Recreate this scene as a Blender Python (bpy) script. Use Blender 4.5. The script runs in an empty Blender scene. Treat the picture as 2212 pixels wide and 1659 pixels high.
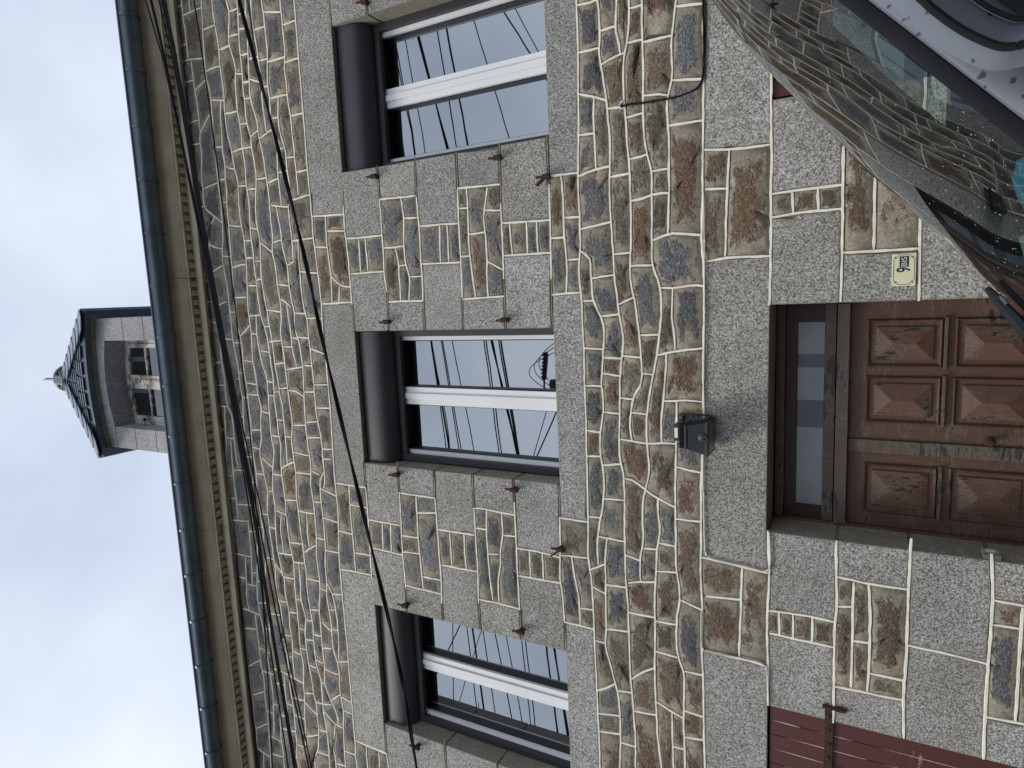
import bpy, bmesh, math, random
from mathutils import Vector, Matrix
R = math.radians
random.seed(11)
scene = bpy.context.scene
col = scene.collection

# ------------------------------------------------------------------ camera
FX = 2421.7194                                # focal length in pixels of the 3840-wide photograph
IX = Vector((-0.04360704, 0.48118808, -0.8755321))
IY = Vector((-0.99019787, -0.13721265, -0.02609327))
FW = Vector((-0.13268985, 0.86581217, 0.48245485))
CAM = Vector((0.0, -3.7, 1.85))
cam_d = bpy.data.cameras.new('camera')
cam = bpy.data.objects.new('camera', cam_d)
col.objects.link(cam)
cam_d.sensor_fit = 'HORIZONTAL'
cam_d.sensor_width = 36.0
cam_d.lens = 36.0 * FX / 3840.0
cam_d.clip_start = 0.02
cam_d.clip_end = 500.0
_m = Matrix.Identity(4)
for i in range(3):
    _m[i][0] = IX[i]; _m[i][1] = -IY[i]; _m[i][2] = -FW[i]; _m[i][3] = CAM[i]
cam.matrix_world = _m
scene.camera = cam

# ------------------------------------------------------------------ sky, sun, exposure
SUN_EL, SUN_AZ = 50.0, 222.0
world = bpy.data.worlds.new('World')
scene.world = world
world.use_nodes = True
wn = world.node_tree.nodes; wl = world.node_tree.links
wn.clear()
wo = wn.new('ShaderNodeOutputWorld'); bg = wn.new('ShaderNodeBackground')
sky = wn.new('ShaderNodeTexSky'); sky.sky_type = 'NISHITA'; sky.sun_disc = False
sky.sun_elevation = R(SUN_EL); sky.sun_rotation = R(SUN_AZ)
sky.air_density = 1.0; sky.dust_density = 2.0
tc = wn.new('ShaderNodeTexCoord')
mp = wn.new('ShaderNodeMapping'); mp.inputs['Scale'].default_value = (1.0, 1.0, 1.6)
mp.inputs['Location'].default_value = (0.35, 0.2, 0.0)
ns = wn.new('ShaderNodeTexNoise'); ns.inputs['Scale'].default_value = 1.7; ns.inputs['Detail'].default_value = 5; ns.inputs['Roughness'].default_value = 0.5
cr = wn.new('ShaderNodeValToRGB')
cr.color_ramp.elements[0].position = 0.32; cr.color_ramp.elements[0].color = (0.46, 0.53, 0.65, 1)
cr.color_ramp.elements[1].position = 0.66; cr.color_ramp.elements[1].color = (0.76, 0.82, 0.91, 1)
e = cr.color_ramp.elements.new(0.48); e.color = (0.60, 0.67, 0.79, 1)
vm = wn.new('ShaderNodeVectorMath'); vm.operation = 'SCALE'; vm.inputs['Scale'].default_value = 10.0
mx = wn.new('ShaderNodeMix'); mx.data_type = 'RGBA'; mx.inputs['Factor'].default_value = 0.94
wl.new(tc.outputs['Generated'], mp.inputs['Vector']); wl.new(mp.outputs['Vector'], ns.inputs['Vector'])
wl.new(ns.outputs['Fac'], cr.inputs['Fac']); wl.new(cr.outputs['Color'], vm.inputs[0])
wl.new(sky.outputs['Color'], mx.inputs['A']); wl.new(vm.outputs['Vector'], mx.inputs['B'])
wl.new(mx.outputs['Result'], bg.inputs['Color']); bg.inputs['Strength'].default_value = 0.1
wl.new(bg.outputs['Background'], wo.inputs['Surface'])
sl = bpy.data.lights.new('sun', 'SUN'); sl.energy = 1.5; sl.angle = R(18); sl.color = (1.0, 0.93, 0.82)
sun = bpy.data.objects.new('sun', sl); col.objects.link(sun)
_a, _e = R(SUN_AZ), R(SUN_EL)
sdir = Vector((math.sin(_a) * math.cos(_e), math.cos(_a) * math.cos(_e), math.sin(_e)))   # towards the sun
sun.rotation_euler = sdir.to_track_quat('Z', 'Y').to_euler()
scene.view_settings.view_transform = 'Standard'
scene.view_settings.look = 'None'
scene.view_settings.exposure = 0.33
scene.view_settings.gamma = 1.0
scene.view_settings.use_curve_mapping = False
scene.render.film_transparent = False

# outlines of the stones and run of the joints on the wall plane, in millimetres (first point, then steps)
CELLS = (
's-4199,1 176,0 0,134 -46,0 -4,-8 -6,8 -120,0;s-4015,1 266,0 0,134 -100,0 -4,-8 -4,8 -158,0;s-3739,1 252,0 0,134 -68,0 -4,-8 -6,8 -174,0;s-3479,1 172,0 0,134 -172,0;s-3299,1 234,0 0,134 -38,0 -4,-8 -4,8 -174,0 -4,-8 -4,8 -6,0;s-3055,1 138,0 0,134 -138,0;s-2909,1 208,0 0,134 -116,0 -4,-8 -4,8 -84,0;s-2693,1 130,0 0,134 -114,0 -4,-8 -4,8 -8,0;s-2553,1 228,0 0,134 -74,0 -4,-8 -6,8 -116,0 -4,-8 -6,8 -18,0;s-2317,1 278,0 0,126 -4,8 -222,0 -4,-8 -4,8 -44,0;s-2031,1 228,0 0,134 -228,0;s-1795,1 124,0 0,134 -106,0 -4,-8 -4,8 -10,0;s-1663,1 206,0 0,134 -110,0 -4,-8 -6,8 -86,0;s-1449,1 200,0 0,134 -54,0 -4,-8 -4,8 -138,0;s-1241,1 194,0 0,134 -52,0 -4,-8 -4,8 -134,0;s-1039,1 144,0 0,134 -144,0;s-887,1 166,0 0,134 -92,0 -4,-8 -4,8 -66,0;s-713,1 34,0 0,134 -34,0;s-49,1 78,0 0,134 -36,0 -4,-8 -6,8 -32,0;s39,1 166,0 0,134 -10,0 -4,-8 -6,8 -146,0;s215,1 132,0 0,134 -132,0;s355,1 170,0 0,134 -62,0 -4,-8 -4,8 -100,0;s533,1 280,0 0,134 -8,0 -4,-8 -4,8 -168,0 -4,-8 -6,8 -86,0;s821,1 168,0 0,134 -168,0;s997,1 134,0 0,134 -58,0 -4,-8 -4,8 -68,0;s1139,1 176,0 0,134 -104,0 -4,-8 -6,8 -62,0;s1325,1 282,0 0,134 -14,0 -4,-8 -4,8 -156,0 -4,-8 -4,8 -96,0;s1615,1 132,0 0,134 -132,0;s1755,1 176,0 0,134 -96,0 -4,-8 -6,8 -70,0;s1941,1 152,0 0,134 -30,0 -4,-8 -4,8 -114,0;s2101,1 236,0 0,134 -132,0 -4,-8 -4,8 -96,0;s2347,1 196,0 0,134 -86,0 -4,-8 -4,8 -102,0;s2551,1 48,0 0,134 -48,0;s-4199,145 120,0 0,130 -120,0;s-4069,145 46,0 4,8 4,-8 158,0 0,130 -80,0 -4,-8 -4,8 -124,0;s-3849,145 100,0 4,8 6,-8 174,0 0,130 -126,0 -4,-8 -4,8 -150,0;s-1689,145 18,0 4,8 4,-8 86,0 0,130 -70,0 -4,-8 -4,8 -122,0 0,-126 84,0;s-1567,145 110,0 4,8 4,-8 138,0 0,130 -96,0 -4,-8 -4,8 -152,0;s-1303,145 54,0 4,8 4,-8 134,0 0,130 -20,0 -4,-8 -4,8 -168,0;s-1099,145 52,0 4,8 4,-8 144,0 4,8 4,-8 66,0 0,130 -56,0 -4,-8 -4,8 -214,0;s-813,145 92,0 4,8 4,-8 34,0 0,122 -4,8 -130,0;s-49,145 32,0 0,130 -32,0;s-7,145 36,0 4,8 6,-8 146,0 0,130 -106,0 -4,-8 -4,8 -78,0;s195,145 10,0 4,8 6,-8 132,0 4,8 4,-8 100,0 0,130 -116,0 -4,-8 -4,8 -136,0;s463,145 62,0 4,8 4,-8 86,0 0,76 -156,2;s629,145 168,0 0,76 -168,0;s805,145 8,0 4,8 4,-8 168,0 4,8 4,-8 68,0 0,130 -76,0 -4,-8 -6,8 -174,0 0,-46 180,-2 -2,-6 -178,0;s1073,145 58,0 4,8 4,-8 62,0 0,130 -24,0 -4,-8 -4,8 -96,0;s1211,145 104,0 4,8 6,-8 96,0 0,130 -102,0 -4,-8 -4,8 -100,0;s1429,145 156,0 0,130 -36,0 -4,-8 -4,8 -112,0;s1593,145 14,0 4,8 4,-8 132,0 4,8 4,-8 70,0 0,130 -86,0 -4,-8 -6,8 -136,0;s1835,145 96,0 4,8 6,-8 114,0 0,130 -166,0 -4,-8 -6,8 -44,0;s2063,145 30,0 4,8 4,-8 96,0 0,130 -8,0 -4,-8 -4,8 -118,0;s2205,145 132,0 4,8 6,-8 102,0 0,130 -108,0 -4,-8 -4,8 -128,0;s2457,145 86,0 4,8 4,-8 48,0 0,130 -58,0 -4,-8 -6,8 -74,0;s-3555,145 68,0 4,8 4,-8 152,0 20,2 4,6 4,-6 6,0 0,128 -122,0 -4,-8 -4,8 -132,0;s-3285,147 174,0 0,128 -58,0 -4,-8 -6,8 -106,0;s-3103,147 38,0 4,6 6,-6 138,0 4,6 4,-6 84,0 0,128 -86,0 -4,-8 -6,8 -182,0;s-2817,147 116,0 4,6 4,-6 8,0 0,128 -132,0;s-2677,147 114,0 4,6 6,-6 18,0 0,128 -100,0 -4,-8 -4,8 -34,0;s-2525,147 116,0 0,128 -116,0'
';s-2399,147 72,0 6,6 4,-4 44,0 0,126 -76,0 -4,-8 -4,8 -42,0;s-2265,149 222,0 0,126 -42,0 -4,-8 -4,8 -172,0;s-2031,149 228,0 4,4 14,-4 0,126 -102,0 -4,-8 -4,8 -140,0 0,-122;s463,227 156,2 0,46 -122,0 -4,-8 -4,8 -26,0;s629,229 168,0 0,46 -80,0 -4,-8 -6,8 -78,0;s-4199,285 120,0 4,8 6,-8 124,0 0,132 -122,0 -4,-10 -4,10 -124,-2;s-3937,285 80,0 4,8 4,-8 150,0 0,132 -104,0 -4,-10 -4,10 -126,0;s-3691,285 126,0 4,8 6,-8 132,0 0,132 -120,0 -4,-10 -4,10 -140,0;s-1689,285 34,0 0,88 -48,0 -2,48 -182,0 0,-132 102,0 4,4 4,-4 84,0;s-1647,285 70,0 4,8 6,-8 152,0 0,88 -232,0;s-1407,285 96,0 4,8 4,-8 168,0 0,130 -46,0 -4,-8 -4,8 -14,0 -2,-42 -202,0;s-1127,285 20,0 4,8 4,-8 214,0 0,130 -160,0 -4,-8 -4,8 -74,0;s-877,285 56,0 4,8 4,-8 130,0 0,130 -34,0 -4,-8 -6,8 -134,0 -4,-8 -4,8 -8,0;s-49,285 32,0 4,8 6,-8 78,0 0,130 -120,0;s79,285 106,0 4,8 6,-8 136,0 0,130 -52,0 -4,-8 -4,8 -170,0 -4,-8 -4,8 -14,0;s339,285 116,0 4,8 4,-8 26,0 0,88 -18,2 0,40 -132,0;s497,285 122,0 4,8 6,-8 78,0 0,88 -210,0;s717,285 80,0 4,8 4,-8 174,0 0,130 -6,0 -2,-42 -254,0;s989,285 76,0 4,8 4,-8 96,0 0,124 -2,-2 -4,8 -174,0;s1177,285 24,0 4,8 6,-8 100,0 0,130 -134,0;s1319,285 102,0 4,8 4,-8 112,0 0,130 -88,0 -4,-8 -6,8 -124,0;s1549,285 36,0 4,8 4,-8 136,0 0,130 -32,0 -4,-8 -4,8 -140,0;s1739,285 86,0 4,8 6,-8 44,0 0,130 -18,0 -4,-8 -4,8 -114,0;s1889,285 166,0 0,124 -4,-2 -4,8 -158,0;s2063,285 118,0 0,130 -118,0;s2189,285 8,0 4,8 4,-8 128,0 0,130 -72,0 -4,-8 -6,8 -62,0;s2341,285 108,0 4,8 4,-8 74,0 0,130 -74,0 -4,-8 -4,8 -108,0;s2541,285 58,0 0,130 -12,0 -4,-8 -6,8 -36,0;s-3415,285 122,2 4,6 4,-6 106,0 0,130 -130,0 -4,-10 -4,10 -98,0;s-3169,287 58,0 4,6 4,-6 182,0 0,132 -116,0 -4,-12 -6,4 0,8 -122,-2;s-2911,287 86,0 4,6 4,-6 132,0 4,6 4,-6 34,0 0,132 -162,0 -4,-12 -4,12 -98,0;s-2635,287 100,0 4,6 6,-6 116,0 4,6 6,-6 42,0 0,132 -198,0 -4,-12 -4,12 -72,0;s-2349,287 76,2 4,4 4,-4 172,0 0,130 -188,0 -4,-12 -4,12 -60,0;s-2085,289 42,0 4,4 4,-4 140,0 0,132 -24,0 -4,-14 -4,14 -122,0 -4,-14 -4,14 -28,-2;s-4199,425 124,0 0,130 -124,0;s-4067,425 122,0 4,8 4,-8 126,0 0,130 -160,0 -4,-8 -4,8 -88,0;s-3803,425 104,0 4,8 4,-8 140,0 0,130 -248,0 -4,-8;s-3543,425 120,0 4,8 4,-8 98,2 0,128 -4,-8 -6,8 -204,0 -4,-8 -4,8 -4,0;s-1203,425 14,0 0,130 -14,0;s-1181,425 46,0 4,8 4,-8 74,0 0,130 -26,0 -4,-8 -4,8 -94,0;s-1045,425 160,0 4,8 4,-8 8,0 0,130 -176,0;s-861,425 134,0 0,130 -134,0;s-717,425 34,0 4,8 0,122 -38,0;s-49,425 120,0 4,8 4,-8 14,0 0,130 -142,0;s101,425 170,0 0,130 -170,0;s279,425 52,0 4,8 4,-8 132,0 0,130 -192,0;s973,425 6,0 4,8 6,-8 174,0 0,130 -190,0;s1177,425 134,0 4,8 4,-8 124,0 0,130 -140,0 -4,-8 -4,8 -124,0 0,-124 2,2;s1453,425 88,0 4,8 4,-8 140,0 0,130 -202,0 -4,-8 -6,8 -24,0;s1697,425 32,0 4,8 6,-8 114,0 0,130 -122,0 -4,-8 -4,8 -26,0;s1861,425 18,0 4,8 6,-8 158,0 0,130 -112,0 -4,-8 -4,8 -66,0;s2063,425 118,0 4,8 4,-8 62,0 0,130 -38,0 -4,-8 -4,8 -148,0 0,-124 2,2;s2261,425 72,0 4,8 4,-8 108,0 0,130 -100,0 -4,-8 -6,8 -78,0;s2457,425 74,0 4,8 6,-8 36,0 0,130 -64,0 -4,-8 -4,8 -48,0'
';s2587,425 12,0 0,130 -12,0;s-3309,427 130,0 4,6 6,-6 122,0 0,128 -86,0 -4,-8 -4,8 -168,0;s-3037,427 116,0 4,6 6,-6 98,0 0,128 -106,0 -4,-8 -4,8 -110,0;s-2805,427 162,0 4,6 4,-6 72,0 0,128 -82,0 -4,-8 -4,8 -152,0;s-2555,427 198,0 4,6 4,-6 60,2 0,126 -132,0 -4,-8 -4,8 -126,0;s-2281,429 188,0 4,4 4,-4 28,0 0,126 -160,0 -4,-8 -4,8 -56,0;s-2049,429 122,0 0,126 -50,0 -4,-8 -4,8 -64,0;s-1919,429 24,0 4,4 4,-4 182,0 0,126 -40,0 -4,-8 -4,8 -166,0;s-4199,565 124,0 4,8 4,-8 88,0 0,180 -220,0;s-3971,565 160,0 2,180 -108,0 -4,-8 -4,8 -46,0;s-3799,565 248,0 4,8 4,-8 4,0 0,180 -20,0 -4,-8 -4,8 -194,0 -4,-8 -6,8 -28,0;s-3531,565 204,0 0,180 -204,0;G-1203,565 14,0 4,8 4,-8 94,0 -6,20 4,4 -2,54 -112,-2;s-1079,565 26,0 4,8 4,-8 176,0 4,8 4,-8 74,0 0,18 -48,0 -2,-8 -6,2 0,6 -236,-2;G-779,565 52,0 4,8 6,-8 38,0 0,82 -96,-6 0,-56;G-49,565 142,0 4,8 4,-8 170,0 4,8 4,-8 192,0 0,258 -342,0 -52,-2 -4,-8 -4,8 -118,-2;s973,565 190,0 4,8 4,-8 124,0 0,180 -72,0 -4,-8 -4,8 -242,0;s1303,565 140,0 4,8 6,-8 24,0 0,180 -54,0 -4,-8 -4,8 -112,0;s1487,565 202,0 4,8 4,-8 26,0 0,180 -152,0 -4,-8 -4,8 -76,0;s1731,565 122,0 4,8 4,-8 66,0 0,180 -154,0 -4,-8 -4,8 -34,0;s1935,565 112,0 4,8 6,-8 148,0 0,180 -152,0 -4,-8 -6,8 -108,0;s2213,565 38,0 4,8 6,-8 78,0 0,180 -108,0 -4,-8 -4,8 -10,0;s2349,565 100,0 4,8 4,-8 48,0 0,180 -86,0 -4,-8 -4,8 -62,0;s2513,565 64,0 4,8 6,-8 12,0 0,180 -86,0;s-3317,567 4,6 4,-6 168,0 0,178 -32,0 -4,-8 -4,8 -124,0 -4,-8 -4,8 -4,0;s-3133,567 86,0 4,6 6,-6 110,0 0,178 -102,0 -4,-8 -4,8 -96,0;s-2919,567 106,0 4,6 4,-6 152,0 0,178 -118,0 -4,-8 -6,8 -138,0;s-2645,567 82,0 4,6 4,-6 126,0 0,178 -60,0 -4,-8 -4,8 -148,0;s-2421,567 94,0 38,2 4,4 4,-4 56,0 0,176 -126,0 -4,-8 -6,8 -60,0;s-2217,569 160,0 4,4 4,-4 64,0 -2,176 -226,0 -4,-8;s-1977,569 50,0 4,4 4,-4 166,0 0,176 -50,0 -4,-8 -4,8 -166,0;s-1745,569 40,0 0,176 -40,0;S-1081,591 236,0 0,42 -2,8 -28,2 -68,0 -2,-8 -6,2 0,6 -132,0;S-835,591 50,0 2,50 -54,0;G-819,649 36,0 2,8 6,-2 0,-6 96,8 0,158 -102,0 -2,-8 -6,2 0,6 -144,-2 -2,-92 -8,-70 96,0 4,4 4,-4;G-1203,649 112,2 2,6 6,-6 132,0 8,76 2,86 -92,2 -2,-8 -6,2 0,6 -22,2 -24,0 -2,-8 -6,2 0,4 -108,-2;s-4199,755 220,0 4,8 4,-8 46,0 0,200 -274,0;s-3917,755 108,0 4,8 6,-8 28,0 0,200 -142,0 -4,-8;s-3761,755 194,0 0,200 -72,0 -4,-8 -4,8 -114,0;s-3559,755 20,0 4,8 4,-8 204,0 4,8 10,-8 0,200 -170,0 -4,-8 -4,8 -68,0;s-3305,755 124,0 0,200 -94,0 -4,-8 -4,8 -22,0;s-3173,755 32,0 4,8 4,-8 96,0 0,200 -58,0 -4,-8 -4,8 -70,0;s-3029,755 102,0 4,8 4,-8 138,0 0,200 -78,0 -4,-8 -6,8 -160,0;s-2771,755 118,0 4,8 4,-8 148,0 0,200 -218,0 -4,-8 -4,8 -48,0;s-2489,755 60,0 4,8 4,-8 60,0 0,200 -74,0 -4,-8 -4,8 -46,0;s-2351,755 126,0 4,8 0,192 -24,0 -4,-8 -4,8 -98,0;s-2213,755 226,0 0,192 -4,8 -222,0;s-1977,755 166,0 0,200 -166,0;s-1803,755 50,0 4,8 4,-8 40,0 0,200 -98,0;s973,755 242,0 0,200 -56,0 -4,-8 -4,8 -178,0;s1223,755 72,0 4,8 4,-8 112,0 0,200 -52,0 -4,-8 -4,8 -132,0;s1423,755 54,0 4,8 6,-8 76,0 0,200 -46,0 -4,-8 -4,8 -86,0;s1571,755 152,0 4,8 4,-8 34,0 0,200 -64,0 -4,-8 -6,8 -120,0'
';s1773,755 154,0 4,8 4,-8 108,0 0,200 -96,0 -4,-8 -6,8 -164,0;s2053,755 152,0 4,8 4,-8 10,0 0,200 -62,0 -4,-8 -4,8 -100,0;s2231,755 108,0 4,8 6,-8 62,0 0,200 -180,0;s2419,755 86,0 4,8 4,-8 86,0 0,200 -164,0 -4,-8 -4,8 -8,0;G-1203,821 106,4 -4,156 -102,0;S-947,821 6,2 2,6 6,-6 144,0 -2,82 -82,-8 -74,2 -2,-10 -6,4 0,6 -78,0 0,-76;G-781,823 102,0 0,160 -98,-2 -4,-68 6,-2 0,-4 -6,-2;S-1087,825 46,0 0,74 -50,2;G-49,827 118,2 -2,92 4,4 0,60 -120,2;S77,829 394,2 0,88 -384,-2 -8,-2;S-1031,907 76,0 -2,32 -134,0 0,-30 50,0 6,6;S-947,907 92,0 66,6 2,28 -56,0 -10,-2 -2,-6 -6,6 -88,0;S79,925 242,4 150,-2 0,60 -226,0 -2,-10 -6,2 0,8 -50,0 -4,-12 -4,10 -100,0;S-1091,947 102,0 32,2 2,4 6,-4 86,0 0,8 -4,20 -8,2 -30,2 -6,-6 -4,8 -64,0 -6,-8 -2,8 -104,-2;S-853,949 66,0 2,32 -74,-2;s-4199,965 274,0 4,8 0,184 -278,0;s-3913,965 142,0 4,8 6,-8 114,0 0,192 -266,0;s-3639,965 72,0 4,8 4,-8 68,0 0,192 -148,0;s-3483,965 170,0 4,8 4,-8 22,0 0,192 -200,0;s-3275,965 94,0 4,8 4,-8 70,0 0,192 -172,0;s-3095,965 58,0 4,8 4,-8 160,0 0,192 -226,0;s-2859,965 78,0 4,8 6,-8 48,0 0,192 -136,0;s-2715,965 218,0 4,8 4,-8 46,0 0,192 -272,0;s-2435,965 74,0 4,8 6,-8 98,0 0,192 -182,0;s-2245,965 24,0 4,8 4,-8 222,0 0,192 -254,0;s-1977,965 166,0 4,8 4,-8 98,0 0,188 4,4 -282,0 0,-184;s973,965 178,0 0,190 -178,0;s1159,965 56,0 4,8 4,-8 132,0 0,190 -196,0;s1363,965 52,0 4,8 4,-8 86,0 0,190 -146,0;s1517,965 46,0 4,8 4,-8 120,0 0,190 -174,0;s1701,965 64,0 4,8 4,-8 164,0 0,190 -236,0;s1947,965 96,0 4,8 6,-8 100,0 0,190 -206,0;s2161,965 62,0 4,8 4,-8 180,0 4,8 4,-8 8,0 0,190 -266,0;s2435,965 164,0 0,190 -164,0;G-1203,989 102,0 4,6 6,-6 104,2 0,46 -6,0 -2,6 8,2 2,40 -8,6 8,2 0,28 -4,4 6,4 0,24 -96,-2 -4,-8 -6,8 -114,-2;S-979,991 66,0 2,48 -68,-2;G-887,987 18,0 2,6 4,0 2,-6 78,2 2,8 6,-6 96,0 0,164 -110,-4 -10,-6 -12,6 -96,2 0,-16 10,-8 -8,-6 0,-22 6,-8 -4,-6 0,-40 6,-4 -6,-4 -2,-50;G-49,995 120,0 2,4 6,-4 100,0 0,46 -8,4 8,4 0,42 -2,10 -8,4 8,4 -2,46 -92,-2 -2,-6 -4,0 -2,6 -16,2 -108,0;S187,995 50,2 0,46 -50,-2;G245,997 226,0 0,160 -104,-2 -2,-4 -6,4 -118,0 2,-42 6,-4 -6,-6 2,-50 6,-4 -6,-6;S-977,1047 66,0 0,40 -66,-2;S187,1049 50,2 -2,52 -50,-2;S-977,1093 64,2 0,28 -62,-2;S185,1109 48,2 0,44 -50,0;s-975,1129 60,2 0,22 -60,0;G-1693,1155 478,0 4,4 124,0 6,30 2,150 -74,-4 -4,-10 -4,8 -128,0 -2,-8 -6,2 0,6 -70,0 2,-6 -4,-4 -6,4 0,6 -248,-2 -2,-12 -6,4 0,8 -180,0 -4,-12 -6,4 2,8 -94,0 -2,-12 -6,2 0,10 -102,0 -4,-12 -6,4 2,8 -136,-2 -4,-10 -6,4 2,6 -140,-2 -36,-2 -4,-6 -6,6 -120,0 -2,-6 -4,0 -2,6 -136,0 -4,-6 -4,6 -136,0 -2,-6 -4,0 -2,6 -186,2 -8,0 -2,-8 -6,2 0,6 -198,0 -4,-8 -4,8 -94,0 -6,-8 -4,8 -130,2 0,-6 -6,-4 -4,12 -196,4 -2,-14 -6,-2 -4,16 -86,2 -64,-2 -2,-16 -6,2 0,14 -188,-2 -2,-14 -6,4 0,10 -108,0 2,-10 -6,-4 -4,14 -92,-2 0,-166 278,0 2,8 6,-2 0,-6 266,0 2,8 6,-2 0,-6 148,0 2,8 6,-2 0,-6 200,0 2,8 6,-2 0,-6 172,0 2,8 6,-2 0,-6 226,0 4,8 6,-8 136,0 2,8 6,-2 0,-6 272,0 2,8 6,-2 0,-6 182,0 2,8 6,-2 0,-6 254,0 2,8 6,-2 0,-6 282,0 0,6 6,2 6,-12'
';S-1079,1159 86,2 14,4 18,-4 46,0 4,4 4,-4 34,-2 70,0 6,64 -92,2 0,-8 -6,-2 -2,10 -20,2 -156,4 2,-34;G-795,1159 98,4 32,0 2,-4 600,0 4,6 134,-2 2,120 -6,46 -60,-2 -2,-6 -4,0 -2,6 -162,2 -4,-8 -4,8 -148,0 -4,-8 -4,8 -126,6 -74,2 0,-6 -6,-2 -2,8 -140,0 -4,-8 -4,8 -100,2 -10,-106 4,-8 -6,-12;S83,1163 90,0 4,8 6,-8 50,0 2,6 4,0 2,-6 118,0 2,96 -92,4 0,-6 -6,-2 -2,8 -8,2 -166,4;g367,1163 784,2 2,8 6,-2 0,-6 196,0 2,8 6,-2 0,-6 146,0 2,8 6,-2 0,-6 174,0 4,8 6,-8 236,0 4,8 6,-8 206,0 2,8 6,-2 0,-6 266,0 2,8 6,-2 0,-6 164,0 0,162 -6,-12 -6,2 0,10 -98,0 -2,-12 -6,2 0,10 -158,0 -2,-10 -6,-2 -2,12 -132,2 0,-12 -6,-2 -2,14 -196,2 0,-14 -6,-2 -2,16 -48,0 -74,-2 -4,-14 -6,2 0,10 -92,-2 -2,-10 -6,2 0,8 -86,0 0,-8 -6,-2 -4,10 -180,4 0,-12 -6,-2 -4,14 -130,2 0,-14 -6,-2 -2,16 -130,0 0,-14 -6,-2 -4,16 -188,0 0,-14 -6,-2 -4,16 -226,-4 -4,-8 -4,0 -2,6 -180,0 0,-4 -6,-2 -2,6 -66,2 -32,0 0,-6 -6,-2 -2,8 -68,2 -6,-48 4,-20 -6,-2 -2,-16;S-819,1231 22,0 10,108 -112,-2 10,-104;S-971,1235 74,0 -10,102 -36,0 -8,-8 -2,6 -8,2 -110,2 -2,-100;S349,1267 14,2 6,60 -96,0 -4,-58;S211,1273 50,0 4,56 -108,4 -6,0 -2,-8 -6,2 0,6 -64,-4 6,-50;s-2791,1333 14,0 4,52 -40,0 -4,-8 -4,8 -106,0 -4,-8 -4,8 -6,2 -30,0 0,-52;s-2769,1333 134,0 0,56 -4,-12 -6,12 -120,-4;s-2625,1333 136,0 6,58 -42,0 -4,-14 -6,14 -92,-2;s-2481,1333 120,0 -4,60 -12,0 -2,-14 -8,2 2,12 -90,0;s-2353,1333 178,4 6,56 -100,0 0,-12 -4,-4 -6,8 0,8 -78,0;S511,1333 42,2 10,76 -28,12 -8,-6 -2,6 -6,2 -64,-2 -2,-88;S561,1333 180,2 8,64 -56,10 -12,-6 -6,8 -104,-2;s1593,1333 48,0 0,66 -102,-4 -4,-12 -4,12 -76,-2 4,-56;s1651,1333 86,0 0,66 0,-12 -4,-4 -4,4 0,12 -80,0;s1745,1333 92,4 2,60 -92,2;s-3305,1335 18,0 4,58 -142,-2 4,-52;s-3279,1335 94,0 0,56 -64,2 0,-12 -4,-4 -4,4 0,12 -18,0;s-3177,1335 198,0 0,52 -76,2 -4,-12 -4,12 -112,2;S-109,1335 114,0 4,20 -6,60 -88,2 -50,-8 -34,0 8,-70;S413,1335 32,0 2,86 -106,0 -2,-8 -6,2 0,6 -58,0 0,-6 -6,-2 -2,8 -104,4 -10,-84 108,-4 108,0 6,4 2,-4;s749,1335 226,4 -2,54 -214,4;s2237,1335 78,0 2,58 -132,0 -2,-56;s2323,1335 158,0 -2,60 -20,0 -4,-12 -4,12 -112,-2 -4,-10 -6,6 2,4 -4,0;s2489,1335 98,0 2,60 -102,0;s2597,1335 2,60;s-2167,1337 136,2 2,54 -76,0 -6,-16 -4,4 2,12 -48,0;S-369,1337 46,0 2,68 -122,4 0,-4 -6,-2 -2,6 -62,2 -8,-66;S-315,1337 146,0 -8,70 -6,6 4,4 -4,16 -132,12 2,-32 6,-4 -6,-4 2,-26;S13,1335 132,6 10,84 -8,4 6,12 -12,32 -58,0 -6,-10 -4,0 -4,8 -42,-18 -14,-2 -2,-28 6,-4 -6,-6 6,-50;s1417,1337 34,0 -4,56 -14,-2 -4,-8 -4,8 -106,0 2,-52;s1847,1337 122,2 0,54 -90,2 -4,-12 -6,12 -22,0;s2117,1337 56,0 4,56 -38,0 -4,-10 -6,6 2,4 -128,0 -4,-10 -4,10 -18,0 0,-54;s-4199,1339 92,2 -2,48 -90,0;s-3501,1339 72,0 -6,52 -4,-14 -4,14 -82,0 -4,-14 -6,4 0,10 -98,-2 4,-46;s-2023,1339 102,2 -2,52 -98,0;s-1715,1339 84,0 2,52 -46,0 -6,-14 -4,14 -110,0 -4,-14 -4,14 -6,0 -2,-50;S-1621,1339 194,0 52,4 -6,50 -34,-2 -4,-8 -6,8 -196,0;s983,1339 190,0 -4,50 -116,2 -6,-8 -2,8 -64,2;s1181,1339 132,0 -2,52 -36,0 -4,-8 -4,8 -82,0 -4,-8 -4,2;s-4099,1341 108,0 -2,48 -60,0 -4,-12 -4,12 -40,0;s-1913,1341 94,0 2,50 -96,2'
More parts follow.
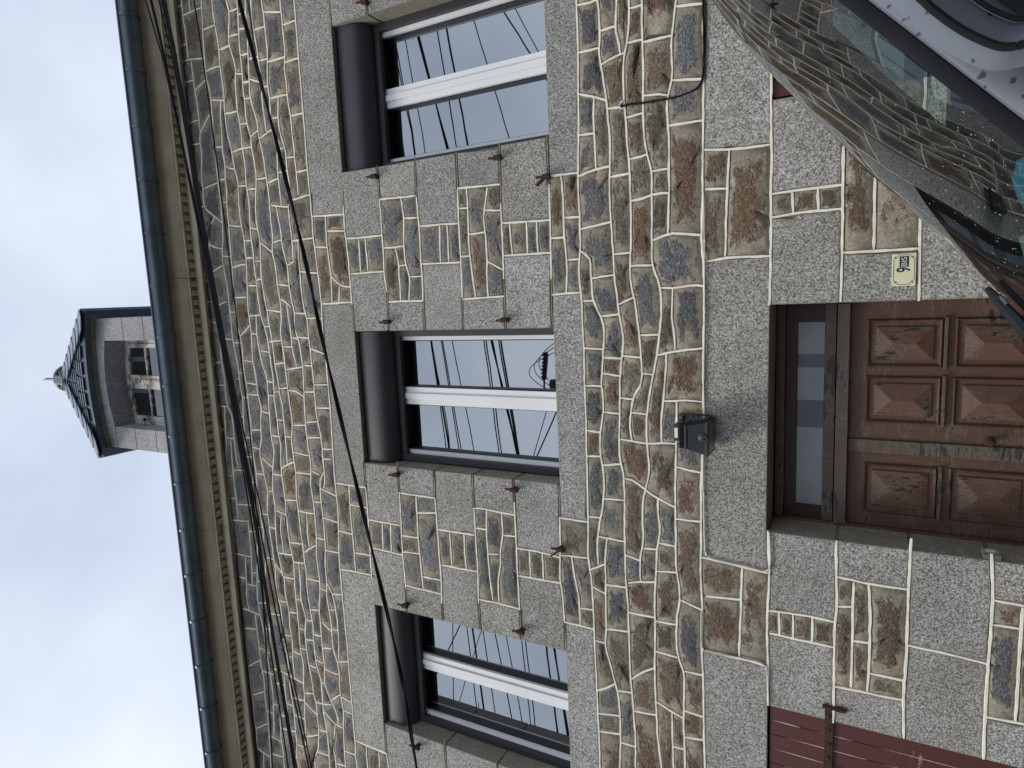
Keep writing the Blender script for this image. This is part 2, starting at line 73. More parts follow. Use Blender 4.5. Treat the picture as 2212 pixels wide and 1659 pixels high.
';S-1367,1341 70,0 4,52 -22,0 -4,-8 -6,4 2,4 -50,0;S-1289,1341 128,2 -2,48 -122,2;s-3983,1343 188,2 0,44 -28,0 -4,-12 -4,12 -86,0 2,-8 -4,-4 -6,12 -58,0;s-3697,1343 60,0 -4,46 -46,0 2,-8 -4,-4 -6,12 -92,0 0,-44;S-1153,1343 62,2 12,2 4,6 4,-6 120,-2 18,58 -66,10 -10,0 -4,-6 -10,8 -90,-4 -6,-8 -8,2 -26,-10;S-943,1345 92,4 64,-2 4,6 4,-6 100,-2 -2,68 -76,0 -4,-8 -6,8 -72,0 -2,-8 -4,0 -2,6 -78,-10;S-671,1345 140,0 10,66 -116,2 -8,-6 -2,6 -24,0;s-2915,1393 94,0 6,38 -52,0 0,-12 -4,-4 -6,4 0,12 -44,0 -4,-36;s-3013,1395 34,0 0,12 4,4 4,-4 0,-12 36,0 4,36 -118,0 -6,-34;s-2811,1393 36,0 6,18 4,-2 0,-14 120,4 -6,32 -84,0 -2,-16 -6,2 -2,14 -62,0;s-4115,1397 4,0 4,14 6,-6 0,-8 40,0 0,28 -58,2 0,-10 -6,-2 -2,12 -72,0 0,-28;s-4053,1397 60,0 4,14 6,-14 58,0 -2,28 -30,0 -2,-10 -6,2 0,8 -88,0;s-3917,1397 86,0 -2,28 -86,0;s-3823,1397 28,0 4,14 4,-14 92,0 -2,24 -2,4 -66,0 0,-6 -6,-4 -4,4 2,6 -52,0;s-3687,1397 44,0 4,14 4,-14 100,2 0,28 -32,0 -4,-12 -6,2 0,10 -112,-2;s-3111,1397 48,0 2,34 -114,0 -4,-16 -6,2 2,14 -64,0 -2,-30 64,-2 6,12 4,-12;s-2637,1397 6,14 4,-14 92,2 -4,28 -2,4 -94,0 0,-14 -4,-2;s-3525,1399 82,2 -2,28 -80,0;s-1741,1399 58,0 2,26 -84,0 -2,-10 -6,2 0,8 -24,-2 2,-22;s-1675,1399 46,0 4,12 4,-12 196,0 0,26 -2,4 -246,-4;s1057,1399 110,0 0,14 4,4 6,-18 4,92 -48,0 -4,-14 -6,16 -68,0 -2,-92;s1185,1399 82,0 -6,90 -70,2;s1275,1399 34,0 0,14 4,4 6,-18 106,0 0,88 -144,2 -4,-12 -8,12;s-3435,1401 4,10 4,-10 144,0 4,10 4,-10 18,0 2,30 -44,0 -2,-16 -6,2 0,14 -90,0 0,-12 -4,-4 -6,4 2,10 -32,0;s-2527,1399 44,2 6,10 4,-10 90,2 2,26 -102,0 0,-12 -6,-2 -2,14 -42,2;s-2217,1401 48,0 6,10 4,-10 46,0 4,24 -26,0 -2,-8 -6,-2 -2,10 -126,2 0,-24;s-2105,1401 76,0 4,10 6,-4 0,-6 98,0 4,22 -48,0 -2,-6 -6,-2 -2,8 -126,2;s-1913,1401 96,0 4,10 6,-4 0,-6 4,0 -2,22 -104,0;S-1417,1399 34,2 2,6 6,-2 0,-4 54,2 10,26 -106,0;s921,1401 52,0 -2,12 4,4 6,-6 0,-10 64,0 0,92 -62,-2 -4,-14 -4,2 0,12 -190,-2 -4,-8 -4,10 -82,0 -2,-8 -6,2 0,6 0,-74 56,-8 12,4 8,-8 22,-2;s1433,1401 14,0 -2,12 4,4 6,-4 0,-12 76,2 2,86 -88,-2 -4,-10 -6,10;s1943,1401 26,0 0,12 4,4 6,-6 -2,-10 18,0 6,84 -88,2 -4,-10 -4,10 -30,2 4,-86;s2003,1401 128,0 6,86 -22,0 -4,-10 -6,4 2,6 -98,-2;s2139,1401 38,0 6,16 4,-4 0,-12 132,0 0,12 4,4 4,-4 0,-12 4,0 0,90 -84,0 -12,-2 -4,-12 -4,12 -82,0;s2339,1401 112,2 6,88 -114,0 -4,-12;s-2375,1403 8,0 4,8 4,-8 80,0 0,24 -42,2 0,-12 -6,-2 -4,14 -42,0;S-1201,1399 38,0 6,8 6,-4 28,12 4,66 -46,2 -2,-6 -8,6 -106,-2 -16,-38 2,-10 -8,-6 -8,-26 18,0 6,6 2,-6;s1865,1403 4,0 -2,86 -108,2 2,-10 -6,-4 -4,14 -16,2 2,-86 6,10 4,-10 92,-2 4,12 4,-12;s2461,1403 18,0 4,14 4,-14 92,0 10,2 4,12 6,-12 0,84 -130,2;s1539,1403 100,4 4,10 6,-4 0,-6 78,0 0,86 -154,-2 -8,-14 -4,12 -20,0;S-921,1409 72,10 -4,54 -28,2 -4,-6 -6,8 -108,2 0,-6 -6,-2 -4,8 0,-58 76,-10 6,6;S-379,1415 58,0 -4,30 -56,8 -62,-2 0,-34;S-453,1417 2,34 -4,6 4,4 -6,34 -82,-6 -52,14 -6,-2 -16,-28 6,-6 -10,-2 -16,-38 0,-4 104,-4 8,0 4,6 4,-6;S573,1417 106,2 0,72 -134,0 -2,-44 -6,-16 26,-12 6,8;S-1115,1419 98,4 0,56 -94,2'
';S-841,1421 76,0 2,48 -12,2 0,-6 -6,-2 -2,8 -62,2;S-757,1421 76,0 4,8 6,-8 28,2 18,42 -52,0 -48,-6 -30,8;S-171,1417 32,0 50,8 92,-2 0,26 -64,-2 -60,6 0,-4 -6,-2 -4,8 -50,6 4,-20 10,-2 -2,-6 -6,0;S261,1429 6,0 2,42 -120,2 14,-40;S275,1429 58,2 -2,38 -54,2;s-2001,1431 28,0 2,36 -92,0 -2,-12 -6,2 0,10 -64,0 0,-34 26,0 0,8 6,6 4,-4 -2,-10;S345,1429 102,0 2,8 4,0 2,-6 42,4 32,-4 6,18 2,42 -36,2 -2,-8 -4,0 -4,8 -52,-2 -48,-6 -6,-10 -10,6 -30,-8 -6,-2 2,-40;s-3995,1433 32,0 2,30 -68,2 0,-6 -6,-4 -4,10 -84,0 4,-30 58,0 0,8 6,4 2,-12;s-3955,1433 28,0 2,14 6,-4 0,-10 84,0 4,14 4,-2 2,-12 52,0 2,28 -118,2 -2,-6 -6,-2 -2,8 -54,0;s-3765,1433 66,0 -2,10 4,4 6,-4 0,-10 116,2 4,30 -122,-2 -4,-8 -6,2 0,4 -60,0;s-1965,1431 48,0 6,16 4,-2 0,-14 102,2 2,14 6,-4 0,-10 24,0 4,34 -92,0 -2,-12 -6,2 0,10 -82,0 0,-10 -6,-2 -2,12 -4,0;s-4199,1435 70,0 -2,30 -52,2 0,-8 -6,-4 -4,4 2,8 -8,0;s-2269,1435 124,0 2,32 -118,0 0,-10 -6,-2 -2,12 -54,2 0,-32 44,0 0,8 4,2;s-3567,1435 32,2 4,10 6,-4 0,-6 80,0 2,10 6,-2 0,-8 32,2 2,30 -16,0 -4,-14 -6,2 2,12 -108,-2 -4,-12 -6,2 0,8 -18,0;s-2417,1437 36,0 4,10 6,-4 0,-6 40,0 0,28 -2,4 -90,0 0,-10 -6,-4 -4,14 -48,-2 -2,-28;s-1765,1433 84,0 4,14 6,-4 -2,-10 220,2 26,2 2,6 6,-2 0,-4 112,2 16,42 -36,0 -2,-8 -6,8 -62,-2 -98,-12 -210,0 -4,-12 -6,2 2,10 -48,0;s-3397,1439 88,0 4,6 0,26 -88,-2;s-2849,1439 34,0 4,8 6,-8 60,0 -2,22 -72,0 -2,-6 -4,0 -2,6 -40,0 0,-20;s-2637,1439 96,0 -2,4 4,4 6,-8 42,0 2,28 -38,0 -2,-12 -6,2 0,10 -104,-2;s-3297,1441 42,0 4,6 4,-6 64,0 4,28 -74,2 0,-14 -6,-2 -4,16 -32,0;s-3173,1441 112,0 6,8 0,16 -2,-8 -6,-2 -2,12 -104,2;s-3047,1441 118,0 2,6 4,0 2,-6 46,0 0,20 -58,2 0,-6 -6,-2 -4,8 -104,2;S-185,1441 -6,22 -46,10 -8,-8 -4,10 -14,4 -94,16 -8,-8 -2,8 -8,2 -74,0 6,-36 124,-4 2,-4 16,-2;s-2737,1439 86,0 0,6 6,0 -2,20 -30,0 -6,-2 -4,-8 -6,8 -46,0;S-57,1455 56,2 6,2 2,6 12,-6 52,20 0,60 -52,0 -28,-8 -2,-10 -6,6 -12,0 -92,-12 0,-52;S-135,1463 4,0 0,50 -58,-2 -4,-8 -4,8 -40,-4 -2,-26 38,-8 14,2 6,-6;s-3829,1469 58,0 0,14 4,4 4,-2 0,-16 60,2 4,80 -86,0 2,-6 -4,-4 -6,4 0,6 -92,0 -4,-80;s-2879,1469 4,0 0,14 4,4 4,-2 0,-16 40,0 6,88 -116,0 2,-84;s-3985,1471 24,0 0,12 4,4 6,-4 -2,-12 54,0 4,80 -136,2 2,-80;s-2959,1471 16,0 -2,86 -12,0 -2,-16 -6,2 0,14 -90,-2 0,-80 6,12 8,-14;s-2817,1471 68,0 -2,12 4,4 4,-2 2,-14 50,2 2,82 -64,0 0,-10 -6,-4 -2,14 -52,2;s-4141,1473 10,0 -2,10 4,4 4,-2 2,-12 84,0 0,80 -10,0 -2,-12 -6,4 0,8 -120,0 -6,-78;s-3695,1471 126,2 4,14 6,-4 -2,-10 16,2 -6,76 -120,0 -2,-10 -6,4 0,6 -10,0;s-2683,1473 36,0 2,14 6,-4 0,-10 104,2 2,78 -70,0 0,-8 -6,-4 -4,12 -68,2;S-731,1469 70,6 40,-2 18,32 -36,8 -124,0 -18,4 4,-38 20,0 2,-4;s-4199,1475 8,0 4,78 -12,0;s-3537,1475 110,2 2,76 -98,0 -4,-12 -6,4 0,8 -10,-2;s-3123,1475 58,0 2,80 -86,0 -4,-14 -4,2 0,12 -102,-2 4,-74 78,-2 0,6 6,4 2,-10;s-2527,1475 38,0 4,12 6,-4 -2,-8 48,2 -2,74 -90,2;s-2209,1475 66,0 2,12 6,-4 0,-8 64,0 2,76 -76,0 -4,-10 -6,10 -100,0 -4,-74;s-2063,1475 92,0 4,12 4,-2 0,-10 4,0 -2,76 -22,0 -4,-10 -6,4 0,6 -68,0;s-1951,1475 82,0 -2,76 -8,0 -4,-10 -6,10 -64,0'
';s-1861,1475 92,0 4,12 6,-4 0,-8 46,0 6,78 -60,0 -4,-12 -6,4 2,8 -88,-2;S-1705,1475 204,0 98,12 68,2 -6,62 -2,4 -116,-4 -6,-8 -4,8 -32,2 -198,0;s-2425,1477 92,0 4,10 6,-10 54,0 6,64 -4,2 0,8 -158,0;s-3419,1477 18,0 2,10 6,-8 72,0 18,2 2,6 6,-6 32,-2 -4,74 -84,0 2,-8 -4,-4 -6,4 0,8 -56,0;S-799,1479 14,0 -4,40 -34,4 0,-6 -6,-2 -2,8 -56,0 6,-40 26,0 2,6 4,0 4,-8;S229,1479 38,0 -8,20 -4,34 -136,2 -6,-8 -6,10 -28,2 0,-58 60,0 4,4 4,-4;S275,1479 56,0 4,8 6,-8 36,10 -4,46 -30,0 -2,-8 -4,0 -4,8 -70,-2;S-249,1483 4,22 -34,8 -30,22 -6,0 -4,-6 -8,10 -30,6 -2,-42 38,-4;S-909,1485 18,0 0,8 -4,28 -8,4 6,8 -14,38 -6,0 -2,-12 -6,2 0,8 -74,-4 0,-76;S-1327,1489 40,0 6,8 4,-8 98,2 -24,40 -30,30 -22,0 -16,-2 -4,-8 -6,8 -52,-4;S-1109,1489 92,0 2,4 8,-4 0,76 -58,0 -2,-8 -6,2 0,6 -148,-2 28,-32 24,-40 50,0 6,6;S387,1493 104,8 -2,40 -74,0 -32,-4;s1313,1495 112,0 6,16 4,-4 0,-12 0,26 -46,0 -6,-6 -4,6 -104,2 4,-26;s1989,1493 12,0 6,18 4,-4 0,-12 96,0 4,32 -156,-4 -2,-8 -6,2 0,6 -36,0 2,-28;s1229,1497 32,0 2,12 6,-2 2,-10 -4,26 -10,0 0,-6 -6,-2 -2,8 -8,2 -110,2 0,-26 52,-2 4,12 4,-12;s1445,1495 88,2 4,14 4,-14 22,2 2,22 -24,0 -2,-6 -4,0 -2,6 -90,0;s1837,1497 28,0 2,12 6,-2 2,-10 28,0 -2,26 -64,0 -2,-8 -4,0 -4,8 -74,0 6,-24;s2115,1495 22,2 4,12 6,-2 -2,-10 74,0 6,2 -2,30 -68,-2 -2,-12 -6,2 0,10 -28,0;S-545,1499 86,4 6,28 -4,14 6,4 2,34 -54,0 -14,-4 -2,-10 -6,8 -36,-6 0,-24 -28,-36;S607,1497 72,2 2,6 6,-6 -2,38 -18,0 -4,6 -18,4 -34,2 -84,-2 -4,-10 -4,10 -22,-4 2,-42 38,-2 6,6 4,-6;S695,1499 80,0 0,22 -2,6 -52,2 -26,6;s785,1499 188,0 4,2 4,26 -198,0;s2233,1499 98,0 0,8 8,4 2,20 -30,0 0,-16 -8,4 -2,12 -70,-2;s2345,1499 114,0 2,30 -112,2;s2469,1499 130,0 0,28 -104,2 0,-12 -6,-2 -2,14 -18,0;s985,1501 60,0 4,8 6,-2 0,-6 68,0 0,18 -2,8 -94,0 0,-10 -6,-2 -4,4 2,8 -30,0;s1571,1499 156,2 4,10 4,-10 14,2 -4,20 -70,0 -4,-8 -6,2 0,6 -74,0 -18,-2;S-369,1503 4,18 -2,26 -32,4 -40,-8 -6,-6 -4,-32;S-603,1513 12,8 20,26 2,24 -66,0 2,-4 -8,-4 -2,8 -122,2 0,-6 -6,-2 -2,8 -38,0 -8,-32 0,-8 26,-6 8,2 24,-8 126,0;S-251,1515 6,0 4,6 6,-4 -2,-2 40,4 6,50 -6,-6 -8,10 -40,2 -6,-8 -4,4 2,4 -60,2 0,-32 38,-24;S-187,1519 56,2 6,6 14,-4 90,14 -18,42 -20,-2 -2,-8 -4,0 -2,6 -8,0 -56,-12 -52,4;s1355,1529 24,0 -2,24 -6,2 0,6 -114,4 0,-32 8,0 0,12 6,2 4,-16;s1387,1529 48,0 0,14 4,4 4,-2 0,-16 84,0 6,2 0,30 -38,0 -2,-8 -4,0 -4,8 -100,0;S-889,1531 60,2 8,40 -80,-2;s1541,1531 24,0 4,16 6,-4 -2,-12 94,0 2,32 -128,-2;s1675,1531 68,0 -2,12 4,4 6,-4 2,-12 74,0 -6,32 -138,0 2,-8 -8,0;s1835,1531 66,0 2,16 6,-4 0,-12 38,2 0,28 -74,2 0,-8 -6,-2 -2,10 -36,0;s1177,1533 72,0 0,32 -6,0 0,-10 -6,-2 -2,12 -100,4 -4,-34;S773,1535 4,8 4,-8 202,0 4,12 6,-4 -2,-8 28,0 2,32 -274,0 -2,-6 -4,0 -2,8 -14,0 -28,-12 -28,0 2,-8 12,-4 8,4 4,-6 30,-6;s1027,1535 94,0 6,34 -84,-2 2,-10 -4,-4 -6,2 0,12 -4,0;s1955,1533 156,2 4,12 6,-4 -2,-8 30,0 2,28 -134,-2 -2,-8 -8,4 0,4 -52,0;s2529,1535 70,0 0,30 -6,0 -2,-12 -6,2 -2,10 -90,0 2,-28;s2409,1537 52,0 4,10 6,-4 0,-6 14,0 0,28 -22,0 -2,-12 -6,2 0,10 -148,0 2,-26 34,0 6,8 2,-8'
';s2157,1537 66,0 -2,6 4,4 6,-8 70,0 0,4 -4,22 -98,-2 -2,-10 -6,2 0,8 -30,0;S135,1541 120,0 2,6 6,-6 70,2 -2,52 -118,0 -4,-8 -6,8 -86,-6 0,-42 2,-4;S-13,1539 28,8 56,0 4,6 6,-6 28,-2 0,44 -52,0 -2,-8 -6,2 0,6 -8,0 -70,-10;S-331,1547 8,0 2,30 -42,2 -2,-8 -6,2 0,6 -18,2 -50,2 -2,-6 -2,-26 42,8 26,-4 16,4 4,-6;S341,1543 32,2 4,8 4,-8 8,0 20,4 70,0 8,2 2,8 6,-2 0,-6 24,4 2,44 -76,-8 -74,4 -4,-8 -4,8 -24,0;S661,1551 0,6 -8,2 6,6 0,8 -14,40 -94,-12 -6,-10 -4,8 -12,0 -2,-44 92,2 34,-2;s-3853,1559 60,0 -4,48 -58,0 0,-8 -6,-6 -4,4 2,10 -28,0 4,-46;s-3785,1559 86,0 4,14 6,-2 0,-12 8,0 -4,48 -72,0 -4,-14 -4,14 -24,0;s-2467,1559 32,0 2,44 -72,2 -4,-12 -4,12 -96,0 4,-44 72,0 0,10 6,2 4,-4 -2,-8;s-2425,1559 158,0 0,44 -136,0 -4,-10 -4,10 -14,0;s-2255,1559 100,0 -4,42 -38,0 -4,-8 -4,8 -6,2 -46,0 -2,-30 6,-4;s-2147,1559 78,0 4,14 6,-4 -2,-10 68,0 2,42 -6,-8 -4,8 -148,0;s-1983,1559 22,0 2,14 6,-2 0,-12 64,2 -4,40 -90,0;s-1481,1559 12,0 2,6 0,36 -56,4 -238,-2 -6,-38 0,-4 60,0 0,8 6,4 4,-4 -2,-8;s-4199,1561 14,0 2,12 6,-2 0,-10 118,0 -4,46 -74,0 -4,-14 -4,14 -54,-2;s-4051,1561 12,0 2,12 6,-2 0,-10 136,0 -4,46 -134,0 0,-12 -8,2 0,10 -14,0;s-3671,1559 120,2 -2,8 4,4 6,-2 0,-10 12,0 2,42 -22,2 -4,-12 -4,12 -118,2;s-3523,1561 98,0 4,12 6,-2 0,-10 56,0 -2,40 -18,0 -4,-8 -4,8 -132,2;s-3351,1561 84,0 2,12 6,-2 0,-10 102,2 2,40 -62,-2 -4,-8 -4,8 -128,0;s-1881,1561 10,0 2,12 6,-2 0,-10 88,0 4,42 -46,0 -4,-10 -4,10 -58,0;s-3149,1563 86,0 2,10 8,-4 -2,-6 88,2 0,40 -100,0 -16,-2 -4,-10 -4,10 -56,0;s-2751,1563 62,0 2,10 8,-4 -2,-6 68,0 -4,40 -2,2 -6,-12 -4,12 -118,2;S-1459,1559 116,4 4,6 4,-6 54,4 -6,42 -24,-6 -54,-2 -4,-10 -6,10 -54,0 -2,-8 -6,2 -2,6 -20,0;s-2957,1565 12,0 2,8 6,-2 0,-6 116,0 2,8 6,-2 0,-6 54,0 2,42 -8,0 -4,-14 -4,14 -172,0 2,-10 -4,-4 -6,12 -6,0;S669,1565 26,0 28,12 14,0 -2,38 -40,0 -16,4 -26,-4 10,-20;s1405,1567 80,2 -2,46 -98,0 0,-46;s1343,1569 30,0 4,46 -26,2 0,-6 -6,-4 -4,10 -100,2 2,-46 6,0 0,8 6,4 2,-12;s1493,1569 40,0 2,16 6,-4 0,-12 128,2 4,14 -2,28 -2,6 -128,-2 -14,-2 -6,-8 -4,8 -26,0;s1955,1569 52,0 -2,52 -56,2 0,-12 -6,-4 -4,4 2,12 -64,0 -2,-52 72,0 0,12 4,2 4,-4;S-1273,1567 34,2 2,4 162,0 -4,64 -2,4 -42,6 0,-6 -6,-2 -2,8 -8,0 -42,-14 -72,-16 2,-6 -4,-4 -6,8 -18,-4;s1683,1571 138,0 -2,10 4,4 6,-14 36,0 4,52 -36,-2 -4,-14 -6,4 0,10 -86,-2 -4,-12 -6,4 0,8 -50,0;s2015,1569 138,2 4,14 6,-4 -2,-10 30,0 6,52 -44,0 0,-12 -4,-4 -6,4 2,12 -132,-2;s2201,1571 94,2 0,10 4,2 -2,36 -38,0 -4,-14 -4,14 -46,2;S-167,1573 44,0 54,10 -4,48 -18,-8 -74,4 -4,-6 -8,8 -12,0 -4,-50 8,4 4,-8;s1215,1573 20,0 -2,46 -52,2 -2,-12 -4,-2 -4,14 -128,0 0,-44 84,0 6,8 2,-8;s2307,1573 148,0 0,34 -4,14 -144,0;s2463,1573 22,0 4,12 4,-12 90,0 -4,46 -116,2;s2591,1573 8,0 0,46 -12,0;S-1065,1573 58,2 4,6 4,-6 70,2 4,2 -2,60 -26,0 -6,-8 -4,10 -108,0;s787,1573 236,2 4,10 4,-8 4,0 0,44 -44,0 2,-10 -4,-4 -6,4 0,10 -240,-6 4,-38;S-717,1579 74,0 0,60 -54,10 -8,-6 -2,8 -6,2 -50,8 0,-22 6,-6 -8,-4 0,-48;S-635,1579 66,0 2,4 16,-4 24,6 -8,54 -26,-4 -54,0 -20,4;S-201,1579 4,50 -42,4 -6,-50'
';S-917,1579 98,2 4,6 6,-6 36,0 0,50 -54,8 -22,0 2,-4 -4,-4 -8,8 -60,0;S-259,1583 6,0 6,52 -32,2 -2,-8 -6,6 -72,-2 -2,-46 40,-2 6,8 4,-8;S-519,1587 20,6 54,2 6,-4 68,-4 4,46 -50,10 -8,0 -4,-8 -4,10 -32,2 -26,0 -8,-2 -2,-6 -6,4 -20,-2;S-61,1585 20,2 2,4 12,-4 74,10 -4,64 -52,-2 -6,-2 -4,-8 -4,6 -42,-20;S57,1597 52,0 2,8 6,-6 86,4 -12,90 -60,-2 -24,-30 -56,0;S211,1603 120,2 -2,4 4,4 8,-10 20,0 -2,34 -10,4 10,4 -12,46 -4,4 -70,0 -36,-2 -2,-4 -6,4 -30,0;S399,1601 110,4 12,2 2,6 4,0 2,-6 12,0 6,2 12,28 -30,4 -60,-2 -2,-8 -6,2 0,6 -92,-2 0,-32;s-3405,1609 18,0 -2,62 -108,0 -4,-8 -6,8 -44,0 0,-58 24,0 0,10 6,4 2,-14 4,-2;s-3379,1609 16,0 0,14 4,4 6,-18 126,0 -4,64 -42,0 -4,-10 -4,8 -100,0;s-2131,1609 130,0 6,72 -94,-2 0,-12 -4,-4 -4,4 0,12 -98,-2 -2,-66 38,0 0,14 4,2 4,-4 0,-12;s-1473,1609 6,0 4,6 4,-6 20,0 -12,68 -158,-2 -204,4 -4,-68 48,0 0,10 6,6 4,-4 -2,-12 208,4;S-1431,1609 56,0 -12,70 -56,-2;s-3217,1611 62,0 0,12 4,4 4,-4 0,-12 56,2 0,60 -132,0;s-2441,1611 8,0 4,16 6,-4 0,-12 12,0 -6,62 -94,0 6,-60;s-2403,1611 136,0 4,16 6,-4 0,-12 52,0 2,66 -86,0 -4,-14 -4,12 -112,0;s-1993,1609 6,18 4,-4 0,-14 88,2 -2,12 4,4 6,-4 0,-12 62,0 4,68 -166,2;s-3623,1613 64,0 0,58 -192,0 -4,-54 70,-2 -2,8 6,4 4,-12;s-2685,1613 56,0 -2,60 -132,0 -2,-58 10,0 4,12 4,-12;s-2621,1613 4,14 6,-4 0,-10 96,0 -4,60 -48,0 -4,-10 -4,10 -46,0;s-4199,1615 54,0 0,60 -54,0;s-4137,1615 74,0 -2,8 4,4 6,-12 14,0 -2,60 -94,0;s-4033,1615 134,0 2,12 6,-4 0,-8 28,0 2,58 -104,0 0,-6 -6,-4 -4,10 -60,2;s-3083,1613 104,0 10,2 4,12 6,-12 6,0 -4,56 -72,2 0,-6 -6,-4 -2,10 -46,0;s-2945,1615 172,0 2,58 -50,0 -4,-10 -4,10 -120,0;s-3855,1617 56,0 4,10 6,-10 24,0 6,54 -10,0 -6,-8 -4,8 -74,2;S-1367,1609 66,4 14,8 18,0 0,4 -20,24 -16,30 -74,0;S723,1623 12,0 2,6 6,-2 0,-4 74,4 4,56 -122,0 2,-58;S555,1609 82,10 6,8 8,-4 20,4 20,-2 0,58 -106,2 -14,-40 6,-6 -10,-4;s1335,1625 6,0 -6,60 -78,0 -2,-14 -6,2 0,12 -64,0 -2,-4 -2,-50 52,-2 0,8 6,2 2,-10;s1349,1625 28,0 4,14 6,-2 -2,-12 98,2 2,12 6,-2 0,-10 28,0 6,58 -116,0 -2,-14 -6,2 0,12 -58,0;s827,1629 156,2 -4,52 -150,0;s2495,1629 84,0 -2,6 4,4 6,-2 0,-8 12,0 0,54 -144,2 2,-46 6,-2 0,-6;s991,1631 44,0 2,8 6,-2 0,-6 130,0 2,54 -186,-2;s1841,1631 28,0 2,8 6,-2 0,-6 64,0 2,56 -106,0 -4,-54;s2115,1631 30,0 2,56 -78,0 -4,-16 -6,4 0,12 -108,0 -2,-54 54,0 8,6 2,-6;s2389,1631 60,0 -4,54 -2,-10 -6,-4 -4,14 -178,2 4,-54 38,0 8,6 2,-6;s1527,1627 138,4 6,8 6,-6 52,0 2,54 -104,0 0,-12 -4,-4 -6,4 0,12 -84,-2;s1737,1633 88,0 4,54 -48,0 -2,-16 -6,2 0,14 -34,0;s2153,1631 44,2 4,6 4,0 2,-6 42,0 -2,54 -10,0 -2,-16 -6,4 0,12 -74,0;S-189,1637 16,0 4,54 -108,2 -2,-48 34,-2 6,4 2,-6 18,-2 22,0 2,6 4,0;s-777,1639 4,0 2,6 0,18 -92,2 10,-18 30,0;S-371,1641 8,6 4,0 2,-6 68,2 2,50 -132,-2 -4,-38;S-109,1631 20,2 14,6 4,8 6,-4 42,20 -2,30 -70,2 -66,-4 -4,-56;S367,1645 94,2 0,42 -66,4 -32,0 -6,-4 -2,4;S555,1645 8,0 14,40 -106,4 -2,-42 66,2;S-939,1647 12,0 2,6 6,-6 56,2 -22,40 -6,2 -46,-4 -14,-38;S-1085,1649 6,4 6,-4 114,0 14,38 -70,-2 -4,-8 -6,6 -58,0 -2,-6 -4,0 -2,6 -30,2 0,-30'
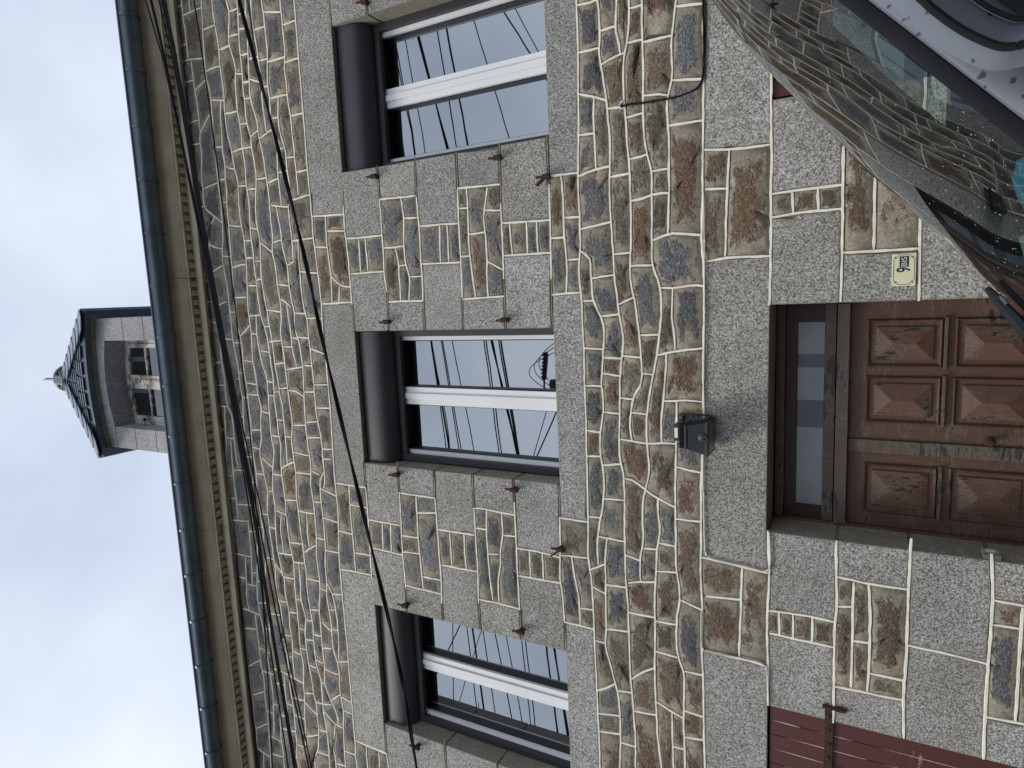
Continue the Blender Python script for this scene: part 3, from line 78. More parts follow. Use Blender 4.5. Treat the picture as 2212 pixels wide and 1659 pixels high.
';S-611,1643 68,2 6,2 2,8 6,-2 0,-4 20,2 -2,40 -190,2 2,-36 44,-8 18,4 2,-6;S-499,1653 68,0 4,38 -76,0;S-1259,1625 76,16 48,16 4,-2 0,30 -164,-6 16,-30;S-709,1659 0,34 -10,0 -4,-8 -6,10 -112,2 -2,-8 -6,6 -28,-4 10,-18 96,-2 8,6 2,-8;S-15,1667 58,2 4,8 4,-8 52,0 20,26 -12,2 -2,-6 -4,0 -6,10 -70,-2 -18,-2 -2,-6 -20,4 -6,-2;s-3965,1681 104,0 6,16 4,-4 0,-12 72,0 -6,402 -102,0 -4,-14 -4,14 -76,0;s-3767,1679 8,0 0,12 6,6 4,-4 -2,-14 192,2 0,12 4,4 4,-4 0,-12 44,0 -4,400 -44,0 -4,-12 -4,12 -214,2 6,-390;s-3497,1681 108,0 0,12 4,4 4,-4 0,-12 100,0 -8,400 -112,0 -4,-12 -4,12 -92,0;s-3273,1681 42,0 -2,12 4,4 6,-6 0,-10 132,0 0,12 4,4 6,-6 0,-10 44,0 4,400 -150,0 -2,-10 -8,2 0,8 -86,0;s-4177,1683 32,0 4,14 4,-14 94,0 4,14 4,-14 60,0 -6,400 -140,0 -4,-14 -4,14 -66,-2 -4,-396;s-3029,1681 70,2 4,14 4,-14 122,0 -4,396 -158,2 -4,-12 -6,12 -24,0;s-2821,1683 50,0 4,14 4,-14 132,0 4,14 6,-14 46,0 4,394 -62,0 -4,-8 -4,8 -138,2 -4,-10 -4,10 -36,0;s-2567,1681 46,0 0,12 4,4 6,-16 94,2 4,14 4,-14 112,2 0,392 -124,0 -4,-8 -4,8 -132,0;s-2289,1685 86,0 4,12 4,-10 98,0 -2,384 -4,0 -4,8 -182,-2;s2531,1691 68,0 0,766 -136,0 -2,-12 -6,2 0,10 -12,0 0,-764 2,8 6,2 2,-10;G-1747,1685 294,0 4,6 4,-4 56,0 4,8 6,-8 56,0 14,2 2,4 6,-4 210,4 0,38 -6,6 8,10 0,40 -112,4 -502,0 -2,292 -386,-4 2,-392 96,2 4,8 4,-8 164,-2 6,10 4,-10;s-1083,1693 58,0 -2,40 -54,-2;G669,1691 22,0 4,8 4,-8 122,0 4,8 6,-4 -2,-4 146,0 6,12 6,-2 0,-8 190,0 2,10 6,-2 0,-8 64,0 2,760 -184,4 -86,-4 -2,-662 -614,0 0,-32 4,-4 -6,-28 2,-26 96,-4 6,8 4,-8 108,-2 8,6 4,-8;s1257,1693 76,0 4,10 6,-10 58,2 -6,760 -56,0 -2,-10 -6,2 -2,6 -70,0;s2327,1693 106,0 2,764 -198,-2 0,-760 10,0 0,6 6,2 2,-8;s1409,1695 116,0 4,8 6,-8 82,0 -4,708 -6,56 -204,-4;s1627,1695 104,0 2,8 6,-2 0,-6 34,0 2,764 -154,0;s2089,1695 58,0 4,8 6,-8 72,0 0,760 -28,-2 -4,-8 -6,8 -118,-2 -4,-754;s1781,1695 48,0 4,8 4,-8 106,2 2,6 4,0 2,-6 108,0 6,754 -184,6 0,-10 -6,-2 -2,12 -90,2;S-1017,1693 74,2 4,4 4,-4 38,2 6,2 4,8 6,-8 30,4 -2,52 -70,-8 -58,-14 -38,0;S129,1701 4,6 6,-2 0,-4 52,0 2,6 6,-6 30,0 0,44 -50,0 -2,-6 -4,0 -2,6 -60,-4 0,-34;S-777,1703 50,0 2,92 -122,2 2,-32 6,-4 -6,-4 4,-52;G-531,1699 18,0 4,6 6,-6 76,0 4,8 6,-8 86,0 44,2 2,4 8,-4 108,-2 4,8 4,-8 164,4 -2,40 -8,4 8,6 -2,42 -100,2 -2,-6 -614,2 -2,-90 16,4 6,-6;S237,1701 106,2 2,6 10,-6 2,46 -120,-4;S11,1705 92,2 0,32 -94,4;S-1081,1741 54,0 4,6 4,-6 36,0 56,14 74,8 -2,34 -6,-6 -4,6 -68,4 -12,-2 -2,-10 -6,2 0,6 -122,-8 -6,-2;S43,1749 128,4 0,38 -36,2 -4,-6 -4,6 -120,2 2,-44;S209,1753 20,0 4,6 4,-6 120,4 0,34 -120,0 -4,-8 -6,8 -46,0 -2,-36;G-1189,1797 100,0 2,6 6,-2 0,-4 8,0 120,8 0,56 -6,4 6,6 0,14 -2,24 -6,4 6,6 0,42 -116,-2 -2,-10 -6,2 0,8 -110,0;S157,1799 16,0 2,4 6,-4 46,0 2,38 -92,-2 0,-34;G237,1799 120,0 4,4 6,-4 110,2 0,158 -114,2 0,-4 -6,-2 -4,6 -12,2 -60,0 -2,-6 -6,2 0,4 -30,0 -2,-20 4,0 2,-6 -6,-4 -2,-52 6,-4 -6,-4 0,-26 4,-6 -6,-4;G-657,1801 48,0 0,160 -122,0 -4,-6 -4,6 -68,0 -2,-6 -4,0 -4,8 -30,-2 0,-40 4,-6 -4,-2 -2,-42 6,-4 -8,-10 -4,-52 4,6 4,-6 122,-2 6,8 2,-8'
';G97,1801 30,0 2,34 -8,6 8,4 0,28 -6,4 6,4 2,46 -6,4 6,4 0,28 -42,0 -6,-6 -2,6 -72,2 -4,-8 -4,8 -102,0 0,-160 100,0 6,4 4,-6;S-869,1805 6,0 4,58 -86,-2 0,-54 32,2;S137,1845 92,2 2,26 -94,0;S-945,1871 88,0 2,42 -90,-2;S137,1881 94,0 2,52 -92,-4;S-945,1919 90,2 0,40 -92,0;s139,1937 94,4 0,22 -94,0;G-1189,1967 110,0 6,70 -6,8 6,4 -2,78 -114,-2;G467,1967 10,0 0,156 -108,0 -2,-26 4,-6 -4,-2 -4,-118;G-715,1969 106,2 0,154 -116,0 2,-42 8,-6 -10,-8 -4,-48 8,-4 -8,-4 -2,-42;S-1069,1967 114,2 2,6 6,-2 0,-4 92,2 2,6 6,-2 0,-4 32,0 -2,42 -50,14 -60,0 -54,14 -84,0;S-807,1971 68,0 2,42 -72,-2;S95,1971 36,0 4,6 4,-6 96,0 2,6 6,-2 0,-4 32,0 4,54 -8,4 -52,-2 -2,-8 -6,2 0,4 -88,-2;S283,1971 72,0 0,38 -68,14;G-101,1973 102,0 -2,52 -6,2 0,4 6,2 0,42 -6,2 4,6 0,46 -98,2;S9,1973 76,0 28,50 -48,6 -58,-4;S355,2017 4,72 -58,0 -2,-6 -6,2 0,4 -76,0 2,-54 66,2 4,-6;S-809,2019 72,2 6,54 -68,4 0,-6 -6,-2 -2,8 -80,0 4,-44 18,0 46,-14 8,4;S111,2031 8,0 2,4 6,-4 84,4 -2,54 -62,0 -4,-10 -4,10 -132,-12 0,-44 62,4;S-925,2035 34,0 -4,42 -90,-2 -80,-8 0,-18 86,0;s-751,2083 20,0 -4,42 -64,0 0,-38;s-2633,2085 62,0 0,14 4,4 6,-4 0,-14 132,0 -6,230 -194,-2;S7,2085 132,12 0,30 -12,0 -2,-8 -6,8 -114,0;s-2799,2087 12,0 4,228 -150,0 -2,-8 -6,2 0,6 -58,0 8,-226 158,0 0,10 6,4 4,-14;s-2779,2087 138,0 4,226 -38,2 -4,-8 -4,8 -92,0;s-2421,2085 124,0 0,14 4,4 4,-4 0,-12 182,0 0,230 -120,-2 -4,-8 -4,8 -146,0 -4,-8 -4,8 -38,0;G-2091,2087 386,4 0,228 -394,-2 0,-186 2,-30 6,-2;S-1065,2075 70,8 84,2 16,2 2,4 6,-4 80,0 0,38 -18,0 -2,-4 -6,4 -128,-2 -6,-6 -4,6 -8,2 -86,2;s-3525,2089 14,0 4,14 6,-4 0,-10 92,0 0,228 -150,0 4,-226;s-3401,2089 112,0 4,14 6,-6 0,-8 86,0 0,226 -8,0 -4,-8 -8,10 -138,0 0,-6 -6,-4 -2,10 -42,0;s-3183,2089 150,0 4,14 4,-2 0,-12 24,0 -6,226 -178,0;s-4195,2091 66,0 -6,228 -64,0 0,-216 4,-2;s-4121,2091 140,0 4,12 6,-12 76,0 0,226 -60,0 0,-6 -6,-4 -2,10 -164,2;s-3887,2091 102,0 4,12 4,-2 0,-10 212,0 -2,226 -76,0 -4,-10 -4,2 0,8 -236,0;S147,2097 62,2 2,6 6,-8 76,0 2,28 -148,2;s303,2097 56,0 2,26 -56,2;G379,2131 98,0 0,160 -112,2 -6,-4 -4,6 -96,-6 2,-76 4,-4 -6,-12 0,-16 4,0 2,-6 -6,-2 -2,-6 -2,-32 42,-2 0,6 6,2 2,-8 56,0 2,6 4,0 2,-6;G-1189,2133 116,6 6,-4 96,-2 0,38 -6,2 6,6 0,56 -4,2 4,6 -2,44 -50,0 -6,-8 -4,8 -12,2 -34,0 0,-6 -6,-2 -2,8 -6,2 -96,0;S-961,2133 128,0 -2,42 -100,0 -28,-4;G-825,2133 18,0 2,8 6,-2 0,-6 64,0 2,12 6,-4 0,-8 118,2 0,154 -100,4 0,-6 -6,-2 -2,8 -46,0 -4,-6 -6,6 -54,-2 0,-46 4,-4 -4,-4 0,-46 6,-10 -4,-6;G35,2135 84,0 2,38 -6,6 6,2 0,26 -4,6 6,4 2,72 -34,2 -4,-8 -4,8 -76,0 -6,-6 -4,6 -98,2 0,-154 98,-2 2,6 4,0 2,-6;S127,2135 12,0 2,6 6,-2 0,-4 100,0 2,38 -120,0;S-963,2179 24,4 104,0 0,52 -128,0;S129,2181 122,0 0,24 -120,2;S205,2213 48,0 -2,76 -118,0 -2,-72;S-963,2243 128,2 0,46 -128,-4;s-1079,2297 46,0 2,78 -46,-2;G-1189,2299 102,0 4,160 -106,2;S-1023,2295 38,0 16,4 134,0 4,10 4,-10 54,2 -10,78 -90,2 -2,-10 -6,4 0,6 -54,0 -4,-10 -4,10 -80,-6;G-679,2299 70,0 0,158 -98,0 0,-70 4,-4 -4,-4 -2,-78;G-43,2299 40,0 2,54 -6,8 6,2 0,28 -6,6 6,2 0,52 -100,4 0,-154'
';S7,2299 76,0 0,44 -76,10;S91,2299 34,0 4,4 4,-4 118,0 4,8 4,-8 24,0 4,54 -82,8 -6,0 -4,-8 -4,6 -48,0 -10,-2 -2,-6 -6,4 -34,-12;S293,2299 64,4 0,56 -62,-6;G447,2299 30,0 0,158 -108,-2 -2,-86 6,-6 -6,-2 -2,-14 0,-44;S-765,2301 48,0 0,78 -58,0;s-3809,2323 158,2 -2,292 -56,0 -2,-14 -6,2 0,12 -84,-2 -4,-12 -6,2 2,10 -142,0 -4,-290 60,0 0,12 6,2 2,-14;s-3119,2323 112,0 2,16 6,-2 0,-14 58,0 6,292 -68,0 0,-10 -6,-2 -2,12 -116,2 0,-10 -6,-4 -4,4 2,10 -64,0 -2,-292 8,0 0,12 6,2 2,-14;s-2933,2323 150,0 2,16 6,-2 0,-14 92,0 -2,290 -80,0 0,-8 -6,-2 -4,4 2,6 -12,2 -96,0 0,-10 -6,-2 -2,12 -38,0;s-2675,2323 38,0 2,16 6,-2 0,-14 194,0 2,16 6,-2 0,-14 38,0 -2,292 -166,0 -4,-12 -6,4 0,8 -108,-2;s-2381,2323 146,2 0,290 -140,0 0,-12 -6,2 -2,10;s-4017,2325 54,0 4,290 -48,0 -2,-12 -6,2 0,10 -98,0 -2,-12 -6,2 0,10 -78,0 0,-288 64,0 -2,8 8,4 2,-12;s-3643,2325 74,0 4,14 6,-4 0,-10 150,0 2,14 6,-2 0,-12 42,0 -8,292 -10,0 -2,-14 -6,2 0,12 -128,0 -4,-14 -6,4 2,10 -124,0;s-3351,2325 142,0 2,292 -26,0 0,-14 -8,4 0,10 -118,0;G-2227,2325 120,0 2,14 6,-2 0,-12 394,2 0,290 -130,2 -4,-6 -8,6 -36,-4 -294,0 -4,-12 -6,4 2,8 -42,0;S77,2351 8,4 6,-4 34,12 -2,26 -116,2 0,-30;S275,2361 12,0 4,8 4,-8 64,6 2,88 -116,0 -2,-8 -6,2 0,6 -38,0 0,-46 4,-4 -4,-6 0,-30;s133,2367 58,2 0,30 -48,-12 -12,2;S-1077,2381 132,8 -4,72 -6,2 -2,-12 -6,4 0,8 -112,-4;S-775,2387 60,0 0,70 -120,2 -6,-6 -4,6 -30,0 2,-70 88,0 4,6;S-935,2389 54,0 -4,70 -54,2;S69,2397 54,0 2,6 6,-6 20,0 36,8 4,2 0,48 -74,2 -2,-6 -4,0 -2,6 -22,0 -40,-8 -38,0 -2,-50;s2059,2459 6,0 0,14 4,4 4,-2 0,-16 118,2 2,160 -178,-2 -4,-10 -4,2 0,8 -126,-2 0,-152;G1263,2461 66,2 -6,160 -342,-2 0,-158 270,0 0,12 6,2 2,-14;S143,2463 48,0 2,4 6,-4 38,0 0,72 -120,-4 0,-66;G-781,2465 172,0 0,156 -96,0 -4,-8 -4,8 -72,0 -4,-8 -6,8 -40,0 0,-62 8,-4 -8,-4 0,-32 6,-4 -6,-4 0,-44;G21,2457 22,0 54,10 12,-2 0,102 -8,2 6,6 0,46 -38,0 -6,-8 -4,8 -48,0 -2,-8 -6,2 0,6 -104,-4 0,-154 78,-4 22,0 6,4;s1339,2463 56,0 4,14 4,-2 0,-10 204,2 -4,148 -152,4 0,-8 -6,-2 -2,10 -8,2 -104,2;s1837,2465 36,0 0,152 -36,0 -4,-8 -6,8 -206,-2 -2,-6 -8,6 4,-138 4,-2 0,-8 156,0 0,8 4,2 4,-10;s2201,2461 28,2 2,14 6,-4 0,-10 198,2 4,12 4,-2 0,-10 12,0 -4,158 -166,0 -2,-14 -6,2 0,12 -76,-2;s2463,2465 136,0 0,156 -42,0 -2,-12 -6,2 0,10 -88,0;G-1159,2467 76,0 2,6 4,0 2,-6 112,4 2,44 -6,6 8,10 0,26 -6,2 0,4 6,2 2,58 -24,2 -6,-4 -2,4 -76,2 0,-6 -6,-4 -2,10 -132,2 2,6 130,0 0,74 -8,4 8,4 -2,76 -102,0 -4,-6 -6,6 -284,-2 -2,-6 -4,0 -2,6 -178,0 -4,-4 -6,4 -44,0 -4,-4 -4,4 -112,0 -4,-164 644,-2 2,-156;S-873,2467 28,0 0,44 -108,4 0,-44 10,6 2,-6 8,-2 48,0 6,6;s-857,2519 14,0 0,32 -108,6 0,-34;s117,2539 120,4 0,22 -120,2;S-845,2559 2,62 -106,2 -2,-58;S161,2573 76,0 2,54 -122,-6 0,-46;s-2705,2621 20,0 4,14 6,-4 0,-10 108,2 0,42 -22,0 0,-12 -4,-4 -6,16 -142,-2 -4,-14 -6,4 2,10 -10,0 -4,-40;s-4199,2623 76,0 -2,38 -74,0;s-4113,2623 98,0 2,40 -88,-2 -4,-12 -4,10 -8,2;s-4007,2623 48,0 4,12 6,-4 -2,-8 142,2 4,38 -16,0 -4,-14 -4,2 0,12 -98,0 -4,-14 -4,14 -70,0'
';s-3019,2623 8,0 0,36 -8,0 -4,-10 -4,2 0,8 -98,0 -2,-34;s-3003,2623 68,0 4,12 4,-2 0,-10 38,0 0,36 -26,2 -4,-12 -4,10 -80,0;s-2881,2623 110,0 4,40 -114,-2;s-2559,2623 168,0 0,10 6,2 -2,30 -20,0 -2,-16 -6,4 0,12 -144,0;s-2151,2623 260,0 44,4 2,34 -240,2 2,-10 -6,-4 -4,14 -80,0 -4,-38;s-3801,2625 82,0 -2,38 -76,0;s-3709,2625 56,0 4,10 4,-2 0,-8 124,0 6,40 -150,-2 -4,-14 -4,2 -2,12 -38,0;s-3511,2625 124,0 -4,38 -116,2;s-3379,2625 12,0 4,10 4,-2 0,-8 118,0 -4,36 -56,2 0,-10 -6,-4 -2,14 -74,0;s-3233,2625 26,0 4,10 4,-2 0,-8 64,0 2,34 -20,0 0,-6 -6,-4 -4,10 -74,2;s-2375,2625 140,0 2,10 6,-4 0,-6 42,0 2,38 -42,0 0,-10 -6,-4 -4,14 -144,2;G-595,2625 494,0 104,4 0,54 -6,4 2,6 4,0 0,28 -6,4 6,4 0,48 -144,4 -44,-2 -2,-4 -6,4 -110,-2 -4,-4 -6,4 -84,0 -6,-4 -4,4 -58,2 -238,4 -2,-66 8,-6 -8,-2 0,-78 98,0;s1575,2623 28,0 2,18 6,-2 2,-14 -4,170 -158,-2 0,-166;s1621,2625 208,0 2,164 -22,0 2,-8 -6,-4 -6,14 -166,4 0,-16 -6,-2 -4,18 -6,0;s1837,2625 36,0 2,16 6,-2 0,-12 126,0 2,162 -92,0 -4,-12 -4,2 0,10 -70,0;S-851,2629 8,0 2,8 6,-2 0,-6 40,0 2,82 -114,0 -2,-6 -4,0 -2,6 -66,-2 0,-76;S-785,2629 72,2 0,78 -72,2;s11,2629 50,0 6,48 -56,6;G245,2463 116,0 2,8 6,-2 0,-6 108,2 2,160 496,0 2,4 332,2 14,2 2,8 6,-2 0,-8 112,-2 0,148 -4,2 0,14 -140,0 0,-12 -4,-4 -4,2 0,14 -246,-4 -2,-4 -6,4 -78,2 -44,0 -2,-6 -4,0 -2,6 -188,-2 -2,-6 -4,0 -2,6 -78,2 -118,0 -4,-8 -4,8 -78,0 -6,-8 -4,0 -2,6 -76,0 -2,-62 4,-6 -4,-2 -4,-84 148,2 4,-4 -4,-4 -48,-2 -100,0 -4,-8 -4,8 -6,2 -46,0 -2,-6 -6,2 0,4 -18,-2 -4,-42;s2015,2627 178,2 2,12 6,-2 0,-10 74,2 -4,160 -78,0 -4,-14 -4,2 0,12 -96,-2 -2,-12 -6,4 0,8 -64,0;s2529,2629 20,0 -6,160 -74,2 0,-12 -4,-2 -4,14 -98,0 0,-10 -6,-4 -2,14 -76,0 6,-160 166,0 0,8 6,2 2,-10;s2557,2629 42,0 0,148 -6,12 -42,0;S-1031,2633 42,0 0,76 -76,0 0,-74;S69,2629 38,0 4,4 4,-4 104,4 22,2 2,8 6,-2 0,-6 18,2 6,84 -52,2 -4,-8 -6,8 -100,-8 -38,-44;S275,2637 52,0 4,82 -50,2;s-3155,2667 22,0 0,12 4,4 4,-4 0,-12 98,0 2,68 -46,0 0,-14 -4,-4 -4,4 0,14 -76,-2;s-3019,2667 8,0 -2,10 4,4 6,-2 0,-12 78,2 -4,64 -88,2;s-3263,2669 18,0 0,12 8,-4 0,-8 74,0 -2,64 -60,0 0,-12 -4,-4 -4,2 0,14 -68,-2 0,-60;s-1919,2669 74,0 2,60 -246,-2 4,-56;s-4199,2671 74,0 2,10 6,-2 0,-8 6,0 -6,58 -42,0 -4,-12 -6,4 0,8 -30,0;s-4103,2671 90,0 4,12 4,-12 70,0 0,60 -88,0 -4,-14 -4,2 0,12 -78,-2;s-3927,2671 98,0 2,60 -18,0 -4,-14 -4,2 0,12 -74,0;s-3821,2671 16,0 4,10 6,-2 -2,-8 74,0 2,10 6,-2 2,-8 38,0 -2,60 -68,0 -4,-14 -6,4 2,10 -64,0;s-3665,2671 148,2 -2,56 -116,2 0,-10 -6,-4 -4,14 -24,0;s-3367,2671 58,0 0,60 -118,-2 -4,-12 -6,4 2,8 -76,0 4,-56 114,0 0,6 6,2 4,-8;s-2917,2669 26,0 2,12 8,-4 0,-8 116,2 2,10 6,-2 0,-8 8,0 6,62 -126,0 -2,-14 -4,-2 -4,4 0,12 -42,2;s-2741,2671 142,2 -4,58 -30,2 0,-12 -6,-4 -4,16 -84,0 2,-12 -6,-4 -4,4 0,12;s-2205,2671 24,0 4,12 4,-12 80,0 -4,56 -66,0 -2,-10 -6,4 0,6 -58,0 2,-54;s-2591,2673 24,0 2,8 6,-2 0,-6 144,0 -2,54 -80,2 0,-10 -4,-2 -4,12 -90,2;s-2407,2673 18,0 2,8 4,0 4,-8 144,0 -2,54 -110,-2 -2,-8 -6,4 0,6 -52,0;s65,2685 8,0 28,30 -90,6 0,-30'
';S-1065,2717 150,2 2,66 -58,6 -26,0 -6,-4 -2,6 -62,0;S-733,2717 20,0 2,64 -48,0 -8,-10 -2,8 -100,2 -6,-4 -2,4 -26,2 -4,-64 114,0 6,6 2,-6;S103,2723 8,4 6,-4 16,0 82,8 4,56 -90,-4 -4,-6 -6,4 -108,-4 0,-48;S327,2727 4,0 2,62 -70,2 -2,-8 -6,6 -28,-2 -4,-56 50,-2 6,4 4,-4;s-2421,2735 4,0 2,14 6,-2 0,-12 52,0 -2,38 -6,8 0,12 -138,0 6,-56;s-2327,2733 90,2 -2,10 4,4 6,-2 0,-12 58,0 2,56 -56,0 2,-10 -6,-2 -4,12 -120,2 6,-58;s-4199,2737 32,2 4,52 -36,0;s-3509,2737 74,0 6,54 -30,0 -2,-12 -6,2 0,10 -158,0 0,-12 -8,4 0,8 -6,0 2,-52 118,0 -2,6 8,4;s-2515,2737 8,0 -6,58 -2,-16 -8,4 0,12 -112,0 2,-54 30,-2 0,8 6,2 2,-10;s-2161,2735 64,2 2,12 6,-2 0,-10 246,0 4,52 -42,4 -280,-2;s-4159,2739 42,0 -2,6 4,4 6,-4 0,-6 78,0 0,52 -64,0 -4,-12 -6,2 0,10 -50,0;s-4023,2739 88,0 2,10 6,-2 0,-8 74,0 -2,52 -34,0 -2,-12 -6,2 0,10 -102,0 -2,-12 -6,2 -2,10 -14,0;s-3803,2739 50,0 4,40 -6,2 0,10 -90,0 0,-50 20,0 0,6 6,2 2,-8;s-3745,2739 68,0 2,10 6,-2 0,-8 24,0 -2,52 -92,0;s-3427,2737 118,2 2,10 6,-2 0,-8 68,2 2,52 -62,0 -4,-14 -6,2 2,12 -120,-2;s-3225,2741 60,0 2,8 6,-2 0,-6 78,2 -2,52 -90,0 -4,-16 -6,2 0,14 -40,-2;s-2727,2741 84,0 -2,54 -14,0 2,-12 -4,-4 -6,2 0,14 -62,0;s-3071,2743 46,0 2,6 4,0 2,-6 86,0 2,6 4,0 2,-6 44,0 2,52 -112,0 0,-16 -8,4 0,12 -76,0;s-2869,2743 126,0 8,6 -2,46 -22,0 -2,-16 -6,2 0,14 -98,0 -4,-16;S-439,2785 32,0 -2,70 -40,-4 -6,-2 -2,-6 -14,4 -52,-10 -44,-2 2,-46;S-399,2785 86,0 -2,68 -20,0 -6,-4 -2,4 -58,2;S-303,2785 112,2 20,68 -60,0 -4,-8 -6,6 -64,0;S-23,2785 26,0 2,8 6,-2 0,-6 110,6 10,84 -86,2 -52,-4 -16,-6 -4,-8 -4,6 -8,-2 -6,-76;S-181,2787 128,0 4,72 -68,2 -8,-8 -4,6 -32,-2;S-877,2789 10,76 -90,-2 -40,4 0,-66 72,-8 14,0 0,6 6,2 2,-10;S-867,2789 100,0 22,78 -50,2 -2,-10 -6,2 0,8 -54,-4;S-757,2789 34,0 14,4 96,-4 -4,48 -70,-4 -54,14;s-605,2789 32,0 -2,46 -32,2;S129,2791 90,4 2,6 6,-4 28,2 -2,74 -56,6 -54,-2 -4,-4;S309,2797 24,0 4,8 6,-8 72,2 -8,88 -2,12 -4,2 4,8 -16,0 -4,-10 -6,4 2,6 -58,0 -38,-6 -26,2 2,-24 8,-4 -8,-4 2,-74;S725,2797 182,2 -4,64 -30,6 -22,-6 -52,2 -6,-6 -4,6 -10,0 -60,-8 0,-58;S981,2797 56,0 -4,62 -102,-2 -2,-4 -16,6 2,-60;s1045,2797 246,4 4,56 -174,4 -34,-2 -4,-4 -4,4 -38,0;s1821,2797 10,0 4,12 6,-4 0,-8 68,0 6,62 -10,0 -4,-10 -6,8 -92,2 6,-60;s1919,2797 90,0 4,12 6,-4 0,-8 62,0 -4,62 -14,0 -2,-10 -6,2 0,8 -132,0;s2089,2797 96,2 6,62 -106,-2;s2573,2797 20,0 -2,64 -54,0 0,-10 -6,-2 -2,12 -6,2 -52,0 0,-64 72,0 0,8 6,2 2,-10;s-4199,2799 38,0 4,12 4,-12 50,0 2,58 -30,0 -4,-12 -4,2 0,10 -60,0;s-4095,2799 64,0 4,12 4,-12 14,0 -4,60 -80,-2;s-4001,2799 104,0 4,28 -4,32 -82,0 -4,-14 -4,14 -18,0;s-3887,2799 32,0 4,12 6,-4 0,-8 92,0 4,60 -18,0 -4,-14 -6,4 2,10 -108,0;s-3739,2799 92,0 2,12 6,-4 0,-8 6,0 -2,58 -28,0 0,-8 -6,-4 -2,12 -70,2 -4,-50 6,0;s-3625,2799 158,0 -2,56 -26,0 -4,-10 -4,10 -6,2 -118,0;s-3459,2799 30,0 4,12 6,-4 -2,-8 120,2 4,56 -22,0 -4,-12 -6,4 2,8 -134,-2;s-2191,2799 22,0 4,12 4,-2 0,-10 254,2 -4,56 -64,0 -2,-6 -4,0 -2,6 -166,2 -2,-12 -4,-2 -4,4 2,10 -72,0 4,-58'
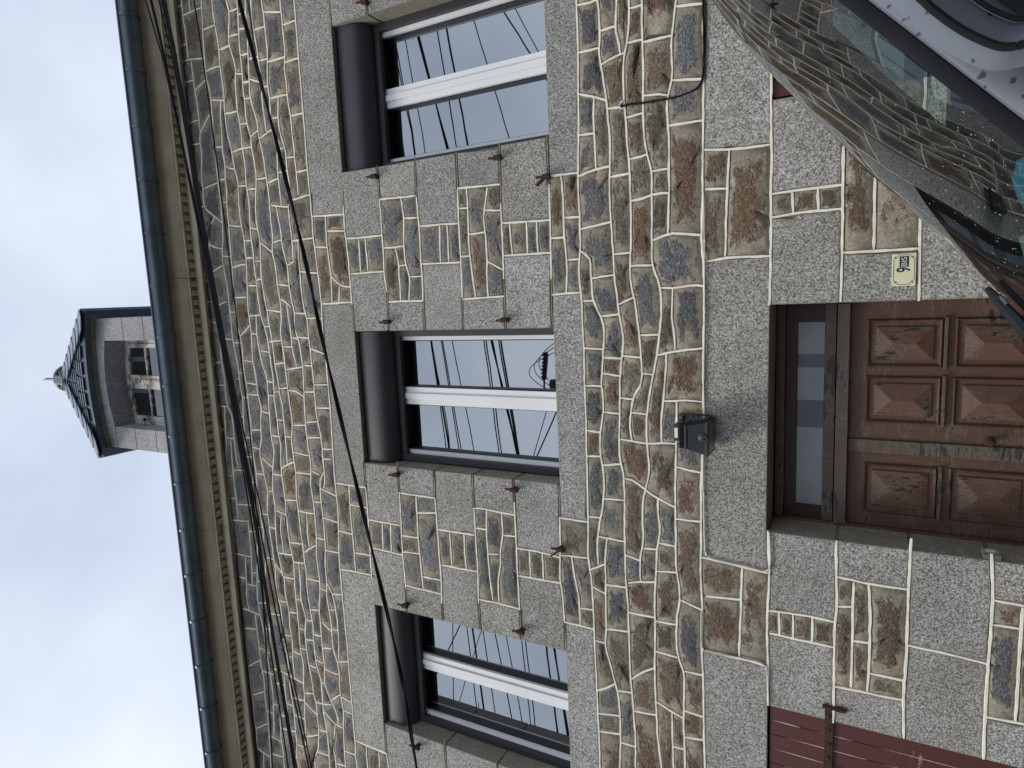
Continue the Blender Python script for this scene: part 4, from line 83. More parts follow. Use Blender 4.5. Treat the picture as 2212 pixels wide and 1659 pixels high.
';S-1869,2799 30,0 2,4 6,-4 112,0 2,42 -76,10 -8,-4 -4,4 -22,2 -76,2 4,-54;g-1711,2799 46,0 8,52 -52,-8;S-1657,2799 174,0 0,6 -16,50 -46,-6 -4,-10 -6,10 -70,6 -12,-6 -6,4 -6,-2;S-1473,2799 286,2 0,4 -6,42 -54,-8 -8,-2 -4,-6 -6,6 -80,-2 -2,-4 -6,4 -66,0 -34,10 -32,-4;S423,2799 84,0 -2,52 -88,0;S515,2799 196,0 0,58 -60,-2 0,-42 -4,-4 -4,2 0,42 -72,0 -2,-4 -6,4 -50,-2;s1741,2799 60,0 -6,60 -42,2 -2,-10 -6,-2 -2,12 -118,4 6,-62;s2195,2799 74,0 4,10 6,-4 0,-6 76,2 4,66 -64,-2 -2,-16 -6,2 -2,14 -84,-2;s2393,2799 68,0 2,64 -74,2 0,-14 -6,-2 -2,16 -14,0 -4,-64;s-2457,2801 92,0 0,60 -28,0 0,-12 -4,-4 -6,4 0,12 -94,0 -4,-16 -6,4 0,12 -12,0 4,-58 6,8 4,-8;s-2353,2801 120,0 -4,58 -62,2 0,-12 -6,-4 -2,16 -50,0 0,-50;S-1179,2801 102,0 4,8 6,-8 62,0 -2,68 -54,8 -82,0 -42,-30;s1301,2801 138,2 -2,46 -4,8 -96,0 -4,-8 -6,8 -22,0;s-3293,2801 60,0 6,10 6,-8 42,0 2,56 -112,0;s-2673,2803 4,0 -4,56 -88,0 2,-54 22,0 4,6 4,-6;s-2659,2803 14,0 4,8 6,-8 112,0 -4,58 -134,-2 -2,-28;s1451,2803 158,0 2,6 12,-6 -6,62 -6,0 -4,-16 -6,2 0,12 -156,-4 0,-38;s-3171,2803 80,0 10,2 2,6 6,-6 76,0 -2,56 -54,0 -2,-16 -6,4 0,12 -90,0 0,-12 -4,-4 -4,2 0,14 -10,-2;s-2989,2805 114,0 6,54 -12,0 0,-12 -4,-2 -4,14 -10,2 -92,0;s-2865,2805 96,0 0,54 -8,0 -4,-14 -6,4 0,10 -74,0;s-683,2841 12,0 -30,24 -34,2 -2,-4 -2,-8;s-1417,2843 64,0 0,28 -8,0 -8,-6 0,6 -66,4 -56,-18 2,-6 42,2;s-1345,2843 80,2 -2,30 -78,-4;S-659,2843 42,2 4,8 4,-8 34,0 2,10 6,-2 0,-10 38,4 -6,70 -56,-2 -16,-6 -4,4 -28,-4 -24,2 -18,-52;s-521,2847 56,8 -6,64 -8,-6 -4,6 -44,-2;s-1717,2849 2,8 12,-6 46,8 4,6 -36,44 -34,-20 -28,-10 -42,2 -2,-22;S-1565,2857 10,0 -2,50 6,26 -64,8 -4,-6 -4,4 -44,-16 -16,-10 44,-52 34,2;s-1257,2845 56,8 6,2 4,10 6,-8 28,20 -24,2 0,-4 -6,-2 -2,8 -10,2 -60,-6;S-1815,2859 12,0 4,40 -64,12 -40,14 -44,-10 -32,0 4,-50 64,0 4,6 4,-6 8,-2;S471,2857 34,2 2,6 6,-6 50,2 0,36 -36,2 -4,-8 -6,6 -8,0 -54,-8 -42,8 4,-38;S-325,2861 10,0 4,6 6,-6 66,2 2,36 -6,8 -94,6 2,-50;S-455,2857 22,6 24,0 4,4 4,-4 58,0 -2,50 -14,0 -6,-6 -4,8 -94,4;s-4199,2865 62,2 4,48 -66,0;s-3663,2865 26,0 2,12 6,-2 2,-10 122,0 -4,52 -122,2 -2,-14 -6,-2 0,16 -18,0;s-3497,2865 28,0 2,12 6,-2 0,-10 130,0 6,10 2,42 -32,0 0,-12 -6,-2 -4,14 -112,2 0,-12 -6,-4 -4,16 -14,0;s-1999,2865 14,0 -4,50 -156,2 -4,-50;S-1547,2857 42,4 6,6 10,-2 44,14 -8,54 -90,0 -6,-28;S-689,2865 18,44 -4,4 -4,0 -2,-8 -6,2 0,8 -42,6 -64,-8 -2,-36 54,-2 4,6 4,-6 34,-2;S-231,2863 60,0 8,10 4,-8 30,2 6,52 -8,-10 -4,6 -12,0 -82,-8;S571,2861 118,2 22,2 2,8 6,-2 0,-6 16,0 56,8 0,38 -58,10 -8,0 -4,-8 -4,10 -46,-2 -70,-24 -30,0;s1281,2865 16,0 0,12 4,4 4,-2 0,-14 22,0 -2,96 -214,-8 -22,-84;s1337,2865 98,2 4,94 -24,0 -2,-16 -6,2 0,14 -72,0;s-4129,2867 28,0 4,10 6,-4 -2,-6 80,0 -2,6 4,4 6,-2 0,-8 18,0 4,50 -136,0 0,-12 -8,-2;s-3977,2867 80,0 -2,52 -30,0 0,-12 -4,-4 -6,4 2,12 -38,-2;s-3883,2867 108,0 2,52 -16,0 -2,-16 -6,2 0,14 -94,0 2,-44 4,2 4,-4;s-3767,2867 18,0 4,10 6,-2 0,-8 68,0 4,52 -96,0;s-2795,2867 10,0 6,52 -84,-2 -2,-14 -6,4 -2,10 -14,0 4,-48 16,0 0,6 6,2 2,-8'
';s-2777,2867 6,0 4,10 6,-4 0,-6 88,0 -2,8 6,2 0,42 -84,0 -2,-16 -6,2 0,14 -10,0;s-2193,2867 36,0 4,50 -32,0 2,-10 -4,-4 -6,6 0,8 -100,0 -2,-4 -2,-44 58,0 0,6 6,2 4,-8;S915,2867 8,0 0,88 -64,8 -10,0 -4,-8 -6,8 -38,-6 -2,-38 4,-6 -4,-2 0,-38 48,-2 32,8 22,-8 8,4;S943,2865 90,2 4,6 4,-6 40,0 22,86 -44,-2 -2,-6 -6,6 -66,-4 -40,4 -4,-8 -8,10 -2,-86;s1445,2867 158,6 4,86 -50,0 0,-10 -6,-4 -4,14 -100,2;s1803,2867 92,0 0,92 -128,0 -2,-14 -6,2 -2,12 -4,-90 42,0 -2,8 6,4;s1905,2867 10,0 6,14 4,-14 130,0 2,86 -46,2 2,-6 -6,-4 -4,10 -10,2 -88,2;s2063,2867 14,0 2,14 6,-4 0,-10 106,4 -4,82 -52,0 -2,-8 -6,2 0,6 -60,0;s-3319,2867 22,0 2,10 6,-2 0,-8 94,0 18,2 2,8 6,-2 0,-6 10,0 0,32 -6,6 0,8 -148,2;s-3151,2869 88,0 -4,44 -84,0;s-3055,2869 54,0 4,8 6,-8 100,0 -4,48 -118,-2 -2,-12 -6,2 0,10 -34,0 -4,-2;s-2661,2869 134,0 2,8 6,-2 0,-6 14,0 2,50 -84,0 0,-12 -4,-4 -6,4 0,12 -62,0;s-2497,2869 96,0 0,48 -88,2 2,-12 -4,-4 -4,2;s-2393,2869 28,0 2,8 6,-2 0,-6 50,0 4,48 -84,0 0,-12 -6,-2;s1723,2869 22,0 4,90 -90,0 -2,-14 -6,2 -2,12 -34,0 -4,-86 6,0 4,8 4,-8;s2545,2869 44,0 4,12 6,-4 0,-8 0,88 -58,0 -4,-86;S-73,2867 22,0 4,8 6,-4 10,2 4,54 -60,6 -28,-10 -6,-54;s2201,2871 84,2 -2,82 -24,0 2,-6 -4,-4 -6,4 0,6 -56,-2;s2463,2871 4,10 4,-2 0,-8 58,0 4,86 -116,0 -10,-2 2,-6 -4,-4 -6,4 0,6 -4,0 -4,-82;S-983,2873 22,0 0,42 -20,2 -4,-6 -4,6 -10,2 -48,4 -96,-6 0,-8 -6,-4 -4,12 -22,2 -4,-30 6,-2 102,0 60,-10 10,4 4,-6;s2295,2873 64,2 4,6 6,-6 12,-2 6,82 -96,0;S-953,2873 88,0 4,6 4,-4 54,2 0,34 -44,0 -4,-6 -4,6 -58,-2 -38,4;s-1377,2879 14,2 32,52 -62,2 -4,-8 -4,8 -44,0 10,-52;S-23,2877 62,8 94,0 4,6 4,-6 62,2 46,-6 4,0 0,4 -2,20 -68,2 2,-8 -6,-4 -10,16 2,4 -10,26 -56,2 -18,-2 -2,-10 -6,2 -2,8 -96,-14;s-1767,2887 20,2 38,18 -14,56 -26,0 -42,-58 4,-2 -4,-14;S-1345,2879 62,2 14,2 4,6 10,-4 40,8 28,-4 4,30 -78,14 -14,0 -2,-8 -6,2 0,6 -38,0 -30,-46;S445,2899 72,6 -2,44 -10,0 -2,-6 -4,0 -2,6 -102,-4 -4,-28 16,0 6,-12;s571,2905 28,0 8,4 -10,32 -22,6 -52,2 2,-42 44,2;S-1803,2907 4,0 40,56 -78,-10 -6,-2 -2,-8 -6,2 0,6 -106,2 -6,-4 -2,4 -32,2 -190,-2 2,-28 32,0 2,10 6,-2 0,-8 78,-2 78,0 2,6 4,0 2,-6 30,0 50,10 48,-16;s615,2911 60,20 42,0 2,30 -32,0 -2,-6 -6,2 0,4 -10,0 -46,-12 -6,-6 -12,0;S231,2913 20,0 2,4 6,-4 122,4 6,26 -4,8 6,6 2,18 -84,-14 -38,2 2,-4 -4,-4 -6,8 -10,0 -82,-20 12,-28;s-229,2915 94,8 10,34 -28,0 -4,-6 -6,6 -10,0 -66,-16 2,-24 6,2;S-655,2917 46,6 8,84 -32,-2 -4,-6 -6,4 -38,-2 2,-80;S-299,2917 54,0 -2,22 -6,4 4,12 -8,50 -66,-2 -2,-6 -8,4 -2,-42 -20,-38 8,0 6,6 4,-6;S-929,2919 74,2 -2,36 -58,6 -90,-4 20,-34 24,-2 6,6 6,-8;s-1703,2913 8,2 -2,4 4,4 6,-2 12,8 52,18 4,14 -94,2;s779,2921 12,0 2,38 -32,0 -6,-8 -2,10 -26,0 0,-32;s-4199,2923 66,2 4,26 -2,4 -20,0 0,-8 -6,-4 -2,12 -40,0;s-3243,2923 78,0 2,30 -124,2 0,-8 -6,-4 -2,12 -64,0 2,-30 36,0 0,8 6,2 2,-10;s-3119,2921 52,2 -2,8 4,4 6,-4 0,-8 38,0 2,30 -62,0 -2,-10 -6,4 0,6 -66,0 4,-30;S-847,2921 44,0 4,4 8,-4 52,8 52,-6 -2,78 -80,8 -26,0 -10,-6 -6,4 -34,-2 -6,-32 6,-12 -4,-6;S-397,2923 34,0 20,38 2,40 -118,-8 -20,2 4,-68'
';s-3367,2925 -2,30 -84,2 -2,-12 -4,-2 -4,14 -14,0 0,-30;s-3011,2923 114,2 2,10 6,-2 2,-8 14,0 -2,26 -2,4 -34,0 -10,-2 0,-6 -6,-4 -2,10 -82,0;s-2323,2925 22,0 2,10 6,-2 0,-8 100,0 -2,28 -38,-2 -2,-8 -6,2 0,6 -92,0 -20,-2 -4,-6 -6,6 -28,0 2,-22;S-1157,2925 4,0 0,68 -70,2 -58,-6 4,-46;s-4119,2925 120,0 16,2 4,8 6,-4 -2,-4 38,0 4,28 -8,0 -4,-12 -6,4 0,8 -88,0 -2,-12 -6,2 0,10 -74,0;s-3927,2927 28,0 -2,4 4,4 6,-8 94,0 2,28 -8,0 -2,-12 -6,2 0,10 -114,0;s-3787,2927 16,0 2,8 6,-2 0,-6 98,0 2,8 6,-2 0,-6 18,0 4,28 -70,0 -2,-12 -6,4 0,8 -74,0;s-3631,2927 120,0 2,8 6,-2 0,-6 16,0 0,30 -88,0 -2,-14 -6,2 0,12 -44,0;s-2865,2925 86,2 2,8 6,-2 0,-6 10,0 2,16 -4,2 0,10 -104,0;s-2751,2927 84,0 2,8 6,-2 0,-6 62,0 0,26 -28,0 0,-8 -6,-2 -2,10 -118,2;s-2589,2927 86,0 0,6 6,2 -2,16 -22,0 -6,-8 -2,8 -60,2;s-2489,2927 88,0 4,8 -2,14 -90,2;S-1143,2925 90,6 58,-4 -36,64 -10,8 -34,-4 -4,-8 -6,6 -58,0;S-601,2921 64,4 4,10 6,-8 44,2 -4,68 -44,8 -6,-4 -16,8 -38,-2;s-123,2929 32,12 64,-6 4,8 4,-8 14,2 14,28 -124,-8;s3,2939 36,8 42,2 8,60 -46,-6;s-1555,2941 6,0 4,6 4,-6 12,0 8,40 -28,-2 -46,-18 -16,0 -2,-6 4,-8;s-1367,2941 82,0 -4,44 -14,2 -36,-8 -56,2 2,-38;s-1521,2941 66,2 2,8 6,-8 44,0 0,38 -28,0 -10,4 -70,-4;s-241,2949 78,16 0,44 -58,-2 -2,-6 -4,0 -2,6 -18,-2;S585,2953 8,0 4,6 12,-6 66,18 -18,64 -62,-14 -82,-4 -2,-6 -18,4 10,-58 12,0 4,6 4,-6;S397,2955 98,2 -10,58 -54,-6 -26,2 -4,-24 4,-10 -6,-2;S965,2955 86,4 0,52 -78,-12 -12,2 -2,-6 -12,6 -2,-42;s-2403,2957 4,18 6,-2 2,-16 28,2 2,88 -64,0 -4,-14 -6,6 0,8 -80,0 -6,-86 22,-2 0,14 6,2 2,-16;s-2353,2959 110,0 4,6 4,82 -50,0 -4,-14 -6,6 0,8 -58,0;s-1931,2959 80,2 -4,42 -16,2 -6,-4 -6,6 -78,12 4,-58;s-3215,2961 52,0 2,14 6,-2 0,-12 66,0 -6,90 -6,0 0,-14 -4,-4 -4,2 0,16 -96,0 0,-14 -4,-4 -4,4 0,12 -76,0 2,-86;s-3081,2961 62,0 4,14 6,-2 0,-12 80,2 4,84 -74,2 0,-12 -4,-4 -4,4 0,12 -80,0;s-2625,2961 28,0 2,14 6,-2 0,-12 60,0 6,70 -4,4 0,12 -94,-2;s-2231,2961 36,0 0,14 6,-2 2,-12 220,0 -2,64 -28,20 -26,0 -6,-6 -4,6 -194,2;s933,2961 4,0 0,40 -74,-6 -2,-4 -14,4 0,-24 72,-8 10,4;s2069,2961 58,0 -4,48 -114,4 2,-50 48,0 0,12 6,2;s2135,2961 52,0 -2,12 4,4 6,-4 0,-12 56,2 -6,50 -102,-4 -4,-8 -6,4 2,4 -4,0;s-4199,2963 40,0 6,82 -46,0;s-4151,2963 20,0 2,12 6,-2 0,-10 76,0 -4,82 -54,0 -4,-12 -4,12 -32,0;s-4039,2963 90,0 4,84 -96,-2;s-3941,2963 8,0 4,12 6,-4 -2,-8 114,0 4,84 -98,0 -4,-14 -4,14 -24,0;s-3803,2963 8,0 4,12 6,-4 -2,-8 74,0 -6,84 -70,0 -4,-14 -4,2 -2,12;s-3359,2963 62,0 0,86 -8,0 0,-12 -4,-4 -4,2 0,14 -138,-2 -2,-82 84,0 -2,6 6,4;s-2921,2963 44,0 -2,8 4,4 6,-4 0,-8 104,0 -4,80 -26,0 0,-6 -6,-4 -4,4 2,6 -12,2 -102,2;s-2741,2963 108,0 4,82 -14,0 -4,-12 -6,12 -108,-2 4,-70 4,2 4,-10;s-3705,2965 70,0 4,10 6,-2 0,-8 42,0 -2,70 -6,2 0,10 -120,0;s-3575,2965 88,0 4,10 6,-4 0,-6 16,0 2,82 -4,-14 -6,4 0,10 -108,0;S-153,2965 30,0 4,6 6,-6 12,0 114,8 18,28 -50,-2 -6,4 -26,0 -46,14 -24,-2 -8,-6 -6,4 -18,-2;s1951,2965 52,0 -2,48 -28,0 0,-8 -6,-4 -4,14 -54,2 -4,-50'
';s2259,2963 22,0 4,14 4,-2 2,-12 96,2 2,12 6,-2 0,-10 4,0 -6,50 -48,0 2,-10 -4,-4 -6,4 0,10 -80,-2;s2407,2965 126,0 2,12 6,-2 0,-10 58,0 0,48 -154,2 0,-12 -6,-2 -2,14 -36,0;s-1009,2967 68,6 82,-6 6,38 -138,-6 -2,-6 -4,0 -2,6 -28,0;S771,2967 22,0 4,6 4,-6 38,4 0,26 -52,4 -108,-8 6,-24 34,0 2,4 6,-4 26,0 -2,22 6,6 4,-4 0,-24;s1557,2967 50,0 2,10 6,-2 0,-8 34,0 -4,46 -40,0 -6,-2 -4,-10 -6,4 0,6 -34,0;s1657,2967 92,0 4,10 6,-10 -2,48 -104,-2;s1767,2967 128,0 6,50 -100,-2 0,-14 -6,2 -2,12 -28,0;S-1671,2969 52,0 6,8 4,-8 10,0 40,14 2,44 -70,-12 -52,0 2,-4 -4,-4 -8,8 -28,-10 2,-34;S287,2969 106,14 4,28 -134,0 6,-40;s1059,2959 34,0 12,2 2,4 8,-4 76,6 134,2 4,8 6,-8 72,2 0,36 -286,8 -52,-2 -10,-2;s1423,2969 16,0 4,8 4,-8 100,0 0,42 -116,-2 -8,-8 -6,6 -2,-36;s-1843,2961 90,10 6,6 6,-2 -2,-4 20,0 -2,30 -56,2 -4,-6 -6,6 -54,-2;S89,2949 68,0 4,8 4,-6 6,0 38,12 52,8 -6,42 -32,10 -4,-6 -8,4 -30,-10 -40,-4 -44,2;s-1395,2989 52,0 0,32 -44,10 -6,-4 -4,6 -8,2 -24,-2 2,-42 22,0 6,4;s-1549,2987 30,2 4,6 6,-4 74,2 -2,40 -42,0 -2,-6 -6,4 -62,-4;S-1335,2991 40,4 6,12 6,-4 0,-6 54,6 76,-2 4,6 4,0 2,-6 52,0 6,2 -2,28 -164,8 -4,-8 -6,6 -74,-18;S677,3001 100,8 62,-4 2,6 6,-8 10,0 22,52 -4,8 -54,2 -4,-6 -14,2 -80,-24 -24,0 -4,-6 -6,6 -24,0;s-1077,3003 30,2 12,6 4,-4 30,0 -2,68 -46,-6 -4,-6 -6,4 -24,-4 2,-20 6,-4 -4,-4;S-699,3009 10,0 4,6 4,-6 36,2 -10,34 -10,4 4,6 -16,30 -26,0 -2,-10 -6,2 0,8 -98,-4 6,-64 40,0;s867,3003 74,10 12,-4 2,48 -66,4;S-1863,3011 8,0 2,4 6,-4 62,0 38,64 -44,8 -30,0 -8,-6 -2,8 -76,4 32,-76;S-471,3001 140,10 -2,42 -66,-10 -62,0 -2,-4 -6,4 -60,0 -2,-30 38,-8 10,4 4,-6;S-47,3011 26,0 8,70 -56,-4 -4,-8 -4,8 -54,-8 2,-46 36,2;s-1757,3009 28,0 6,10 6,-6 28,10 -10,50 -30,0 -4,-6 -6,6 -38,-62;s-1891,3015 6,2 -32,74 -56,2 -4,58 -58,12 -4,-16 -6,4 0,10 -38,-10 -194,-2 -4,-10 -6,2 0,8 -4,0 4,-94 52,0 0,6 8,4 0,-10 196,-2 2,74 2,16 6,2 -2,-92 28,0 24,-18 6,2 8,-12;S-991,3007 74,6 66,0 2,8 6,-2 0,-4 32,0 -6,64 -48,2 -10,-6 -6,4 -114,-4;s-637,3013 40,4 58,-2 2,28 -110,2;s-323,3011 66,2 2,6 6,-4 20,0 -2,50 -66,-10 -26,0;S-9,3009 46,0 56,10 60,-2 54,10 16,8 36,52 -62,4 -6,-8 -4,10 -42,4 -22,0 -4,-4 -14,4 -108,-14 -10,-68;s961,3009 90,10 2,4 6,-4 82,4 266,-8 4,18 6,-2 2,-14 2,28 -58,0 0,-14 -4,-2 -4,4 0,12 -148,-4 -72,4 -6,-6 -6,8 -20,2 -26,0 -8,-6 -2,6 -82,6 0,-6 -6,-2 -2,8 -14,2;s2095,3017 26,0 -4,20 -132,2 0,-6 -6,-4 -2,10 -8,0 2,-16 28,-2 0,10 6,2 4,-12;s2131,3017 4,0 2,20 -10,0 -2,-4 4,-2;s2143,3017 100,4 -2,20 -24,0 2,-8 -4,-4 -6,10 -64,-2;s-221,3015 48,2 14,6 6,-4 16,2 -2,48 -84,-2;s1427,3017 120,2 2,14 6,-2 0,-12 26,0 8,2 0,20 -102,2 0,-10 -6,-4 -4,16 -48,0;s2255,3021 80,2 0,16 -2,6 -84,-4 0,-6 6,-4;s2557,3021 40,0 2,20 -102,2 0,-10 -6,-4 -2,14 -46,2 2,-22;S265,3019 184,0 36,6 12,-2 8,2 0,48 -24,6 -6,-8 -4,10 -8,2 -92,14 -50,-4 -4,-10 -4,8 -46,-6 -38,-54 22,-8 8,2;s1599,3021 46,0 -2,8 4,4 6,-4 0,-8 104,2 2,10 6,-2 0,-8 26,0 0,10 -2,8 -6,0 -4,-12 -6,4 0,8 -110,0 2,-8 -6,-4 -4,12 -56,0;s1927,3023 36,0 -2,16 -164,2 4,-16 100,0 6,8 2,-8;s2345,3023 46,0 2,22 -50,0'
';s2401,3023 36,0 -2,22 -34,0;s-1335,3027 76,18 0,24 -60,-4 -66,4 -2,-30 40,-10 10,6;S-1663,3023 46,2 52,8 10,6 8,-4 54,4 6,2 0,28 -88,-8 -70,10 -8,-8 -4,4 2,4 -36,2 10,-48;s-1479,3041 42,0 4,8 4,-8 34,0 2,28 -86,0;s-1175,3041 86,2 -2,20 -68,4 -2,-6 -4,0 -2,6 -10,2 -74,0 0,-22;S513,3025 80,4 60,14 4,8 4,-6 26,2 -14,34 -34,4 0,-4 -6,-2 -2,6 -6,0 -42,-10 -68,-4;S701,3045 20,0 92,26 2,26 -74,2 -8,-2 -4,-6 -4,4 -26,-4 -18,-10 14,-34;s2047,3045 72,0 6,38 -66,2 2,-6 -6,-4 -4,10 -64,0 -2,-38;s2127,3045 10,0 4,16 6,-2 0,-14 62,4 -4,34 -48,2 -4,-10 -6,10 -14,-2;s1937,3047 24,0 -2,10 4,4 6,-4 0,-10 8,0 2,38 -58,0 0,-8 -6,-2 -2,10 -90,2 0,-10 -4,-2 -4,12 -30,0 -2,-38 4,0 0,10 6,2 4,-12;s1171,3049 184,4 0,38 -198,-2 -4,-8 -6,8 -14,2 0,-38;s1613,3049 42,0 -4,38 -20,0 0,-8 -6,-4 -4,4 2,10 -132,2 -2,-38 100,-2 0,8 6,2 2,-10;s1663,3049 112,0 2,38 -50,0 2,-8 -4,-4 -6,4 0,8 -60,0;s2595,3049 4,0 0,38 -86,0 -2,-12 -6,4 0,8 -8,0 0,-34 4,-2;s-2789,3051 20,0 2,14 6,-2 0,-12 108,2 -4,98 -16,0 0,-10 -6,-2 -4,12 -106,2 -6,-86 0,-14;S-547,3051 10,0 2,8 6,-2 0,-6 60,0 0,30 -60,2 -6,-2 0,-8 -6,-2 -2,8 -14,-6 -18,0 -62,12 -30,0 16,-30;s-461,3051 56,0 54,8 0,28 -8,0 -4,-8 -6,2 -4,8 -86,-6;s-2881,3053 78,0 6,100 -76,-2 -4,-12 -6,2 0,10 -116,-2 0,-92 74,-2 2,8 6,2 2,-10;s-2645,3053 16,0 2,12 6,-2 0,-10 94,2 0,94 -2,-8 -6,-2 -2,10 -112,2;s1363,3053 60,0 2,8 6,-2 0,-6 48,0 2,30 0,-6 -6,-2 0,16 -86,2 -6,-2 2,-12 -6,-4 -4,4 0,12 -12,0;s2217,3049 22,0 2,12 6,-2 2,-10 84,4 2,8 6,-2 0,-6 52,2 -2,32 -28,2 -2,-14 -6,2 0,10 -142,-2;s2405,3053 30,0 2,8 6,-2 0,-6 46,0 0,34 -88,0 0,-32;s-4199,3055 46,0 4,10 6,-2 0,-8 30,0 -2,96 -8,0 -2,-12 -6,2 -2,10 -66,0;s-4105,3055 54,0 2,10 6,-2 0,-8 98,0 4,10 6,-2 0,-8 22,0 0,98 -100,0 -2,-14 -6,2 -2,10 -84,0;s-3905,3055 98,0 4,12 4,-12 0,98 -6,0 0,-14 -6,2 -2,12 -92,0;s-3789,3055 70,0 2,10 6,-2 0,-8 120,0 0,96 -36,0 0,-10 -6,-2 -2,12 -156,2;s-3577,3055 108,0 0,94 -44,2 2,-10 -6,-2 -4,12 -60,0 -2,-86 6,-2;s-2513,3055 78,0 -4,94 -80,0 0,-84 6,-2;s-2363,3055 6,10 6,-2 0,-8 56,0 -4,94 -130,0 2,-92;s1111,3055 14,0 -2,36 -44,2 -2,-36;s-3461,3057 4,8 6,-2 0,-6 138,0 6,92 -42,0 -4,-10 -6,2 0,8 -102,0;s-3305,3057 8,0 2,8 6,-2 0,-6 76,2 0,90 -86,0;s-3063,3057 56,0 0,92 -16,0 -2,-10 -6,2 -2,8 -64,0 -4,-90 10,6 4,-6;s1059,3057 10,0 2,38 -46,4 -38,-2 -2,-34;s-3205,3059 96,0 4,90 -98,0;s973,3063 4,0 0,34 -62,0 -6,-10 -4,4 2,6 -22,2 -2,-28 6,4 4,-6 52,-4 14,4;S-1571,3069 52,6 6,46 -34,0 -2,4 -90,-4 -6,-42;S-1109,3071 18,0 -2,4 4,4 6,-8 24,4 -2,36 -2,10 -6,4 2,6 4,0 -2,22 -88,-14 -8,-8 2,-56;s861,3071 14,0 2,30 -54,-4 -2,-24;S-1511,3075 24,2 2,8 6,-2 0,-6 86,0 6,8 4,-4 -2,-4 58,-2 -2,40 -2,6 -44,4 -60,-4 -4,-6 -4,4 -38,-2 -24,4;s-341,3061 6,0 4,8 6,-6 42,2 48,8 4,6 8,-4 82,2 0,16 -162,-8 -2,-6 -4,0 -2,6 -30,0;S-1317,3075 56,2 4,4 14,-4 74,0 0,52 -82,6 -26,-6 -2,-6 -8,4 -34,-8;S-1671,3079 18,2 6,34 -4,10 6,4 6,30 -98,-2 6,-72 4,-4 26,0 4,4 4,-4;s-131,3079 52,6 0,18 -54,-8;S515,3079 62,4 54,10 4,44 -36,-6 -102,2 -6,-8 -4,8 -6,0 0,-46 16,-4 14,2'
